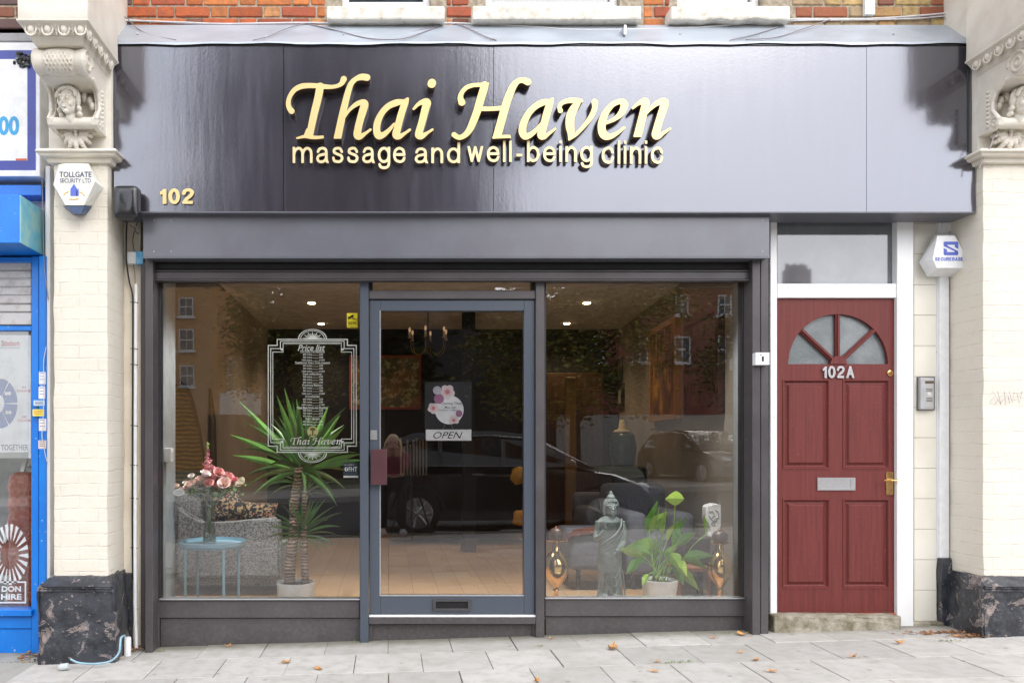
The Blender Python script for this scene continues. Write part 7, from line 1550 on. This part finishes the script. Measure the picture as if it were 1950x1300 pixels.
for a in LL: lleaf(a[0], a[1], a[2], a[3], a[4], a[5], a[6], tuple(v*random.uniform(.85, 1.1) for v in a[7]), y=ly+random.uniform(-.05, .05), tw=a[8])
# the two tall stalks
for P, tone, W, d0 in (([(1272, 1090), (1280, 1040), (1286, 955)], g3, .085, Vector((-1, -.35, .25))), ([(1290, 1085), (1318, 1040), (1346, 1016)], g1, .03, Vector((-.2, -.1, 1)))):
    q = [px3(a, b, ly-.02) for a, b in P]; stm.tube(cr([tuple(p) for p in q], 8), .0032, 6)
    mb.tone = C4(tone)
    if W > .05: mb.blade(q[-1]+Vector((.06, 0, .02)), Vector((-1, -.3, .1)), .15, .10, .3, 8, .12, .5, .35, face=(0, 1, .5))
    else: mb.blade(q[-1]-Vector((0, 0, 0)), d0, .13, W, .1, 7, .2, .3, .5)
mb.build('foliage', LILY, li_, recalc=False); stm.build('stems', pm('lily_stem', (.22, .42, .06), .5), li_, smooth=True)
# brass vases with dark turned tops
def brass(px, label, top, neck_y, ring_y, by0, bw, y):
    s = (y+5)/1500; c = Vector((X(px, y), y, FZ)); z = lambda py: Z(py, y)-FZ; t = thing('brass_vase', label, 'vase', c, 'tall brass vases in the right window')
    pr = [(0, 0), (.045, 0), (.05, .01), (.03, .03), (.018, .05)]+[(r*s, z(py)) for r, py in ((5, 1138), (4.5, 1126), (6.5, 1123), (5, 1120), (7, 1114), (13, 1107), (19, 1098), (22.5, 1087), (23, 1075), (20.5, 1063), (14, 1054), (8.5, 1048), (7, 1038), (6, 1020), (6.5, 1010), (8, ring_y+4), (16, ring_y+2), (18, ring_y), (12, ring_y-2), (0, ring_y-2))]
    MB().lathe(pr, c, 40).build('body', BRASS, t, smooth=True, autos=60)
    MB().lathe([(0, z(ring_y-2)), (12*s, z(ring_y-2)), (14*s, z(ring_y-6)), (14*s, z(ring_y-14)), (10*s, z(ring_y-20)), (4*s, z(ring_y-23)), (0, z(ring_y-23))], c, 30).build('wooden_top', pm('dark_turned_wood', (.05, .03, .025), .4, c2=(.09, .05, .04), ns=8, stretch=(1, 1, 10)), t, smooth=True, autos=60)
    MB().lathe([(0, z(ring_y-22)), (3.5*s, z(ring_y-23)), (3.8*s, z(ring_y-25)), (0, z(ring_y-27))], c, 16).build('copper_cap', pm('copper', (.7, .32, .18), .2, .5, 1.), t, smooth=True)
brass(1059, 'tall brass vase with a dark turned top beside the left edge of the right window', 0, 0, 1027, 0, 0, .28); brass(1371, 'tall brass vase with a dark turned top near the right edge of the right window', 0, 0, 1032, 0, 0, .3)
# grey-blue sofas
GB = pm('slate_sofa_fabric', (.10, .105, .13), .9, .15, c2=(.14, .145, .17), ns=120, bs=200, bst=.4, bd=.002); LEGW = pm('dark_leg', (.03, .02, .02), .5)
def sofa(label, x0, x1, y0, y1, seat, back, arm, nm='sofa'):
    t = thing(nm, label, 'sofa', ((x0+x1)/2, (y0+y1)/2, FZ)); MB().box(x0, x1, y0, y1, FZ+.12, seat, .05, 3).build('seat', GB, t, smooth=True, autos=50)
    if back: MB().box(x0, x1, y1-.22, y1, seat-.02, back, .07, 3).build('backrest', GB, t, smooth=True, autos=50)
    for s_, xx in ((-1, x0), (1, x1-.16)):
        if arm: MB().box(xx, xx+.16, y0+.001, y1-.01, FZ+.13, arm, .06, 3).build('armrest', GB, t, smooth=True, autos=50)
    for xx in (x0+.06, x1-.06):
        for yy in (y0+.06, y1-.06): MB().tube([(xx, yy, FZ+.12), (xx, yy, FZ)], [.022, .014], 8).build('leg', LEGW, t)
    return t
sofa('slate grey sofa with rounded back behind the peace lily in the right window', X(1192, 1.1), 2.36, 1.05, 1.9, FZ+.42, Z(918, 1.9), Z(975, 1.1), 'slate_sofa')
fs_ = thing('footstool', 'low slate grey footstool with red brown trim behind the left brass vase', 'footstool', (X(1140, 1.25), 1.25, FZ)); MB().box(X(1085, 1.0), X(1185, 1.0), 1.0, 1.55, FZ+.16, Z(1012, 1.0), .05, 3).build('seat', GB, fs_, smooth=True, autos=50)
for xx in (X(1100, 1.1), X(1172, 1.1)):
    for yy in (1.08, 1.48): MB().tube([(xx, yy, FZ+.16), (xx, yy, FZ)], [.02, .013], 8).build('leg', LEGW, fs_)
sofa('dark grey armchair farther back in the right window', X(1110, 2.4), X(1215, 2.4), 2.3, 2.9, FZ+.36, Z(935, 2.9), Z(965, 2.4), 'armchair')
THR = M('rust_patterned_throw'); THR.set(Roughness=.9); vo = THR.n('ShaderNodeTexVoronoi'); vo.inputs['Scale'].default_value = 40; THR.l(THR.tc.outputs['Object'], vo.inputs['Vector']); THR.base(THR.mix(THR.ramp(vo.outputs['Distance'], .2, .3), (.42, .10, .03), (.10, .03, .02))); THR = THR.m
mb = MB(); pa = [(1310, 938), (1322, 925), (1340, 914), (1362, 908), (1382, 912)]
for (a, b), (c_, d_) in zip(pa, pa[1:]): mb.quad(px3(a, b, 1.62), px3(c_, d_, 1.62), px3(c_, d_+10, 1.60), px3(a, b+14, 1.60)); mb.quad(px3(a, b, 1.62), px3(c_, d_, 1.62), px3(c_, d_-3, 1.9), px3(a, b-3, 1.9))
o = tag(mb.build('throw', THR, None, loc=px3(1345, 930, 1.6), solid=.012), 'rust orange patterned throw over the back of the slate grey sofa', 'throw')
mb = MB(); pa = [(1078, 1030), (1082, 1018), (1092, 1011), (1130, 1008), (1175, 1006)]
for (a, b), (c_, d_) in zip(pa, pa[1:]): mb.quad(px3(a, b, .985), px3(c_, d_, .985), px3(c_, d_+7, .98), px3(a, b+9, .98)); mb.quad(px3(a, b, .985), px3(c_, d_, .985), px3(c_, d_-5, 1.4), px3(a, b-5, 1.4))
tag(mb.build('throw', THR, None, loc=px3(1120, 1010, 1), solid=.01), 'rust orange runner along the edge of the low grey footstool', 'throw')
cb = thing('white_cabinet', 'low white side cabinet at the back of the right window', 'cabinet', (X(1256, 2.6), 2.6, FZ)); MB().box(X(1224, 2.6), X(1292, 2.6), 2.6, 3.0, FZ, Z(937, 2.6), .006).build('carcass', pm('cabinet_white', (.55, .53, .5), .5), cb); MB().box(X(1222, 2.6), X(1294, 2.6), 2.58, 3.02, Z(937, 2.6)+.001, Z(933, 2.6), .003).build('top', SWH, cb)
mb = MB(); q = px3(1296, 935, 2.7); mb.tube([px3(1268, 935, 2.7), px3(1282, 925, 2.7), px3(1296, 905, 2.7), px3(1304, 885, 2.7), px3(1308, 868, 2.7)], [.05, .045, .03, .022, .006], 10)
mb.tube([px3(1292, 912, 2.7), px3(1302, 902, 2.68), px3(1312, 900, 2.66)], [.015, .012, .006], 8); mb.tube([px3(1298, 900, 2.7), px3(1292, 886, 2.68), px3(1288, 880, 2.66)], [.013, .01, .005], 8)
tag(bake(mb.build('carved_figurine', pm('dark_carved_wood', (.05, .025, .015), .45), None, loc=q), .008, 2), 'dark carved wooden dancer figurine leaning on the white cabinet', 'figurine')
cn_ = thing('candle_bowl', 'small lit amber candle bowl on the white cabinet', 'candle', px3(1285, 928, 2.62)); MB().lathe([(0, 0), (.03, .004), (.042, .03), (.036, .05), (.03, .04), (0, .03)], px3(1285, 930, 2.62), 20).build('bowl', pm('copper_bowl', (.6, .25, .1), .3, .5, .6), cn_, smooth=True); MB().ell(px3(1285, 922, 2.62), (.012, .012, .014), 8, 6).build('flame', pm('flame', (1, .6, .3), .5, emit=(1, .45, .15), es=6), cn_)
jr = thing('green_jar', 'dark green ribbed ceramic jar at the back left of the right window', 'jar', (X(1187, 3.0), 3.0, Z(890, 3.0))); s3 = 8/1500
MB().lathe([(0, 0), (18*s3, 0)]+[((20+4.5*math.sin(math.pi*k/14)+.5*math.sin(k*2.6))*s3, k*62*s3/14) for k in range(15)]+[(16*s3, 64*s3), (0, 66*s3)], (X(1187, 3.0), 3.0, Z(888, 3.0)), 30).build('body', pm('dark_green_glaze', (.010, .022, .018), .3, c2=(.02, .035, .03), ns=14), jr, smooth=True)
MB().box(X(1155, 3.0), X(1220, 3.0), 2.8, 3.3, FZ, Z(888, 3.0), .01).build('stand', WALLB, jr)
tag(MB().lathe([(0, 0), (17*s3, 0), (14*s3, 4*s3), (6*s3, 7*s3), (5*s3, 20*s3), (3.4*s3, 24*s3), (0, 24*s3)], (X(1184, 3.0), 3.0, Z(823, 3.0)), 20).build('straw_hat', pm('straw', (.50, .40, .24), .8), None, smooth=True, loc=(X(1184, 3.0), 3.0, Z(823, 3.0))), 'pale straw coloured pointed hat on top of the dark green jar', 'hat')
# white burner, dark urn, stool
wb = thing('oil_burner', 'white ceramic oil burner with leaf cut-outs on a dark box near the right brass vase', 'oil burner', px3(1358, 1022, .7)); q = px3(1358, 1022, .7); s4 = 5.7/1500
mb = MB(); P = [(1348, 1022), (1370, 1020), (1370, 1012), (1364, 1005), (1376, 992), (1376, 962), (1366, 960), (1358, 957), (1342, 962), (1341, 990), (1352, 1002), (1348, 1012)]
mb.prism([(X(a, .7), Z(b, .7)) for a, b in P], 0, 'y', .67, .75); bmesh.ops.bevel(mb.bm, geom=list(mb.bm.edges), offset=.008, segments=3, affect='EDGES'); mb.build('body', pm('white_glaze', (.93, .94, .95), .3), wb, smooth=True, autos=50)
mb = MB()
for pl_ in ([(1350, 974), (1356, 972), (1361, 979), (1356, 984)], [(1362, 970), (1368, 974), (1368, 984), (1361, 988)], [(1350, 981), (1356, 990), (1366, 992)], [(1354, 996), (1358, 993), (1362, 997), (1358, 1000), (1354, 996)]): mb.tube([px3(a, b, .668) for a, b in pl_], .0022, 5)
mb.build('cut_outs', pm('grey_line', (.3, .33, .36), .5), wb)
db = thing('dark_chest', 'dark low chest under the white burner at the right end of the right window', 'chest', (X(1370, .85), .85, FZ)); MB().box(X(1300, .7), 2.30, .62, 1.0, FZ+.22, Z(1022, .65), .008).build('body', LEGW, db)
for xx in (X(1312, .75), 2.24): MB().box(xx-.02, xx+.02, .66, .94, FZ, FZ+.22, .003).build('leg', LEGW, db)
ur = thing('dark_urn', 'small round dark urn beside the white oil burner', 'urn', px3(1381, 1020, .85)); MB().lathe([(0, 0), (.03, 0), (.055, .02), (.066, .05), (.055, .085), (.03, .1), (.012, .118), (0, .12)], px3(1381, 1020, .85), 24).build('body', LEGW, ur, smooth=True)
sto = thing('wooden_stool', 'reddish brown wooden stool half hidden behind the lily pot in the right window', 'stool', (X(1330, .62), .62, FZ)); RW = pm('red_brown_wood', (.26, .10, .05), .4, c2=(.18, .06, .03), ns=10, stretch=(8, 8, 1))
MB().box(X(1290, .5), X(1352, .5), .45, .72, Z(1078, .5)-.03, Z(1078, .5), .006).build('seat', RW, sto)
for a, b in ((1298, 1290), (1346, 1356)):
    for y in (.48, .69): MB().tube([px3(a, 1082, y), (X(b, y), y, FZ)], [.016, .013], 8).build('leg', RW, sto)
